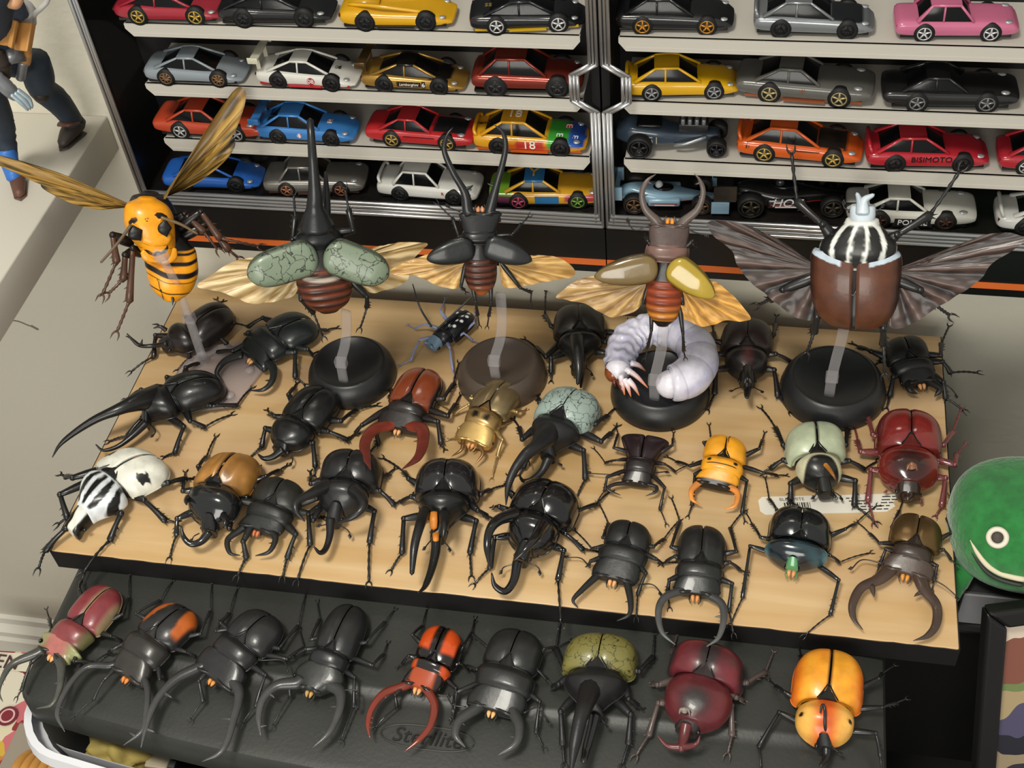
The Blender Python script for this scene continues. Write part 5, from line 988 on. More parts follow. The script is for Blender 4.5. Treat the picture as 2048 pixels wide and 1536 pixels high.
# third shelf
put('toy_car', 'burnt orange classic toy muscle car behind the hornet wing', 'muscle', S3, 'S', (1065, 815), (1390, 835), '#b8452a', rim='#c8c8c8')
put('toy_car', 'blue toy racing coupe with number roundels behind the tall horn', 'coupe', S3, 'S', (1630, 850), (1940, 865), '#3a7cc0', rim='#2a2a2c', wing=('#3a7cc0', .46), texts=[dict(t='13', y=.42, z=.19, size=.10, c='#b02028', bg='#ececec', round=True), dict(t='13', y=.92, on='hood', size=.10, c='#b02028', bg='#ececec')])
put('toy_car', 'red toy muscle car with black and white bonnet stripes', 'muscle', S3, 'T', (545, 855), (865, 880), '#b3262a', rim='#c0a050', hood=('#1a1a1c', .27, .72, 1.3, .22), stripes=[('#e6e6e6', .78, 1.38, .06, .13), ('#e6e6e6', -.46, -.26, .03, .12)], texts=[dict(t='_______', y=.5, z=.30, size=.16, c='#161616')])
put('toy_car', 'yellow stock car toy numbered 18 with candy colour patches', 'coupe', S3, 'T', (1165, 900), (1525, 915), '#d79a1c', rim='#1a1a1a', side='#c65a1c', patch=[('#b83428', (.3, .72, .08, .25)), ('#3a9a34', (.80, 1.12, .14, .4)), ('#2a52a8', (1.12, 1.45, .15, .4)), ('#c8601c', (.05, .9, 0, .2))], duck=.05,
    texts=[dict(t='18', y=.50, z=.19, size=.22, c='#f2ece0'), dict(t='18', y=.25, on='roof', size=.24, c='#f2ece0'), dict(t='m', y=.98, on='hood', x=.16, size=.16, c='#f0f0f0'), dict(t='m', y=1.22, on='hood', x=.14, size=.15, c='#f0f0f0'), dict(t='m', y=1.10, on='hood', x=-.10, size=.15, c='#f0f0f0', bg='#b02a28'), dict(t="M&M's", y=-.30, on='hood', size=.08, c='#2a1a14')])
put('toy_car', 'orange toy coupe with black bonnet and rear spoiler', 'coupe', S3, 'R', (790, 783), (1120, 812), '#cf5a1c', rim='#c8a850', duck=.12, hood=('#1b1a1a', .25, .75, 1.25, .24), stripes=[('#1b1a1a', .9, 1.1, .25, .28)], texts=[dict(t='51', y=-.25, z=.25, size=.07, c='#1a1a1a'), dict(t='_____', y=.62, z=.30, size=.14, c='#1a1a1a')])
put('toy_car', 'red toy hatchback with black BISIMOTO lettering', 'coupe', S3, 'R', (1420, 828), (1745, 828), '#b02430', rim='#241a1a', duck=.10, texts=[dict(t='BISIMOTO', y=.53, z=.215, size=.135, c='#1a1012')])
put('toy_car', 'red toy sports car cut off by the picture edge', 'coupe', S3, 'R', (2050, 842), (2370, 850), '#a82430', rim='#cfcfcf')
# case floor
put('toy_car', 'vivid blue toy supercar low on the case floor beside the hornet', 'super', S4, 'S', (1090, 1120), (1390, 1125), '#2a68c4', rim='#1d1f24', spoke=8)
put('toy_car', 'silver and brown boxy toy saloon with copper rims', 'sedan', S4, 'S', (1685, 1155), (2000, 1155), '#8f8c86', paint='car_metal', rim='#c07a52', side='#4a3a34')
put('toy_car', 'white toy coupe with black windows behind the flying black stag', 'sedan', S4, 'T', (585, 1190), (900, 1215), '#d3d2cc', rim='#222224', duck=.07, texts=[dict(t='R', y=.80, z=.22, size=.09, c='#b82c22')])
put('toy_car', 'patchwork toy muscle car with pink and green wheels', 'muscle', S4, 'T', (1280, 1230), (1625, 1230), '#d09a26', rim='#d85a7a', patch=[('#6a9a2a', (-.6, -.12, .26, .5)), ('#6a2c4c', (-.6, .12, .05, .27)), ('#a83a44', (.78, 1.6, .15, .27)), ('#b8c83a', (-.6, 1.6, 0, .10))], roofc='#2a6a9c', stripes=[], texts=[dict(t='Y', y=.26, on='roof', size=.3, c='#c8962a'), dict(t=' ', y=.5, z=.2)] [:1])
put('toy_car', 'white toy police car behind the goliath flyer', 'muscle', S4, 'R', (1345, 1140), (1665, 1150), '#d2d0c6', rim='#5a3a30', side='#161616', texts=[dict(t='POLICE', y=.5, z=.125, size=.14, c='#f0f0f0', bg='#161616')])
put('toy_car', 'white rounded toy car cut off at the picture edge', 'super', S4, 'R', (2045, 1130), (2360, 1140), '#d4d3ce', rim='#1c1c1e', duck=.09)
# patchwork car: odd wheels and door panel
r, f, wb = CARS[-3]
ch = [o for o in r.children if o.name.startswith('wheel')]
for o in ch:
    pass
mb = MB(); mb.box((.336*wb, .28*wb, .12*wb), (.352*wb, .68*wb, .26*wb), C('#2a6a9c')); mb.obj('door_panel', 'decal', r, smooth=False)
def front_rims(root, colr):
    for o in root.children:
        if o.name.startswith('wheel'):
            ys = [q.co.y for q in o.data.vertices]
            if sum(ys)/len(ys) > .01:
                for rim in o.children:
                    a = rim.data.color_attributes['Col']
                    for i, d in enumerate(a.data):
                        if d.color[0] > .1: d.color = (*C(colr), 1)
front_rims(r, '#7aa83a')
# hot rod 51
def open_wheeler(label, zs, v, rear, front, kind, col):
    a = at_z(*vpx(v, rear), zs); b = at_z(*vpx(v, front), zs); d = b-a; d[2] = 0; wb = np.linalg.norm(d); Y = d/wb
    if abs(Y[1]) > .17: Y = unit([1, .17*np.sign(Y[1]), 0])
    X = np.cross(Y, (0, 0, 1)); tr = .30*wb; low = min(a[1], a[1]+Y[1]*wb*1.4); a = a+np.array([0, max(0, YC+.55-low), 0]); O = a-X*tr
    fr = Frame((O[0], O[1], zs), X, Y, (0, 0, 1)); root = empty('toy_car', fr, label=label, cat='toy car', group='toy cars in the display cases'); c0 = C(col)
    if kind == 'rod':
        mb = MB(); loft(mb, [(-.28*wb, .14*wb, .34*wb, .14*wb), (-.1*wb, .20*wb, .40*wb, .10*wb), (.25*wb, .20*wb, .36*wb, .10*wb), (.5*wb, .15*wb, .30*wb, .10*wb), (.98*wb, .10*wb, .27*wb, .12*wb)], n=26, m=28, c=c0, pw=4); body = mb.obj('body', 'car_paint', root)
        mb = MB(); mb.box((-.15*wb, -.05*wb, .36*wb), (.15*wb, .28*wb, .43*wb)); mb.obj('cockpit', 'car_glass', root, bevel=.03*wb)
        mb = MB(); mb.box((-.09*wb, .5*wb, .28*wb), (.09*wb, .88*wb, .40*wb), C('#3a3c3e'))
        for k in range(4):
            for s in (-1, 1): tube(mb, [(s*.06*wb, (.55+.09*k)*wb, .38*wb), (s*.06*wb, (.55+.09*k)*wb, .47*wb)], .03*wb, n=8, c=C('#9a9c9e'), tip=False)
        mb.obj('engine', 'car_metal', root, bevel=.01*wb)
        mb = MB(); tube(mb, [(.18*wb, .45*wb, .14*wb), (.20*wb, .6*wb, .18*wb), (.14*wb, .85*wb, .25*wb)], .025*wb, n=8, c=C('#8f9294'), samples=8); mb.obj('exhaust', 'car_metal', root)
        V, F = text_mesh('51', .15*wb, .004*wb); mb = MB(); mb.add(np.column_stack([V[:, 2]+.208*wb, V[:, 0]+.18*wb, V[:, 1]+.22*wb]), F, C('#a09a86')); mb.obj('lettering', 'decal', body, smooth=False)
        wr = ((0, .165, .33), (1, .13, .27)); rc = C('#2c2c2e')
    else:
        lb = kind == 'blue'; c1 = C('#b83a24'); 
        mb = MB(); loft(mb, [(-.30*wb, .05*wb, .22*wb, .10*wb), (-.1*wb, .11*wb, .32*wb, .07*wb), (.25*wb, .20*wb, .30*wb, .06*wb), (.5*wb, .19*wb, .27*wb, .06*wb), (.8*wb, .10*wb, .22*wb, .08*wb), (1.35*wb, .04*wb, .13*wb, .08*wb)], n=30, m=28, c=c0, pw=3.2, colf=lambda P: pattern(P, lambda x, y, z: c1 if z < .125*wb else c0)); body = mb.obj('body', 'car_paint', root)
        mb = MB(); ball(mb, (0, .42*wb, .285*wb), (.09*wb, .16*wb, .05*wb), C('#111214')); mb.obj('cockpit', 'car_glass', root)
        mb = MB(); ball(mb, (0, .36*wb, .33*wb), (.06*wb, .06*wb, .07*wb), C('#c8cdd0' if lb else '#2a2a2c')); mb.obj('helmet', 'car_paint', root)
        mb = MB(); mb.box((-.24*wb, -.42*wb, .36*wb), (.24*wb, -.22*wb, .39*wb), c0)
        for s in (-1, 1): mb.box((s*.24*wb-.01*wb, -.46*wb, .22*wb), (s*.24*wb+.01*wb, -.18*wb, .46*wb), c0)
        mb.box((-.03*wb, -.34*wb, .15*wb), (.03*wb, -.26*wb, .37*wb), c0); mb.obj('rear_wing', 'car_paint', root, smooth=False)
        mb = MB(); mb.box((-.32*wb, 1.22*wb, .09*wb), (.32*wb, 1.38*wb, .12*wb), c0)
        for s in (-1, 1): mb.box((s*.32*wb-.012*wb, 1.14*wb, .06*wb), (s*.32*wb+.012*wb, 1.40*wb, .26*wb), c0)
        mb.obj('front_wing', 'car_paint', root, smooth=False)
        mb = MB()
        for s in (-1, 1):
            mb.box((s*.13*wb, .2*wb, .09*wb), (s*.235*wb, .68*wb, .22*wb), c0)
        mb.obj('side_pod', 'car_paint', root, bevel=.03*wb)
        mb = MB(); mb.box((.237*wb, .24*wb, .15*wb), (.243*wb, .64*wb, .165*wb), c1); mb.box((.237*wb, .3*wb, .12*wb), (.243*wb, .6*wb, .135*wb), C('#e8e8e8')); mb.obj('stripe', 'decal', body, smooth=False)
        if not lb:
            V, F = text_mesh('HOT', .17*wb, .003*wb, .2); mb = MB(); mb.add(np.column_stack([V[:, 2]+.243*wb, V[:, 0]+.44*wb, V[:, 1]+.19*wb]), F, C('#d8d8d8')); mb.obj('lettering', 'decal', body, smooth=False)
        wr = ((0, .165, .32), (1, .15, .31)); rc = C('#6a5038' if lb else '#4a4438')
    for yy, r_, x_ in wr:
        for s in (-1, 1): wheel(root, s*x_*wb, yy*wb, r_*wb, .15*wb, rc, 5, .7)
        mb = MB(); tube(mb, [(-x_*wb*.95, yy*wb, r_*wb), (x_*wb*.95, yy*wb, r_*wb)], .018*wb, n=6, c=C('#3a3a3c')); mb.obj('axle', 'car_metal', root)
    return root
open_wheeler('slate blue toy hot rod numbered 51 with exposed engine', S3, 'R', (190, 765), (560, 775), 'rod', '#34404e')
open_wheeler('light blue and orange open-wheel toy racing car behind the amber stag jaws', S4, 'R', (165, 1035), (490, 1040), 'blue', '#8fb2c8')
open_wheeler('black open-wheel toy racing car with red nose beside the goliath leg', S4, 'R', (725, 1055), (1120, 1055), 'black', '#1a1a1b')

# ------------------------------------------------------------------ dish stands with clear rods
def dish(label, c, R, colname):
    root = empty('dish_stand', loc=(c[0], c[1], 0), label=label, cat='stand', group='round dish stands')
    H = 1.8; prof = [(.02, .02), (R*.97, .02), (R, .12), (R*.995, .45), (R*.96, .95), (R*.90, 1.38), (R*.83, 1.66), (R*.79, 1.77), (R*.765, 1.80), (R*.745, 1.76), (R*.72, 1.70), (R*.6, 1.50), (R*.4, 1.30), (R*.2, 1.19), (.02, 1.16)]
    a = np.linspace(0, 2*math.pi, 56, endpoint=False)
    P = np.array([[(r*math.cos(t), r*math.sin(t), z) for t in a] for r, z in prof]); mb = MB(); mb.grid(P, cv=True)
    mb.obj('dish', colname, root, auto=60); return root
def rod(root, pts, w=.30, joints=()):
    O = np.array(root.location)/S; mb = MB(); Q = spline(np.array(pts)-O, 16)
    T = np.gradient(Q, axis=0); rings = []
    for p, t in zip(Q, T):
        t = unit(t); sd = unit(np.cross(t, (.15, 1, .2))); up = np.cross(sd, t)
        rings.append([p+sd*w*np.sign(math.cos(a))*abs(math.cos(a))**.5+up*w*.42*np.sign(math.sin(a))*abs(math.sin(a))**.5 for a in np.linspace(0, 2*math.pi, 20, endpoint=False)])
    mb.grid(np.array(rings), cv=True); n = len(Q); mb.f += [tuple(range(20)), tuple(range(20*n-1, 20*n-21, -1))]
    mb.obj('clear_rod', 'clear_plastic', root)
    for j in joints:
        q = np.array(j)-O; mb = MB(); mb.box(q-np.array([.43, .28, .36]), q+np.array([.43, .28, .36])); mb.obj('joint', 'clear_plastic', root, smooth=False, bevel=.06)
mat('stand_black', '#1d1e1f', rough=.38, bump=.06, bscale=300, var=.1, vscale=20)
mat('stand_brown', '#463b33', rough=.36, bump=.06, bscale=300, var=.1, vscale=20)
DC = [at_z(706, 755, 0), at_z(1005, 757, 0), at_z(1320, 790, 0), at_z(1664, 785, 0)]
D1 = dish('black round dish stand under the flying grey-green horned beetle', DC[0], 3.35, 'stand_black')
D2 = dish('brown round dish stand behind the gold stag beetle', DC[1], 3.35, 'stand_brown')
D3 = dish('black round dish stand carrying the white larva', DC[2], 3.6, 'stand_black')
D4 = dish('black round dish stand under the goliath flyer', DC[3], 3.75, 'stand_black')
def rodpts(pxs, z0, dz, y0):
    """first point lies in the dish at height z0; the next ones climb above it, drifting back a little"""
    p = at_z(*pxs[0], z0); out = [p]; y = p[1]
    for i, q in enumerate(pxs[1:]): out.append(at_y(*q, y+dz*(i+1)))
    return out
R1 = rodpts([(688, 766), (682, 725), (690, 690), (693, 655), (692, 622)], 1.25, -.2, 0); rod(D1, R1, .36, [R1[1]])
R2 = rodpts([(992, 757), (988, 722), (1000, 680), (1004, 640), (1001, 588)], 1.25, -.2, 0); rod(D2, R2, .36, [R2[1]])
R3 = rodpts([(1309, 800), (1309, 760), (1318, 720), (1325, 685), (1327, 652)], 1.3, -.2, 0); rod(D3, R3, .36, [R3[1]])
R4 = rodpts([(1658, 792), (1664, 754), (1672, 720), (1680, 690), (1688, 655)], 1.25, -.2, 0); rod(D4, R4, .36, [R4[1]])

# ------------------------------------------------------------------ flying insects
def lobe(root, fr, v, base, tip, w, h0, h1, dome, col, m, colf=None, p1=2.2, curve=0.0, name='elytron'):
    b = fr.px(v, base, h0); t = fr.px(v, tip, h1); ax = t-b; L = np.linalg.norm(ax); ax = ax/L
    sd = unit(np.cross((0, 0, 1), ax)); up = np.cross(ax, sd); n, mm = 30, 21
    s = 0.5-0.5*np.cos(np.linspace(0, math.pi, n)); sh = np.clip(s/.22, 0, 1); sh = (1-(1-sh)**2.2)**.5*np.clip(1-np.clip((s-.30)/.70, 0, 1)**p1, 0, 1)**.62; sh = np.maximum(sh, .01)
    u = np.linspace(-1, 1, mm); P = np.zeros((n, mm, 3))
    for i in range(n):
        for j in range(mm):
            P[i, j] = b+ax*L*s[i]+sd*(u[j]*w/2*sh[i]+curve*math.sin(s[i]*math.pi))+up*dome*min(1, 1.15*sh[i])*(1-abs(u[j])**3.2)**.55
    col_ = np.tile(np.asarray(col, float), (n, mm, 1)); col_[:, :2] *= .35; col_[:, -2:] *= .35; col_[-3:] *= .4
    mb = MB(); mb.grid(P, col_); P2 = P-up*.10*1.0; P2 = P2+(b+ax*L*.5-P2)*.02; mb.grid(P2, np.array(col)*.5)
    return mb.obj(name, m, root)
def wing(root, fr, v, rt, outline, h0, h1, c1, c2, amp=.12, nf=11, name='hind_wing', edge=None, twist=0.0):
    O = np.array([fr.px(v, p, h0) for p in outline]); O = spline(O, 120); r0 = fr.px(v, rt, h0); nr = 22
    P = np.zeros((120, nr, 3)); Cc = np.zeros((120, nr, 3))
    for i in range(120):
        s = i/119; wv = math.sin(s*nf*2*math.pi+1.3*math.sin(s*9)); wv2 = math.sin(s*nf*3.7*math.pi+.7)
        for j in range(nr):
            t = j/(nr-1); P[i, j] = r0+(O[i]-r0)*t; P[i, j, 2] = h0+(h1-h0)*t+amp*(wv+.5*wv2)*t*(.5+.5*math.sin(t*2.4))+.10*nz(i*.22, t*6)*t
            k = .5+.35*wv+.2*wv2+.5*nz(i*.35, t*7, 3); cc = mixc(c2, c1, k)
            if edge is not None: cc = mixc(cc, edge, sstep(.90, .97, t)*sstep(.55, .45, s)+.5*sstep(.97, 1, t)+.75*sstep(.25, .45, nz(i*.13, t*3, 9)))
            Cc[i, j] = cc
    mb = MB(); mb.grid(P, Cc); Q = P.copy(); Q[..., 2] -= .03; mb.grid(Q, Cc, flip=True)
    return mb.obj(name, 'wing_film', root, recalc=False)
def sky_frame(px, y, v, E, F, lean=0.0):
    O = at_y(*vpx(v, px), y); tc = unit(CAMC-O); Z = unit(tc+lean*np.array([0, 0, 1.0]))
    f = Frame(O, CR, CU, Z); a, b = f_pt(f, v, E), f_pt(f, v, F); Y = b-a; Y = unit(Y-Z*(Y@Z)); X = np.cross(Y, Z)
    return Frame(O-Z*1.0, X, Y, Z)
def f_pt(f, v, p):
    d = ray(*vpx(v, p)); t = ((f.O-CAMC)@f.Z)/(d@f.Z); return CAMC+d*t
def flyer(name, label, v, fr, E, J, H, F, wa, wp, wh, he, kind, col, acol, **k):
    """the body of a beetle in flight: like a walking one, without closed wing cases"""
    global elytron
    keep = elytron; elytron = lambda mb, *a, **kw: mb.add([(0, 0, .5), (.01, 0, .5), (0, .01, .5)], [(0, 1, 2)], K)
    r, f, q = beetle(name, label, v, E, J, H, F, wa, wp, wh, he=he, kind=kind, col=col, frame=fr, scut=False, **k)
    elytron = keep
    for o in list(r.children):
        if o.name.startswith('elytron') or o.name.startswith('abdomen'): bpy.data.objects.remove(o)
    pE, pJ = q['E'], q['J']; L = pJ[1]-pE[1]
    mb = MB(); st = [(pE[1], wa*.18, he*.62, .35, pE[0]), (pE[1]+.10*L, wa*.36, he*.78, .25, pE[0]), (pE[1]+.32*L, wa*.49, he*.92, .15, pE[0]*.7+pJ[0]*.3), (pE[1]+.6*L, wa*.50, he*.95, .15, pE[0]*.4+pJ[0]*.6), (pJ[1]-.12*L, wa*.40, he*.9, .25, pJ[0]), (pJ[1]+.06*L, wa*.30, he*.85, .3, pJ[0])]
    def seg(P):
        s = (P[..., 1]-pE[1])/L; bump = .035*np.cos(s*2*math.pi*8.0)*(s < .72); P = P.copy(); P[..., 2] += bump*(P[..., 2] > .5); return P
    loft(mb, st, n=90, m=36, modz=seg, cap=.04, colf=lambda P: pattern(P, lambda x, y, z: acol((y-pE[1])/L, (x-pE[0])/(wa/2))))
    mb.obj('abdomen', 'shell_satin', r)
    return r, f, q
GW1, GW2 = lin('#d8c193'), lin('#94743f')
# grey-green horned beetle in flight
E_, J_, F_ = (885, 935), (815, 530), (795, 120)
fr = sky_frame(J_, R1[3][1]+.3, '2', E_, (800, 300), -.28)
def a37(t, u):
    c = mixc(lin('#6b3018'), lin('#1a100b'), .5+.5*math.cos(t*2*math.pi*8.0)*.8); c = mixc(c, lin('#11100e'), sstep(.70, .80, t)); return mixc(c, lin('#b9b0a0'), sstep(.05, .02, abs(t-.56+.10*u*u*-1))*.8 if abs(u) < .8 else 0)
r, f, q = flyer('hercules_beetle', 'flying horned beetle with spread grey-green wing cases and a tall black horn', '2', fr, E_, J_, (800, 330), (800, 240), 3.7, 3.3, 1.3, 2.0, 'herc', lin('#16181a'), a37, m='shell_satin', eyes=False,
  horns=[dict(p=[(795, 360, 1.9), (785, 220, 2.3), (785, 120, 2.5), (770, -100, 2.7), (758, -280, 2.4), (752, -370, 1.9)], r=[1.25, .58, .42, .30, .26, .22]),
         dict(p=[(855, 330, .5), (862, 160, .4), (858, -20, .8)], r=[.4, .26, .10])],
  legs=[('f', (632, 440), (650, 290), (640, 140)), ('f', (1045, 380), (1015, 240), (990, 100)), ('h', (690, 850), (775, 940), (840, 1100)), ('h', (1140, 830), (1140, 900), (1095, 1040)), ('m', (720, 640), (740, 720)), ('m', (960, 640), (950, 720))], rf=.24)
tail = [o for o in r.children if o.name.startswith('horn')]
GG = lin('#74816d')
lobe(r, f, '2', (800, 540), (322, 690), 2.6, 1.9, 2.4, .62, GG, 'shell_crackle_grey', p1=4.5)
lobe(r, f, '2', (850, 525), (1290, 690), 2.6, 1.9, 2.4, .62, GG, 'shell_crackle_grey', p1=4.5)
wing(r, f, '2', (740, 600), [(740, 560), (560, 540), (330, 570), (180, 620), (60, 700), (-20, 760), (60, 790), (180, 815), (300, 870), (400, 885), (520, 865), (640, 830), (690, 720), (740, 640)], 1.2, 1.0, GW1, GW2, .10, 9)
wing(r, f, '2', (960, 600), [(960, 560), (1100, 540), (1250, 490), (1400, 470), (1560, 480), (1480, 560), (1440, 660), (1410, 740), (1300, 790), (1180, 815), (1080, 790), (1040, 720), (980, 640)], 1.2, .8, GW1, GW2, .10, 9)
# black stag in flight
E_, J_ = (215, 812), (200, 485)
fr = sky_frame(J_, R2[3][1]+.3, '3', E_, (205, 260), -.28)
def a38(t, u):
    c = mixc(lin('#5a2a18'), lin('#160c08'), .5+.5*math.cos(t*2*math.pi*8.0)*.8); return mixc(mixc(lin('#8a4a26'), c, sstep(0, .25, t)), lin('#0f0e0e'), sstep(.66, .74, t))
r, f, q = flyer('stag_beetle', 'flying black stag beetle with golden hind wings and long S-shaped jaws', '3', fr, E_, J_, (205, 385), (208, 262), 2.2, 2.3, 2.7, 1.5, 'stag', lin('#17181a'), a38, mouth=lin('#d08a5a'), hpar=dict(prof=[(0, .78), (.3, .86), (.7, .98), (.9, 1.05), (1, .9)]),
  mand=[[(120, 235), (100, 120), (20, -20), (-40, -170), (-20, -270), (20, -325)], [(275, 235), (315, 80), (360, -80), (380, -200), (360, -290), (300, -345)]], mr=.38, mprof=[1, .85, .6, .55, .5, .4, .06], teeth=([(.28, .6), (.24, .2), (.2, .2)], [(.34, .5), (.26, .25), (.2, .2), (.15, .15)]),
  ant=[[(70, 250, .8), (0, 225, .8), (-25, 215, .8)]],
  legs=[('f', (420, 410), (535, 285)), ('f', (60, 420), (20, 300), (-80, 200)), ('h', (175, 865), (200, 1025)), ('h', (280, 870), (255, 1030)), ('m', (480, 770), (555, 800), (550, 870)), ('m', (75, 760), (110, 800))], rf=.15)
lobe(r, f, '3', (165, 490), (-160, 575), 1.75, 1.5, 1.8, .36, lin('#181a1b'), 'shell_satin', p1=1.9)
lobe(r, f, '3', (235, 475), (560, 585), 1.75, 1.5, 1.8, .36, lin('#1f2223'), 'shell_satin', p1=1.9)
wing(r, f, '3', (110, 600), [(110, 580), (-100, 540), (-250, 580), (-350, 620), (-410, 660), (-370, 690), (-250, 690), (-150, 730), (-60, 770), (60, 775), (90, 700)], .9, .7, lin('#d0ab6a'), lin('#9a7038'), .07, 8)
wing(r, f, '3', (335, 600), [(335, 580), (450, 590), (560, 555), (700, 560), (800, 600), (855, 660), (840, 700), (740, 720), (600, 745), (480, 770), (370, 770), (345, 700)], .9, .7, lin('#d0ab6a'), lin('#9a7038'), .07, 8)
# amber stag in flight
E_, J_ = (1450, 1025), (1475, 605)
fr = sky_frame(J_, R3[3][1]+.3, '3', E_, (1500, 340), -.28)
def a39(t, u):
    if t < .08: return lin('#100b09')
    c = mixc(lin('#c8842a'), lin('#8c3a14'), sstep(.12, .40, t)); c = mixc(c, lin('#5a1e10'), .4+.4*math.cos(t*2*math.pi*8.0)); return mixc(c, lin('#110d0b'), sstep(.66, .76, t))
r, f, q = flyer('stag_beetle', 'flying brown stag beetle with amber belly and olive gold wing cases', '3', fr, E_, J_, (1490, 480), (1500, 345), 2.4, 2.7, 2.5, 1.6, 'stag', lin('#1b1715'), a39, pcol=lin('#6b5048'), hcol=lin('#4a3c38'), mcol=lin('#574c47'), mouth=lin('#d98a2c'), hpar=dict(prof=[(0, .98), (.4, 1.0), (.7, 1.02), (1, .98)]),
  mand=[[(1410, 315), (1335, 235), (1310, 130), (1345, 40), (1405, -5)], [(1595, 320), (1690, 235), (1728, 120), (1705, 35), (1668, -8)]], mr=.36, mprof=[1, .8, .6, .5, .4, .06], teeth=([(.6, .3), (.85, .3), (.35, .12)], [(.6, .15), (.85, .3)]),
  ant=[[(1370, 340, .8), (1260, 375, .8), (1205, 310, .8)], [(1640, 380, .8), (1700, 400, .8), (1760, 410, .8)]],
  legs=[('h', (1375, 1060), (1350, 1180), (1330, 1250)), ('h', (1590, 1080), (1595, 1200), (1605, 1245)), ('m', (1320, 870), (1345, 900)), ('m', (1590, 880), (1570, 900)), ('f', (1350, 450), (1330, 420)), ('f', (1655, 450), (1675, 490))], rf=.15)
OLV = lin('#8f7d34')
def ol(x, y, z): return OLV
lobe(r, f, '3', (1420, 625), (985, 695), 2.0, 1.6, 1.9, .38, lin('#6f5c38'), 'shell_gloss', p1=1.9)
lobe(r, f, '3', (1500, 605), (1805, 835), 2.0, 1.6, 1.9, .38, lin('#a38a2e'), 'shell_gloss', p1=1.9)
wing(r, f, '3', (1340, 740), [(1345, 700), (1200, 690), (1000, 690), (860, 730), (770, 790), (722, 842), (800, 860), (920, 885), (1000, 930), (1090, 975), (1180, 965), (1260, 935), (1320, 870), (1335, 790)], 1.0, .8, lin('#b5925a'), lin('#84633a'), .07, 8)
wing(r, f, '3', (1570, 760), [(1570, 740), (1700, 740), (1800, 730), (1900, 800), (1980, 880), (2055, 985), (1990, 1005), (1880, 1000), (1800, 1030), (1720, 1040), (1640, 1010), (1565, 960), (1565, 850)], 1.0, .8, lin('#d9a24e'), lin('#94682c'), .07, 8)
# goliath in flight with closed wing cases
E_, J_ = (960, 985), (965, 610)
fr = sky_frame(J_, R4[3][1]+.1, '4', E_, (1015, 150), -.28)
r, f, q = beetle('goliath_beetle', 'flying goliath beetle with black and white striped shield and dark spread wings', '4', E_, (967, 612), (1015, 295), (1020, 200), 5.4, 4.7, 1.6, he=2.4, kind='goliathfly', eshift=1.15, frame=fr, col=lin('#1a1a1a'), pcolf=gstripe(lin('#d8dad4'), lin('#1a1a18')), nres=3, scut=(.6, 1.3), hcol=lin('#b9c4cc'), m='shell_satin', eyes=True,
  ecolf=lambda x, y, z, s, J, E, hw: mixc(mixc(lin('#55301f'), lin('#160d0b'), sstep(.1, .02, abs(x-J[0]))+sstep(.8, 1, abs(x-J[0])/hw)*.7+.25*nz(x, y, z)), lin('#b8c6d2'), sstep(.06, .0, (J[1]+1.12-y)-.22-.75*(1-abs(x-J[0])/hw)-.05*nz(x*4, y*4))*sstep(.30, .34, abs(x-J[0])/hw)), epar=dict(vr=.30, pr=2.7, gap=.10, w0=.90, trunc=.02),
  horns=[dict(p=[(1020, 230, 1.5), (1030, 160, 1.6), (1085, 125, 1.7)], r=[.42, .26, .12], c=lin('#b9c4cc')), dict(p=[(1015, 230, 1.5), (1000, 160, 1.6), (985, 118, 1.7)], r=[.4, .22, .12], c=lin('#a8b2ba'))],
  ant=[[(960, 230, 1.0), (910, 210, 1.0), (893, 170, 1.0)], [(1070, 235, 1.0), (1125, 215, 1.0), (1142, 185, 1.0)]],
  legs=[('f', (770, 310), (610, 170), (575, -130)), ('f', (1235, 375), (1440, 250), (1625, -20)), ('h', (735, 890), (715, 985), (672, 1110)), ('h', (1150, 960), (1150, 1060), (1158, 1240)), ('m', (520, 720), (440, 780), (370, 812)), ('m', (1380, 720), (1470, 810), (1560, 875))], rf=.34)
DW1, DW2 = lin('#4d3a33'), lin('#161011')
wing(r, f, '4', (760, 590), [(750, 560), (650, 520), (520, 420), (330, 325), (160, 285), (45, 300), (90, 380), (200, 475), (240, 570), (320, 670), (430, 760), (540, 850), (620, 895), (710, 905), (745, 780), (755, 650)], .9, 1.0, DW1, DW2, .09, 10)
wing(r, f, '4', (1200, 600), [(1205, 580), (1300, 590), (1450, 530), (1600, 450), (1780, 375), (1920, 360), (2030, 395), (1960, 470), (1820, 560), (1770, 640), (1650, 730), (1500, 820), (1380, 900), (1270, 955), (1190, 940), (1190, 780)], .9, 1.0, DW1, DW2, .09, 10)

# ------------------------------------------------------------------ hornet with its clear stand
HYEL, HBLK = lin('#e39510'), lin('#100e0d')
plate = at_z(434, 757, 0); hs = empty('hornet_stand', loc=(plate[0], plate[1], 0), label='clear hexagonal stand plate with jointed clear arm holding the hornet', cat='stand')
mb = MB(); hexp = [(3.6*math.cos(math.radians(a)), 3.9*math.sin(math.radians(a))) for a in range(15, 375, 60)]
mb.prism(hexp, .05, .38); mb.obj('hexagon_plate', 'smoke_clear', hs, smooth=False, bevel=.08)
for a in range(15, 375, 60):
    mb = MB(); tube(mb, [(2.6*math.cos(math.radians(a)), 2.8*math.sin(math.radians(a)), .36), (2.6*math.cos(math.radians(a)), 2.8*math.sin(math.radians(a)), .55)], .35, n=14, tip=False); mb.obj('peg', 'smoke_clear', hs)
h0 = at_z(407, 722, .4); h1 = at_y(378, 636, h0[1]-2.4); h2 = at_y(372, 605, h0[1]-3.4); h3 = at_y(322, 512, h0[1]-7.2)
rod(hs, [h0, (h0+h1)/2, h1], .36, [h0+np.array([0, 0, .3]), h1]); rod(hs, [h1, (h2*.6+h3*.4), h3], .32, [h3])
O = at_y(*vpx('1', (1100, 480)), h0[1]-3.6); Z = unit(unit(CAMC-O)-np.array([0, 0, .15])); Y = unit(CU-Z*(CU@Z)); fh = Frame(O, np.cross(Y, Z), Y, Z)
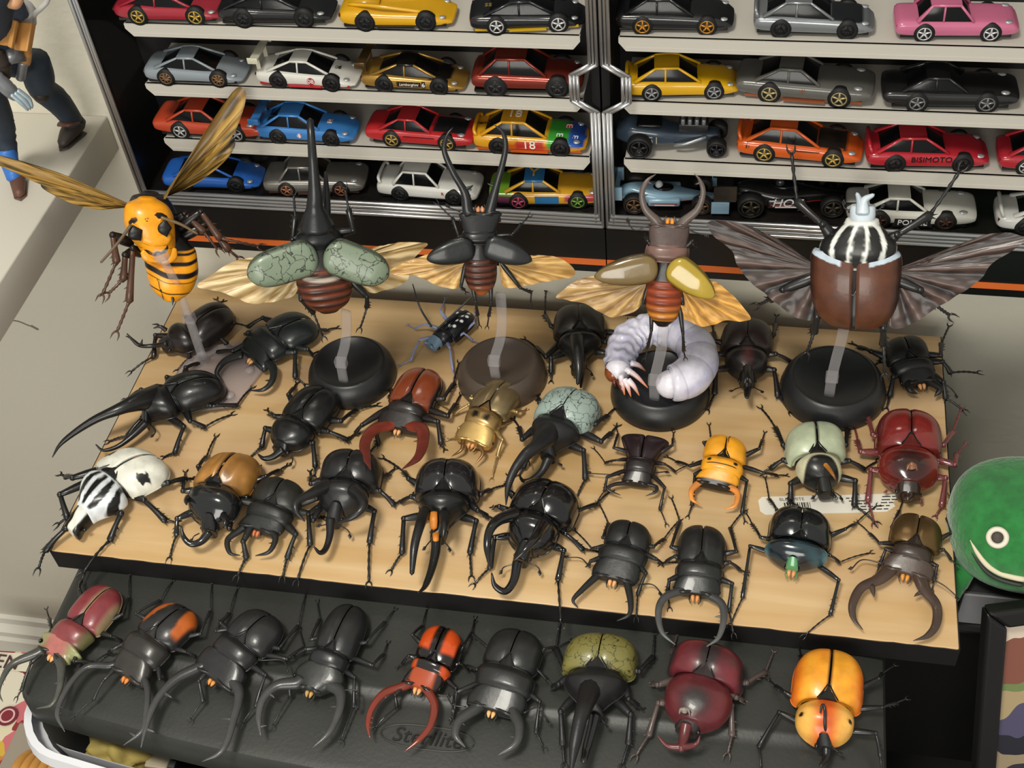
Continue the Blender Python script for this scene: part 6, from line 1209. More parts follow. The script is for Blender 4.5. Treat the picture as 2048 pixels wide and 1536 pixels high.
hor = empty('hornet', fh, label='giant orange and black hornet with raised tan wings facing the viewer', cat='hornet')
def hp(x, y, h): return fh.px('1', (x, y), h)
def zoomxy(P):
    """where a surface point of the hornet sits on the drawing it is painted from"""
    k = np.linalg.norm(hp(1100, 480, 0)-hp(1200, 480, 0))/100
    return 1100+P[..., 0]/k, 480-P[..., 1]/k
def inpoly(x, y, poly):
    c = False; n = len(poly)
    for i in range(n):
        x1, y1 = poly[i]; x2, y2 = poly[(i+1) % n]
        if (y1 > y) != (y2 > y) and x < (x2-x1)*(y-y1)/(y2-y1)+x1: c = not c
    return c
lv = [(165, 940, 1075), (200, 868, 1142), (260, 846, 1182), (340, 850, 1195), (430, 888, 1200), (500, 945, 1202), (560, 985, 1195), (605, 1035, 1160)]
st = []
for i, (y, a, b) in enumerate(lv[::-1]):
    p, q_ = hp(a, y, 1.0), hp(b, y, 1.0); d = [1.1, 1.5, 1.7, 1.85, 1.95, 1.85, 1.55, 1.1][i]
    st.append((p[1], (q_[0]-p[0])/2, d, -.2, (p[0]+q_[0])/2))
MOUTH = [(975, 492), (1010, 497), (1040, 515), (1065, 500), (1095, 505), (1125, 470), (1138, 448), (1142, 480), (1120, 515), (1085, 528), (1050, 540), (1010, 525)]
OC1 = [(880, 335), (875, 305), (895, 278), (925, 270), (935, 290), (920, 310), (895, 320)]
OC2 = [(1045, 250), (1060, 232), (1095, 235), (1130, 255), (1145, 290), (1130, 290), (1105, 275), (1070, 272)]
def hcol(P):
    X, Y_ = zoomxy(P); out = np.zeros(P.shape)
    for i in np.ndindex(P.shape[:2]):
        x, y = X[i], Y_[i]; c = HYEL
        if P[i][2] > .3 and (inpoly(x, y, MOUTH) or inpoly(x, y, OC1) or inpoly(x, y, OC2)): c = HBLK
        for dx, dy in ((985, 280), (1000, 275), (995, 293)):
            if math.hypot(x-dx, y-dy) < 5: c = HBLK
        if P[i][2] > .3 and (abs(y-(480+.0*x)) < 3 and (x < 970 or x > 1150)): c = mixc(HYEL, HBLK, .6)
        out[i] = mixc(c, lin('#c87410'), .25*sstep(.2, .6, nz(x*.02, y*.02)))
    return out
mb = MB(); loft(mb, st, n=150, m=200, pw=2.3, mid=.35, cap=.04, colf=hcol); head = mb.obj('head', 'shell_satin', hor)
def pad(pts, r, h, c, nm, m='shell_satin', flat=.45, par=None):
    mb = MB(); P = [hp(x, y, h) for x, y in pts]; tube(mb, P, [q for q in r], n=12, c=c, flat=flat, samples=14); return mb.obj(nm, m, par or head)
pad([(905, 345), (925, 400), (960, 445)], [.06, .50, .06], 1.90, lin('#0b0908'), 'eye', 'shell_matte', .35)
pad([(1128, 305), (1124, 365), (1138, 418)], [.06, .46, .06], 1.90, lin('#0b0908'), 'eye', 'shell_matte', .35)
pad([(900, 330), (950, 360), (985, 385), (1020, 388), (1045, 365), (1085, 320), (1100, 300)], [.04, .07, .09, .09, .09, .07, .04], 1.84, HYEL, 'brow_ridge')
pad([(985, 420), (1060, 435), (1140, 430)], [.45, .58, .45], 1.70, HYEL, 'clypeus', flat=.28)
pad([(975, 520), (1010, 560), (1070, 590)], [.2, .34, .1], 1.25, HYEL, 'mandible', flat=.35); pad([(1185, 500), (1170, 560), (1110, 600)], [.2, .34, .1], 1.25, HYEL, 'mandible', flat=.35)
pad([(895, 340), (800, 470), (690, 595)], [.11, .10, .08], 2.0, lin('#5a4a38'), 'antenna', flat=1); pad([(1100, 290), (1230, 335), (1345, 400)], [.11, .10, .08], 2.0, lin('#6a5538'), 'antenna', flat=1)
# thorax behind the head and banded belly below
mb = MB(); loft(mb, [(hp(1050, 560, 0)[1], .9, -.1, -2.4, hp(1130, 0, 0)[0]), (hp(0, 440, 0)[1], 1.45, .3, -3.0, hp(1110, 0, 0)[0]), (hp(0, 250, 0)[1], 1.6, .3, -3.2, hp(1060, 0, 0)[0]), (hp(0, 130, 0)[1], 1.2, 0, -2.6, hp(1030, 0, 0)[0]), (hp(0, 95, 0)[1], .6, -.6, -1.8, hp(1030, 0, 0)[0])], n=30, m=30, c=lin('#171515')); mb.obj('thorax', 'shell_matte', hor)
ab = [(430, 1050, 1270), (500, 990, 1335), (580, 985, 1352), (660, 1000, 1356), (740, 1018, 1335), (800, 1050, 1300), (850, 1110, 1240)]
st = []
for i, (y, a, b) in enumerate(ab[::-1]):
    p, q_ = hp(a, y, 0), hp(b, y, 0); d = [.35, .65, .8, .8, .6, .2, -.3][i]; st.append((p[1], (q_[0]-p[0])/2, d, -1.6, (p[0]+q_[0])/2))
def acolh(P):
    X, Y_ = zoomxy(P); out = np.zeros(P.shape)
    for i in np.ndindex(P.shape[:2]):
        x, y = X[i], Y_[i]; u = (x-1175)/170; t = y+45*u*u-20*u-3*math.sin(x*.04)
        k = 0
        for a, b in ((515, 530), (548, 590), (618, 668), (708, 735), (742, 812), (822, 900)): k = max(k, sstep(a-4, a+4, t)*sstep(b+4, b-4, t))
        if t > 742 and abs(x-(1075+.35*(t-742))) < 4: k = 0
        out[i] = mixc(HBLK, HYEL, k)
    return out
mb = MB(); loft(mb, st, n=140, m=120, mid=.5, cap=.05, colf=acolh); mb.obj('abdomen', 'shell_satin', hor)
pad([(1175, 820), (1180, 855), (1178, 888)], [.1, .08, .02], .5, HBLK, 'sting', par=hor)
TW1, TW2, TE = lin('#a8863f'), lin('#7c5c2a'), lin('#1a1611')
def swing(rt, out, h0, h1, nm, nf=7):
    return wing(hor, fh, 'S', rt, out, h0, h1, TW1, TW2, .04, nf, nm, TE)
swing((945, 1165), [(960, 1150), (1060, 975), (1150, 830), (1260, 650), (1350, 530), (1393, 508), (1421, 545), (1402, 650), (1345, 785), (1260, 880), (1120, 1010)], -1.4, .6, 'fore_wing')
swing((955, 1160), [(1070, 1000), (1200, 880), (1310, 795), (1352, 798), (1358, 850), (1300, 935), (1180, 1035), (1080, 1092), (1010, 1120)], -1.6, .2, 'hind_wing', 5)
swing((775, 1205), [(760, 1190), (560, 1100), (380, 1020), (200, 960), (0, 905), (-60, 915), (-20, 955), (100, 1010), (240, 1075), (420, 1130), (600, 1190)], -1.2, -.6, 'fore_wing')
swing((770, 1212), [(640, 1170), (480, 1120), (330, 1075), (250, 1068), (246, 1092), (300, 1130), (430, 1190), (580, 1222), (690, 1215)], -1.4, -.9, 'hind_wing', 5)
LB = lin('#4a3022'); LD = lin('#161110')
for att, kn, tb, ft in (((900, 470, -.5), (770, 410, .2), (795, 590, .5), (700, 812, .6)), ((930, 520, -.6), (855, 545, .3), (842, 710, .4), (745, 805, .5)), ((960, 540, -.8), (908, 500, .2), (882, 860, .3), (800, 1065, .4)),
                        ((1180, 400, -1.2), (1370, 250, -.5), (1500, 430, -.2), (1755, 485, -.2)), ((1180, 330, -1.4), (1260, 265, -.8), (1390, 385, -.5), (1480, 500, -.5)), ((1200, 450, -1.2), (1420, 330, -.8), (1560, 510, -.5), (1620, 560, -.5))):
    claw_leg(hor, hp(*att), hp(*kn), hp(*tb), hp(*ft), .32, LD, LB, 'shell_satin', 3)

# ------------------------------------------------------------------ larva on its dish
fl = Frame((DC[2][0], DC[2][1], 1.78), (1, 0, 0), (0, 1, 0), (0, 0, 1)); lv_ = empty('beetle_larva', fl, label='curled white and lavender beetle grub with orange legs on a black dish', cat='larva')
W1, W2 = lin('#d8d5de'), lin('#9a9bc0')
path = [(1150, 1325, 1.1), (1170, 1220, 1.15), (1215, 1130, 1.2), (1300, 1075, 1.25), (1430, 1050, 1.3), (1570, 1085, 1.35), (1670, 1165, 1.4), (1695, 1280, 1.4), (1640, 1370, 1.35), (1540, 1420, 1.3), (1505, 1428, 1.3)]
rad = [.95, 1.15, 1.2, 1.2, 1.2, 1.28, 1.36, 1.40, 1.42, 1.32, 1.05]
Q = spline(np.array([np.append(fl.px('3', p[:2], p[2]), r) for p, r in zip(path, rad)]), 150)
s = np.linspace(0, 1, 150); fold = np.where(s < .45, 1+.045*np.cos(s*2*math.pi*18), 1+.035*np.abs(np.cos(s*math.pi*9)))
Tn = np.gradient(Q[:, :3], axis=0); Tn /= np.linalg.norm(Tn, axis=1)[:, None]
a = np.linspace(0, 2*math.pi, 40, endpoint=False); P = np.zeros((150, 40, 3)); Cc = np.zeros((150, 40, 3))
for i in range(150):
    sd = unit(np.cross(Tn[i], (0, 0, 1))); up = np.cross(sd, Tn[i]); rr = Q[i, 3]*fold[i]
    for j in range(40):
        lump = 1+(.16*nz(i*.20, j*.42, 2) if s[i] < .45 else 0)
        P[i, j] = Q[i, :3]+rr*lump*(math.cos(a[j])*sd+math.sin(a[j])*up)
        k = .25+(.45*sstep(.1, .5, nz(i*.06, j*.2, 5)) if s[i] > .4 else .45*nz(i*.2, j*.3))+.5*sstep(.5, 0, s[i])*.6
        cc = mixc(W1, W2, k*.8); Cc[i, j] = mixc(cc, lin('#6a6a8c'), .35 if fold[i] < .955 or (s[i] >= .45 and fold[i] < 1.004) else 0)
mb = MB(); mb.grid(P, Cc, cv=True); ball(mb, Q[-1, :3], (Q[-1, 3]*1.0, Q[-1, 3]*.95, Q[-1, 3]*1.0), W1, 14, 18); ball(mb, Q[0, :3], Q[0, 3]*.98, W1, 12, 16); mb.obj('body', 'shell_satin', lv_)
OB = lin('#7c3c1a'); mb = MB(); hc = fl.px('3', (1118, 1345), .95); ball(mb, hc, (.66, .82, .72), OB, 14, 18); hd = mb.obj('head', 'shell_gloss', lv_)
mb = MB(); c1 = fl.px('3', (1150, 1400), 1.1); tube(mb, [c1, fl.px('3', (1170, 1450), .9), fl.px('3', (1190, 1500), .5)], [.22, .16, .05], n=8, c=lin('#5a2414'), samples=8); tube(mb, [fl.px('3', (1120, 1400), 1.0), fl.px('3', (1130, 1440), .6)], [.2, .06], n=8, c=lin('#5a2414')); mb.obj('jaw', 'shell_gloss', hd)
for b, t in (((1235, 1285), (1335, 1338)), ((1200, 1325), (1350, 1452)), ((1215, 1400), (1292, 1505)), ((1190, 1395), (1235, 1512)), ((1165, 1370), (1192, 1500)), ((1215, 1340), (1290, 1400))):
    p, q_ = fl.px('3', b, 1.7), fl.px('3', t, .7); mb = MB(); tube(mb, [p, (p+q_)/2+np.array([0, 0, .2]), q_], [.24, .18, .04], n=9, c=W1, c2=lin('#d0702a'), samples=10); mb.obj('leg', 'shell_gloss', lv_)

# ------------------------------------------------------------------ toy figure on the ledge
mat('cloth_navy', '#27303c', rough=.7, bump=.3, bscale=200, var=.15, vscale=60); mat('boot_brown', '#2e2620', rough=.55, var=.2, vscale=60)
mat('shoe_tan', '#57392c', rough=.5, var=.15, vscale=60); mat('toy_wood', '#a9783f', rough=.5, var=.15, vscale=50); mat('toy_steel', '#7d8084', rough=.35, metal=.5, var=.15, vscale=60)
mat('toy_ice', '#9fb0b8', rough=.35, metal=.4, var=.1, vscale=60); mat('toy_blue', '#2f66b0', rough=.45); mat('toy_grey', '#a7a5a2', rough=.5)
LT = 15.3
ff = Frame((at_z(90, 330, LT)[0], at_z(90, 330, LT)[1], LT), (1, 0, 0), (0, 1, 0), (0, 0, 1))
fig = empty('action_figure', ff, label='toy figure in navy trousers with a tan block gauntlet on the white ledge', cat='action figure')
def fp(x, y, h):
    k = 420/1536; return ff.px('P', (x*k, y*k), h)
def ftube(pts, r, name, m, flat=1.0, n=12, par=None, c=(.5, .5, .5)):
    mb = MB(); tube(mb, [fp(*p) for p in pts], r, n=n, flat=flat, samples=14, c=c); return mb.obj(name, m, par or fig)
# far leg with boot
bt = fp(520, 1000, 0)
leg = ftube([(250, 430, 8.6), (275, 540, 7.2), (310, 650, 5.6), (400, 720, 4.3), (470, 800, 2.8), (530, 880, 1.5)], [1.0, 1.1, .95, .95, .85, .75], 'trouser_leg', 'cloth_navy')
ftube([(235, 650, 5.9), (300, 690, 5.6), (360, 660, 5.5)], [.25, .55, .25], 'knee_pad', 'boot_brown', par=leg)
mb = MB(); a_, b_ = fp(560, 900, .9), fp(455, 1050, .45); tube(mb, [a_+np.array([0, 0, .3]), a_, (a_+b_)/2+np.array([0, 0, .1]), b_], [.62, .72, .68, .40], n=14, samples=12, flat=.85)
tube(mb, [a_*[1, 1, 0]+[0, 0, .12], b_*[1, 1, 0]+[0, 0, .12]], [.68, .5], n=14, flat=.18); mb.obj('boot', 'boot_brown', fig)
ftube([(435, 905, 1.7), (500, 900, 1.9), (560, 895, 1.6)], [.3, .4, .3], 'ankle_strap', 'shoe_tan', .5)
# near leg with shoe
leg = ftube([(-120, 640, 9.0), (-60, 760, 7.0), (10, 880, 5.0), (40, 1000, 3.2), (70, 1180, 1.4)], [1.1, 1.1, .85, .75, .62], 'trouser_leg', 'cloth_navy')
ftube([(-20, 860, 5.4), (40, 870, 5.2)], [.7, .6], 'knee_pad', 'boot_brown', par=leg)
ftube([(40, 1100, 2.3), (85, 1230, 1.1), (105, 1300, .75)], [.72, .62, .55], 'blue_gaiter', 'toy_blue')
mb = MB(); a_, b_ = fp(125, 1300, .55), fp(140, 1420, .35); tube(mb, [a_+np.array([0, 0, .35]), a_, b_], [.5, .58, .40], n=14, samples=10, flat=.8); tube(mb, [a_*[1, 1, 0]+[0, 0, .1], b_*[1, 1, 0]+[0, 0, .1]], [.55, .45], n=14, flat=.18); mb.obj('shoe', 'shoe_tan', fig)
# trunk, gauntlet and tool arms
ftube([(150, 470, 9.0), (20, 380, 10.5), (-60, 240, 12.4), (-90, 60, 14.6), (-80, -100, 17)], [1.0, 1.5, 1.7, 1.8, 1.2], 'torso', 'cloth_navy')
ftube([(-40, 20, 15), (60, 60, 14.5), (140, 90, 14.0)], [1.0, .9, .75], 'sleeve', 'cloth_navy')
ftube([(60, 25, 15.6), (110, 20, 15.6), (150, 5, 15.6)], [.3, .4, .25], 'hand', mat('toy_skin', '#b98a66', rough=.5))
mb = MB(); tube(mb, [fp(180, 60, 14), fp(170, 110, 13.2), fp(150, 160, 12.4)], [.6, .75, .8], n=16, tip=False, samples=10)
for k in range(4): q = fp(165-k*4, 80+k*22, 13.6-.4*k); tube(mb, [q, q+np.array([0, 0, -.12])], [.82, .82], n=16, tip=False)
mb.obj('ribbed_cuff', 'toy_grey', fig)
for (x0, y0, x1, y1, h, t) in ((60, 150, 165, 350, 13.4, .9), (165, 165, 268, 385, 13.2, .8), (105, 145, 140, 360, 13.9, .5)):
    p = [fp(x0+10, y0, h), fp(x1, y0+12, h), fp(x1-35, y1, h-1.2), fp(x0-30, y1-15, h-1.2)]; up = np.array([0, -.55, .45])*t
    mb = MB(); mb.add(p+[q+up for q in p], [(0, 3, 2, 1), (4, 5, 6, 7), (0, 1, 5, 4), (1, 2, 6, 5), (2, 3, 7, 6), (3, 0, 4, 7)]); mb.obj('gauntlet_block', 'toy_wood', fig, smooth=False, bevel=.08)
ftube([(185, 385, 11), (180, 450, 10)], [.42, .40], 'barrel_sleeve', 'toy_wood', 1, 10); ftube([(170, 450, 10.2), (150, 570, 8.8)], [.33, .33], 'barrel', 'toy_steel', 1, 10)
ftube([(40, 370, 11.4), (100, 400, 11.2), (140, 420, 11)], [.7, .8, .5], 'bracket', 'toy_steel', .8, 6); ftube([(-40, 380, 12), (20, 470, 11), (40, 560, 10)], [.5, .5, .35], 'strut', 'boot_brown')
ftube([(-30, 560, 10.6), (60, 650, 9.6), (120, 700, 8.9)], [.45, .5, .4], 'tool_arm', 'toy_steel')
for k, (dx, dy) in enumerate(((0, 0), (25, -15), (45, -32))):
    ftube([(85+dx, 690+dy, 9.4), (150+dx, 745+dy, 8.8), (200+dx*.7, 800+dy*.6, 8.2)], [.22, .24, .14], 'tool_prong', 'toy_ice', .6, 6)
ftube([(245, 170, 12.5), (250, 110, 13.4), (300, 60, 14), (345, 10, 14.4), (350, -60, 15)], [.2, .17, .17, .17, .17], 'grey_hose', 'toy_grey')

# ------------------------------------------------------------------ things to the side of the board
cab = empty('black_cabinet', loc=(0, 0, 0), label='black cabinet standing in shadow beside the bin', cat='cabinet')
mb = MB(); mb.box((57.2, 6.4, FLOOR_Z), (100, 15.0, -8.2)); mb.box((57.2, -12, FLOOR_Z), (100, 6.6, -26)); mb.obj('body', mat('cabinet_black', '#0b0a0a', rough=.5), cab, smooth=False, bevel=.2)
mb = MB(); mb.box((57.0, 6.1, -8.2), (100.2, 15.2, -7.4)); mb.obj('top', mat('cabinet_top', '#0f0e0e', rough=.35), cab, smooth=False, bevel=.15)
q = at_z(1927, 1187, -2.6); bx = empty('grey_device', loc=(q[0], q[1], -7.4), label='dark grey flat box with a brushed silver front under the green toy', cat='device')
mb = MB(); mb.box((0, .1, .2), (30, 9.2, 4.8)); mb.obj('housing', mat('device_grey', '#2c2c2d', rough=.4, bump=.05, bscale=200), bx, smooth=False, bevel=.1)
mb = MB(); mb.box((0.05, -.05, 1.5), (30, .12, 4.75)); mb.obj('front_plate', mat('device_silver', '#7d7d80', rough=.4), bx, smooth=False, bevel=.04)
mb = MB(); mb.box((-.05, -.15, .7), (30, .1, 1.3)); mb.obj('front_rail', mat('device_grey', '#2c2c2d'), bx, smooth=False)
mb = MB(); mb.box((.5, .5, 0), (29, 9, .3)); mb.obj('foot', 'cabinet_black', bx, smooth=False)
# green felt toy, like a round whale
gw = at_z(2090, 1052, .7); fg = Frame((gw[0], gw[1], -2.6), (1, 0, 0), (0, 1, 0), (0, 0, 1))
mat('green_felt', '#1b6c2e', rough=.9, bump=.9, bscale=350, var=.25, vscale=120, sheen=.4)
whale = empty('whale_plush', fg, label='round green felt whale toy with a white grommet eye', cat='plush toy')
mb = MB(); n1, n2_ = 36, 48; th = np.linspace(.001, math.pi-.001, n1); ph = np.linspace(0, 2*math.pi, n2_, endpoint=False); P = np.zeros((n1, n2_, 3))
for i in range(n1):
    for j in range(n2_):
        x, y, z = math.sin(th[i])*math.cos(ph[j]), math.sin(th[i])*math.sin(ph[j]), math.cos(th[i])
        P[i, j] = (6.0*np.sign(x)*abs(x)**.7, 4.6*np.sign(y)*abs(y)**.85, 3.3+3.3*np.sign(z)*abs(z)**.75)
mb.grid(P, cv=True); wb_ = mb.obj('body', 'green_felt', whale)
mb = MB(); tube(mb, [(-4.6, -2.2, 1.6), (-5.4, -3.4, .8), (-5.4, -4.4, .4)], [.8, .9, .4], n=12, samples=8, flat=.6); mb.obj('fin', 'green_felt', whale)
def on_whale(px, py):
    d = ray(px, py); o = CAMC-fg.O; best = None
    for t in np.linspace(60, 110, 400):
        p = o+d*t; x, y, z = p[0]/6.0, p[1]/4.6, (p[2]-3.3)/3.3
        if abs(x)**(2/.75)+abs(y)**(2/.85)+abs(z)**(2/.75) < 1: return p
    return o+d*85
c = on_whale(1995, 1075); nrm = unit(CAMC-fg.O-c); sd = unit(np.cross(nrm, (0, 0, 1))); up = np.cross(sd, nrm); an = np.linspace(0, 2*math.pi, 32, endpoint=False)
mb = MB(); tube(mb, np.array([c+nrm*.12+.52*(math.cos(t)*sd+math.sin(t)*up) for t in np.append(an, an[:2])]), .17, n=10); mb.obj('eye_ring', mat('eye_white', '#cfc8b8', rough=.5), whale)
mb = MB(); ball(mb, c+nrm*.05, (.4, .4, .18), axes=[sd, up, nrm]); mb.obj('pupil', mat('eye_dark', '#3a322c', rough=.6), whale)
mouth = [on_whale(*p)+nrm*.1 for p in ((1941, 1080), (1955, 1105), (1975, 1130), (2000, 1146), (2030, 1155), (2047, 1158))]; mb = MB(); tube(mb, mouth, [.05, .16, .2, .2, .2, .2], n=8, samples=24); mb.obj('mouth_piping', mat('piping_cream', '#c9c0a4', rough=.6), whale)
m2 = [p+nrm*.05+np.array([0, -.1, -.5]) for p in mouth]; mb = MB(); tube(mb, m2, [.04, .1, .14, .14, .14, .14], n=8, samples=24); mb.obj('mouth_piping', mat('piping_dark', '#2a2a28', rough=.6), whale)
# black picture frame leaning at the picture edge
pf0 = at_z(1969, 1218, 0.0); _b, _a = math.radians(16), math.radians(70); _X = np.array([math.cos(_b), math.sin(_b), 0]); _Y = np.array([-math.sin(_b)*math.cos(_a), math.cos(_b)*math.cos(_a), math.sin(_a)]); frp = Frame(pf0, _X, _Y, np.cross(_X, _Y))
pic = empty('picture_frame', frp, label='black moulded picture frame with a snapshot, standing beside the board', cat='picture frame')
FW, FH, FT = 13.5, 25.0, 1.35
for nm, poly in (('frame_rail', [(0, 0), (FW, 0), (FW-FT, -FT), (FT, -FT)]), ('frame_rail', [(0, -FH), (FT, -FH+FT), (FW-FT, -FH+FT), (FW, -FH)]), ('frame_stile', [(0, 0), (FT, -FT), (FT, -FH+FT), (0, -FH)]), ('frame_stile', [(FW, 0), (FW, -FH), (FW-FT, -FH+FT), (FW-FT, -FT)])):
    mb = MB(); mb.prism(poly, -.6, .6); mb.obj(nm, mat('frame_black', '#100f0f', rough=.4), pic, smooth=False, bevel=.25, bseg=3)
mb = MB(); mb.box((FT-.2, -FH+FT-.2, -.3), (FW-FT+.2, -FT+.2, -.1))
m, N, L, b = nodes_of('snapshot'); b.inputs['Roughness'].default_value = .3
tc = N.new('ShaderNodeTexCoord'); sx = N.new('ShaderNodeSeparateXYZ'); L.new(tc.outputs['Object'], sx.inputs[0]); nn = N.new('ShaderNodeTexNoise'); nn.inputs['Scale'].default_value = 22; L.new(tc.outputs['Object'], nn.inputs['Vector'])
ad = N.new('ShaderNodeMath'); ad.operation = 'MULTIPLY_ADD'; ad.inputs[1].default_value = .06; L.new(nn.outputs['Fac'], ad.inputs[0]); L.new(sx.outputs['Y'], ad.inputs[2])
mr = N.new('ShaderNodeMapRange'); mr.inputs['From Min'].default_value = -.13; mr.inputs['From Max'].default_value = .03; L.new(ad.outputs[0], mr.inputs['Value'])
cr = N.new('ShaderNodeValToRGB'); cr.color_ramp.interpolation = 'CONSTANT'; E0 = cr.color_ramp.elements; E0[0].position = 0; E0[0].color = (*lin('#2c2a34'), 1); E0[1].position = .97; E0[1].color = (*lin('#b8b4ac'), 1)
for p_, c_ in ((.12, '#8f7f66'), (.2, '#20202a'), (.34, '#4a4660'), (.44, '#a08d6a'), (.52, '#6a7a4a'), (.58, '#7a4a3c'), (.86, '#c9b9a8')):
    e = E0.new(p_); e.color = (*lin(c_), 1)
L.new(mr.outputs['Result'], cr.inputs['Fac']); L.new(cr.outputs['Color'], b.inputs['Base Color']); MATS['snapshot'] = m
mb.obj('photo', 'snapshot', pic, smooth=False)
mb = MB(); q = at_z(1900, 1480, -9); mb.box((q[0]-2.2, q[1]-9, -9.0), (q[0]+2.6, q[1]+2.0, -8.0)) if False else mb.box((57.6, -18, FLOOR_Z), (62.4, -12.3, -10.5))
tag(mb.obj('wooden_post', mat('dark_wood', '#3a1f17', rough=.5, var=.3, vscale=12), smooth=False, bevel=.15), 'dark reddish brown wooden post in the shadow under the board corner', 'post')

# ------------------------------------------------------------------ things at the foot of the bin
def art_mat():
    m, N, L, b = nodes_of('printed_art'); b.inputs['Roughness'].default_value = .35
    tc = N.new('ShaderNodeTexCoord'); vo = N.new('ShaderNodeTexVoronoi'); vo.inputs['Scale'].default_value = 45; n0 = N.new('ShaderNodeTexNoise'); n0.inputs['Scale'].default_value = 18; n0.inputs['Detail'].default_value = 3
    mp = N.new('ShaderNodeMix'); mp.data_type = 'RGBA'; mp.blend_type = 'LINEAR_LIGHT'; mp.inputs['Factor'].default_value = .03
    L.new(tc.outputs['Object'], n0.inputs['Vector']); L.new(tc.outputs['Object'], mp.inputs['A']); L.new(n0.outputs['Color'], mp.inputs['B']); L.new(mp.outputs['Result'], vo.inputs['Vector'])
    sp = N.new('ShaderNodeSeparateColor'); L.new(vo.outputs['Color'], sp.inputs[0]); cr = N.new('ShaderNodeValToRGB'); cr.color_ramp.interpolation = 'CONSTANT'; E0 = cr.color_ramp.elements
    E0[0].color = (*lin('#8c2a32'), 1); E0[1].position = .85; E0[1].color = (*lin('#d6cfbd'), 1)
    for p_, c_ in ((.2, '#c46a72'), (.36, '#c9a83c'), (.5, '#d8cdb0'), (.64, '#7a2630'), (.75, '#c07a34')): e = E0.new(p_); e.color = (*lin(c_), 1)
    L.new(sp.outputs[0], cr.inputs['Fac']); L.new(cr.outputs['Color'], b.inputs['Base Color']); MATS['printed_art'] = m
art_mat()
ZP = -52.0; pa, pb, pc, pd = (at_z(*p, ZP) for p in ((-60, 1298), (175, 1312), (230, 1600), (-60, 1600)))
prt = empty('printed_box', loc=(pa[0], pa[1], FLOOR_Z), label='colourful printed box with red and yellow artwork behind the white bin', cat='box')
o3 = np.array([pa[0], pa[1], FLOOR_Z]); tp = [q-o3 for q in (pa, pb, pc, pd)]
mb = MB(); mb.add([t*[1, 1, 0] for t in tp]+tp, [(0, 1, 2, 3), (7, 6, 5, 4), (0, 4, 5, 1), (1, 5, 6, 2), (2, 6, 7, 3), (3, 7, 4, 0)]); mb.obj('box', 'printed_art', prt, smooth=False)
b0, b1, b2, b3 = (at_z(*p, ZP+.1)-o3 for p in ((-60, 1300), (120, 1312), (110, 1348), (-60, 1335))); mb = MB(); mb.add([b0, b1, b2, b3], [(3, 2, 1, 0)]); mb.obj('title_band', mat('print_cream', '#d8d2bf', rough=.4), prt, smooth=False)
V, F = text_mesh('EN', 2.4, .03); cx = at_z(14, 1325, ZP+.2)-o3; mb = MB(); mb.add(V+cx, F); mb.obj('lettering', mat('print_ink', '#4a2a30', rough=.4), prt, smooth=False)
cx = at_z(15, 1432, ZP+.12)-o3
for k, (r_, cc) in enumerate(((1.15, '#6a2430'), (.85, '#d8b0b0'), (.65, '#7c2430'))):
    mb = MB(); an = np.linspace(0, 2*math.pi, 32, endpoint=False); mb.prism([(cx[0]+r_*math.cos(t), cx[1]+r_*math.sin(t)) for t in an], cx[2]+.03*k, cx[2]+.03*k+.05); mb.obj('printed_ring', mat('ring_'+cc[1:], cc, rough=.4), prt, smooth=False)
# ribbed wooden basket
bk = at_z(68, 1545, -28.0); rootb = empty('wooden_basket', loc=(bk[0], bk[1], -34), label='honey coloured ribbed wooden basket beside the white bin', cat='basket')
mat('honey_wood', '#c08a44', rough=.4, var=.15, vscale=40)
for k in range(7):
    mb = MB(); an = np.linspace(0, 2*math.pi, 40); R_ = 2.7-.06*abs(k-3)
    tube(mb, np.array([(-1.9+.8*k, R_*math.cos(t), 3.2+R_*math.sin(t)) for t in an]), .42, n=10); mb.obj('coil', 'honey_wood', rootb)
mb = MB(); tube(mb, [(-2.2, 0, 3.2), (3.2, 0, 3.2)], [2.5, 2.5], n=24, tip=False); mb.obj('liner', 'honey_wood', rootb)
stl = MB(); stl.box((bk[0]-7, bk[1]-7, FLOOR_Z), (bk[0]+5.6, bk[1]+7, -34)); tag(stl.obj('plain_carton', mat('carton', '#8f8577', rough=.7), smooth=False, bevel=.2), 'plain grey carton that the honey wood basket stands on', 'carton')
# things inside the bin
cl = at_z(232, 1500, -7.5); mb = MB(); n1, n2_ = 26, 40; P = np.zeros((n1, n2_, 3)); th = np.linspace(.001, math.pi-.001, n1); ph = np.linspace(0, 2*math.pi, n2_, endpoint=False)
for i in range(n1):
    for j in range(n2_):
        d = np.array([math.sin(th[i])*math.cos(ph[j]), math.sin(th[i])*math.sin(ph[j]), math.cos(th[i])]); k = 1+.22*nz(*(d*3.1))+.10*math.sin(9*d[0]+4*d[1]+3*d[2])
        P[i, j] = cl+np.array([0, .6, -1.0])+d*np.array([2.5, 2.0, 1.9])*k
mb.grid(P, cv=True); o = mb.obj('yellow_cloth', mat('cloth_yellow', '#b7a35c', rough=.8, bump=.3, bscale=150)); tag(o, 'crumpled yellow cloth inside the white bin', 'cloth')
pl = at_z(318, 1527, -8); rp = empty('plug_adapter', loc=pl, label='beige plug adapter lying in the white bin', cat='adapter'); mb = MB(); mb.box((-.8, -.5, -.5), (.8, .5, .4)); mb.obj('body', mat('beige_plastic', '#b7ab94', rough=.4), rp, smooth=False, bevel=.12)
mb = MB(); mb.box((.8, -.25, -.2), (1.2, .25, .2)); mb.obj('prong', 'toy_steel', rp, smooth=False)
fil = MB(); fil.box((9, -6, -40), (46, 17, -9.6)); tag(fil.obj('packed_contents', mat('dark_fill', '#1d1a18', rough=.8, bump=.5, bscale=30), smooth=False, bevel=.4), 'dark packed contents filling the white bin under the cloth', 'contents')

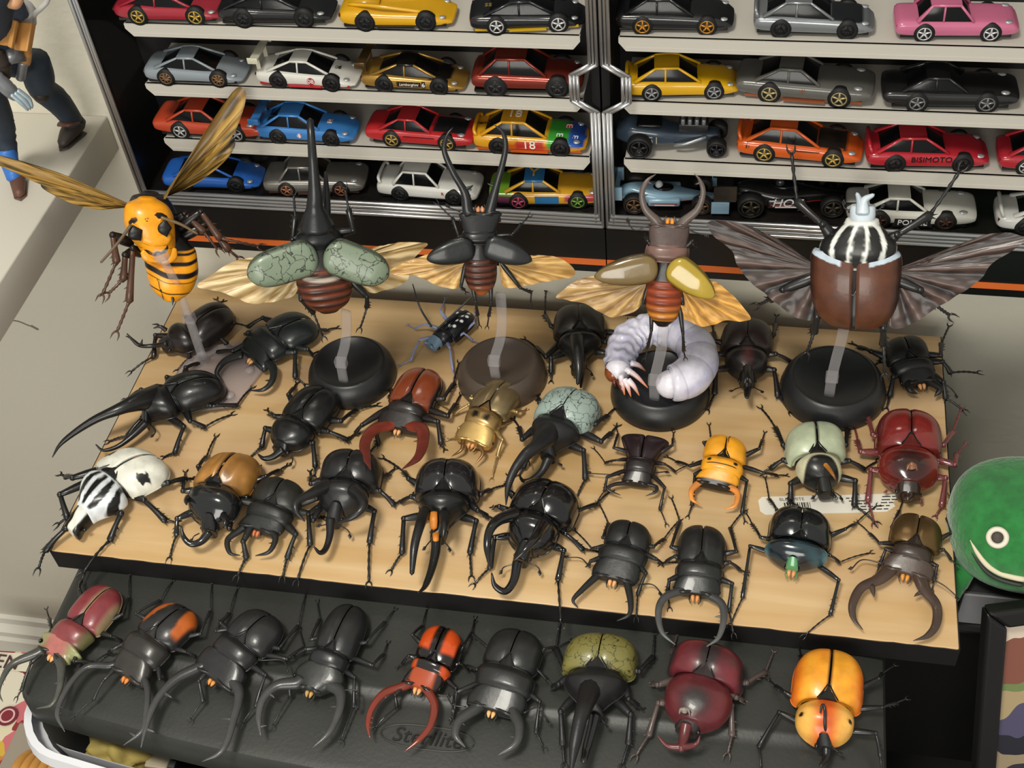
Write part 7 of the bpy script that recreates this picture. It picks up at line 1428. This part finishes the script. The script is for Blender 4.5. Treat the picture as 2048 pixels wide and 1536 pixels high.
# ------------------------------------------------------------------ paper sticker on the board, pencil mark on the wall
c0, c1, c2, c3 = (at_z(*p, .012) for p in ((1515, 994), (1792, 987), (1786, 1022), (1522, 1030)))
stk = empty('paper_sticker', loc=(c0[0], c0[1], 0), label='torn white barcode sticker stuck on the pine board', cat='sticker')
u_ = unit(c1-c0); v_ = unit(c3-c0); Ls, Hs = np.linalg.norm(c1-c0), np.linalg.norm(c3-c0)
def sp(a, b, h=.012): return u_*a+v_*b+np.array([0, 0, h])
edge = [(0.3, 0), (Ls*.9, 0), (Ls, .05), (Ls*.99, Hs*.3), (Ls*.96, Hs*.5), (Ls*.97, Hs*.7), (Ls*.9, Hs*.98), (Ls*.7, Hs), (.3, Hs), (0, Hs-.3), (0, .3)]
mb = MB(); n = len(edge); mb.add([sp(a, b, .004) for a, b in edge]+[sp(a, b, .016) for a, b in edge], [tuple(range(n)), tuple(range(2*n-1, n-1, -1))]+[(i, (i+1) % n, n+(i+1) % n, n+i) for i in range(n)]); mb.obj('paper', mat('sticker_paper', '#d9d4c8', rough=.55), stk, smooth=False)
ink = mat('ink_black', '#2a2826', rough=.6); random.seed(5); x = 1.65; mb = MB(); k = 0
while x < 3.4:
    w_ = random.choice((.04, .07, .10)); q = [sp(x, .55, .02), sp(x+w_, .55, .02), sp(x+w_, 1.45, .02), sp(x, 1.45, .02)]; mb.add(q, [(0, 1, 2, 3)]); x += w_+random.choice((.05, .08)); k += 1
mb.obj('barcode', ink, stk, smooth=False)
def stext(t, a, b, size, flip=True):
    V, F = text_mesh(t, size, 0, align='LEFT'); mb = MB(); sg = -1 if flip else 1
    mb.add(np.array([sp(a+p[0]*1.0, b-p[1], .022) for p in V]), F); mb.obj('lettering', ink, stk, smooth=False)
stext('BLBR MITE', 1.4, .28, .36); stext('EK1757', 4.0, .24, .5)
random.seed(2); mb = MB()
for i in range(9):
    a0, b0 = (5.8+.15*i, .26+.24*i) if i < 5 else (8.2-.1*(i-5), .20+.25*(i-5))
    for k in range(random.randint(2, 4)):
        w_ = random.uniform(.2, .6); mb.add([sp(a0, b0, .02), sp(a0+w_, b0, .02), sp(a0+w_, b0+.09, .02), sp(a0, b0+.09, .02)], [(0, 1, 2, 3)]); a0 += w_+.1
mb.obj('fine_print', ink, stk, smooth=False)
mk = [at_y(*p, WALL_Y-.02) for p in ((20, 640), (38, 643), (55, 650), (70, 655))]; mb = MB(); tube(mb, mk, .07, n=6, samples=10); tube(mb, [mk[-1]+np.array([-.3, 0, .2]), mk[-1]+np.array([.2, 0, -.2])], .12, n=6); o = mb.obj('pencil_mark', mat('scuff', '#7d776c', rough=.8)); tag(o, 'small grey scuff mark on the wall under the ledge', 'mark')
